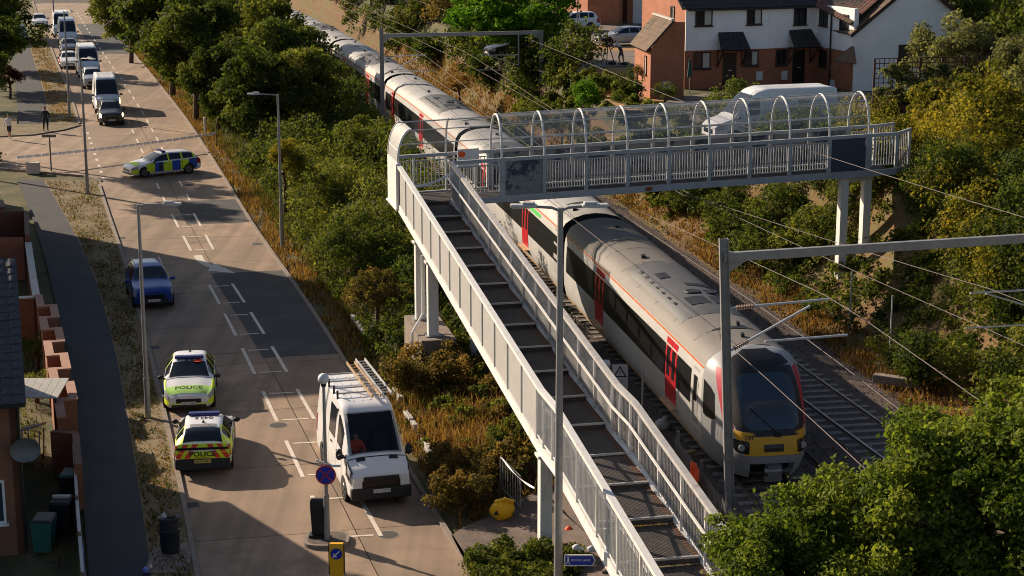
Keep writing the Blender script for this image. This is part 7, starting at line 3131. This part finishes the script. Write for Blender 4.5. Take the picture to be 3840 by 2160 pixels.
plant('shrub', 'green shrub just left of the footbridge landing', -8.6, 90, 3.0, 2.3, 'leaf_mid', 'shrub', 6, 'shrub', size=.13, n=15000)
plant('shrub', 'dark shrub under the white landing wall of the footbridge', -6.9, 80, 2.5, 1.9, 'leaf_dark', 'shrub', 5, 'shrub', size=.13, n=15000)
plant('shrub', 'brownish shrub left of the concrete plinth', -5.6, 73.2, 1.9, 1.3, 'leaf_brown', 'shrub', 6, 'shrub', size=.18, n=7000)

plant('bank_tree', 'large yellow green tree at the right end of the footbridge', 21.6, 84.5, 7.0, 3.6, 'leaf_yellow', seed=7, n=34000, size=.13, z0=5.0)
plant('bank_tree', 'mid green tree at the right edge above the gantry beam', 25.2, 82, 5.8, 3.4, 'leaf_mid', seed=8, n=34000, size=.13, z0=4.5)
plant('bank_tree', 'dark green tree below the right end of the footbridge', 20.4, 79, 3.6, 2.5, 'leaf_dark', seed=7, n=34000, size=.13, z0=3.0)
plant('bank_tree', 'olive tree at the top right corner', 28.2, 95, 8.6, 3.6, 'leaf_grey', seed=8, n=34000, size=.13, z0=5.2)
plant('willow', 'loose grey green willow before the white gable house', 25.3, 103, 7.8, 3.5, 'leaf_grey', 'tree', 9, n=30000, size=.12, z0=5.2)
plant('garden_tree', 'bright green tree overhanging the gantry and parked cars', 0.6, 131.0, 9.2, 4.8, 'leaf_bright', seed=10, n=26000, size=.16, z0=5.2, sz=.75)
plant('garden_shrub', 'yellow green shrub on the bank top right of the gantry mast', 4.1, 104.5, 5.9, 1.3, 'leaf_bright', 'shrub', 4, 'shrub', size=.18, n=8000)
plant('garden_shrub', 'dark upright shrub at the corner of the dry lawn', 6.8, 107.8, 6.1, 1.15, 'leaf_dark', 'cone', 11, 'shrub', size=.2, n=6000, sz=1.0)
plant('garden_shrub', 'green shrub in front of the brick side extension', 9.0, 107.6, 5.9, .8, 'leaf_mid', 'shrub', 5, 'shrub', size=.2, n=4000)
plant('garden_shrub', 'mid green shrub left of the gantry mast above the train', 1.2, 107, 4.6, 1.2, 'leaf_mid', 'shrub', 6, 'shrub', size=.18, n=8000)
plant('garden_shrub', 'rust-coloured shrub beside the brick extension wall', 7.6, 111.2, 6.6, .6, 'leaf_brown', 'shrub', 4, 'shrub', size=.18, n=3000, z0=5.2)
plant('garden_shrub', 'dark green hedge bush just above the hooped cage', 3.2, 100, 5.3, 1.2, 'leaf_dark', 'shrub', 5, 'shrub', size=.2, n=6000)
plant('pampas', 'pale straw-coloured bush beside the far track', -3.9, 134, 3.2, 1.1, 'straw', 'shrub', 6, 'shrub', size=.25, n=3000)

lt = 'trees along the far left pavement'
plant('street_tree', 'dark tree at the top left corner', -47.6, 171, 4.8, 4.2, 'leaf_dark', seed=2, n=BIGN, size=.155, group=lt)
plant('street_tree', 'dark tree leaning over the far left pavement', -44.9, 157, 4.0, 3.2, 'leaf_dark', seed=3, n=BIGN, size=.155, group=lt)
plant('street_tree', 'green tree behind the far white car on the verge', -57.5, 204, 5.5, 4.8, 'leaf_mid', seed=1, n=BIGN, size=.155, group=lt)
plant('street_tree', 'small dark tree beside the person in white', -41.3, 143, 3.0, 2.5, 'leaf_dark', seed=1, n=BIGN, size=.155, group=lt)
plant('street_shrub', 'dull red shrub beside the far left pavement', -41.4, 150.5, 1.7, 1.6, 'leaf_red', 'shrub', 4, 'shrub', size=.2, n=6000)
plant('bank_tree', 'green tree rising behind the white gable house roof', 30.5, 130, 8.5, 5.2, 'leaf_mid', seed=1, n=BIGN, size=.155, z0=5.2)
plant('bank_tree', 'dark tree beyond the white gable house at the top right', 33.5, 112, 9.0, 4.8, 'leaf_dark', seed=2, n=BIGN, size=.155, z0=5.2)
plant('bank_tree', 'mid green tree filling the right edge above the yellow green tree', 29.5, 90, 7.6, 3.6, 'leaf_mid', seed=8, n=34000, size=.13, z0=5.2)
plant('conifer', 'dark conifer poking in at the left edge by the junction', -34.6, 117.6, 1.7, 1.7, 'leaf_dark', 'cone', 12, 'shrub', size=.2, n=6000)
plant('corner_tree', 'tree just outside the left edge shading the junction verge', -36.3, 120.5, 9.4, 2.8, 'leaf_mid', seed=2, n=7000, size=.26)
plant('corner_tree', 'tree outside the left edge behind the zigzag wall', -34.0, 112.6, 9.0, 2.4, 'leaf_mid', seed=3, n=7000, size=.26)
plant('garden_bush', 'low green bush in the near garden behind the zigzag wall', -17.2, 63.5, .7, .9, 'leaf_mid', 'shrub', 5, 'shrub', size=.12, n=4000)
plant('garden_bush', 'dark bush along the zigzag wall in the near garden', -18.3, 68, .8, 1.1, 'leaf_dark', 'shrub', 6, 'shrub', size=.14, n=4000)
plant('garden_bush', 'straggly bush in the yard by the pavement fence', -12.6, 47.6, .3, .45, 'leaf_brown', 'shrub', 4, 'shrub', size=.09, n=2500)
plant('verge_weed', 'dark weed tuft at the foot of the near street lamp', -12.85, 61.0, .22, .35, 'leaf_dark', 'shrub', 5, 'weed', size=.09, n=1200, z0=.08)

ft_ = 'foreground trees at the bottom right'
plant('foreground_tree', 'leafy tree crown hiding the lower end of the ramp', 4.6, 30.0, 6.35, 1.95, 'leaf_fresh', seed=14, n=62000, size=.115, z0=.3, group=ft_)
plant('foreground_tree', 'leafy tree crown in front of the train nose', 6.4, 30.4, 6.9, 2.2, 'leaf_fresh', seed=15, n=62000, size=.115, z0=.5, group=ft_)
plant('foreground_tree', 'leafy tree crown at the bottom right corner', 8.3, 30.0, 8.2, 2.3, 'leaf_fresh', seed=14, n=62000, size=.115, z0=.6, group=ft_)
plant('foreground_tree', 'leafy tree crown at the right edge below the bank', 10.2, 32.0, 8.2, 2.2, 'leaf_fresh', seed=15, n=62000, size=.115, z0=.6, group=ft_)

# --- grasses
def blades(name, label, pts, hmin, hmax, m, seed, w=.035, cat='grass'):
    rng = np.random.default_rng(seed)
    P = np.array(pts, float)
    n = len(P)
    h = rng.uniform(hmin, hmax, n)[:, None]
    a = rng.uniform(0, 6.28, n)
    sd = np.stack([np.cos(a), np.sin(a), np.zeros(n)], 1) * w
    ln = rng.normal(size=(n, 3)) * .35
    ln[:, 2] = 1
    V = np.stack([P - sd, P + sd, P + ln * h], axis=1)
    tint = np.clip(.45 + rng.normal(size=n) * .22, 0, 1)
    me = quads_mesh(name, V, tint, m)
    o = bpy.data.objects.new(name, me)
    COL.objects.link(o)
    WM[o] = Matrix()
    return tag(o, label, cat, kind='stuff')


def scatter(y0, y1, n, fx, seed, gz=None, clump=1.0):
    rng = np.random.default_rng(seed)
    out = []
    while len(out) < n:
        y = rng.uniform(y0, y1)
        x = fx(y, rng)
        if -1.5 < x < 3.4 and 43 < y < 52.5:
            continue
        if math.sin(x * 2.3 + 1.3 * math.sin(y * .8)) * math.sin(y * 1.1 + x) < rng.uniform(-1.2, .7) - (clump - 1):
            continue
        out.append((x, y, (ground_z(x, y) if gz is None else gz) - .01))
    return out


blades('dry_grass', 'tall dry orange grass along the right kerb', scatter(62, 200, 14000, lambda y, r: road_r(y) + r.uniform(.2, 1.9), 41), .12, .42, 'straw', 41, .04)
blades('dry_grass', 'dry grass among the brambles beside the van', scatter(46, 64, 5000, lambda y, r: r.uniform(road_r(y) + .5, XL(y) - 1.8), 42), .25, .6, 'straw', 42, .03)
rgp = np.random.default_rng(77)
pp = []
while len(pp) < 4500:
    x, y = rgp.normal(-1.6, .9), rgp.normal(58, 1.9)
    if road_r(y) + 1.2 < x < .9:
        pp.append((x, y, ground_z(x, y) + rgp.uniform(.1, .6)))
blades('dry_grass', 'clump of flattened dry orange grass among the brambles below the ramp', pp, .2, .55, 'straw', 49, .03)
blades('rough_grass', 'rough green grass at the back of the right kerb strip', scatter(56, 150, 9000, lambda y, r: road_r(y) + r.uniform(1.2, 4.0), 43), .25, .7, 'grass_green', 43, .04)
blades('dry_grass', 'dry orange grass clothing the right bank', scatter(52, 175, 20000, lambda y, r: XL(y) + r.uniform(8.9, 11.2 if y < 95 else 10.2), 44), .15, .40, 'straw', 44, .045)
blades('dry_grass', 'thin parched grass on the left verge', scatter(34, 110, 9000, lambda y, r: r.uniform(lerp_tab(PAVE_R, y) + .05, road_l(y) - .25), 45, .085), .03, .09, 'straw', 45, .025)
blades('rough_grass', 'green weeds in the parched left verge', scatter(34, 110, 2500, lambda y, r: r.uniform(lerp_tab(PAVE_R, y) + .05, road_l(y) - .25), 46, .085, .6), .04, .16, 'grass_green', 46, .035)
blades('dry_grass', 'parched grass on the far left verge beside the queue', scatter(136, 200, 4500, lambda y, r: road_l(y) - r.uniform(.3, 2.2), 47, .075), .03, .10, 'straw', 47, .05)
blades('rough_grass', 'rough grass in the near garden', scatter(56, 72, 4000, lambda y, r: r.uniform(-21, -15.5 - .27 * (y - 58)), 48, -.03), .06, .25, 'grass_green', 48, .03)


def stones(name, label, n, fpos, smin, smax, m, seed):
    rng = np.random.default_rng(seed)
    base = np.array([(1, 0, 0), (0, 1, 0), (-1, 0, 0), (0, -1, 0), (0, 0, .8), (0, 0, -.8)], float)
    F = [(0, 1, 4), (1, 2, 4), (2, 3, 4), (3, 0, 4)]
    tris = []
    for i in range(n):
        p = fpos(rng)
        q = base * rng.uniform(smin, smax) * rng.uniform(.6, 1.3, 3)
        a = rng.uniform(0, 6.28)
        c, s_ = math.cos(a), math.sin(a)
        q = np.stack([q[:, 0] * c - q[:, 1] * s_, q[:, 0] * s_ + q[:, 1] * c, q[:, 2]], 1) + np.array(p)
        for f in F:
            tris.append(q[list(f)])
    V = np.array(tris)
    me = quads_mesh(name, V, np.repeat(rng.random(n), 4), m)
    o = bpy.data.objects.new(name, me)
    COL.objects.link(o)
    WM[o] = Matrix()
    return tag(o, label, 'stones', kind='stuff')


def pos_left(r):
    y = r.uniform(42, 66)
    q = trk(y, r.uniform(-3.3, -1.3), 0)
    return (q.x, q.y, .80)


def pos_all(r):
    y = 40 + 60 * r.random() ** 1.5
    q = trk(y, r.uniform(-2.2, 7.5), 0)
    return (q.x, q.y, .85)


stones('ballast_stones', 'reddish loose stones heaped beside the train cab', 7000, pos_left, .03, .075, 'ballast_clean', 51)
stones('ballast_stones', 'grey brown ballast stones between the rails', 16000, pos_all, .025, .055, 'ballast', 52)
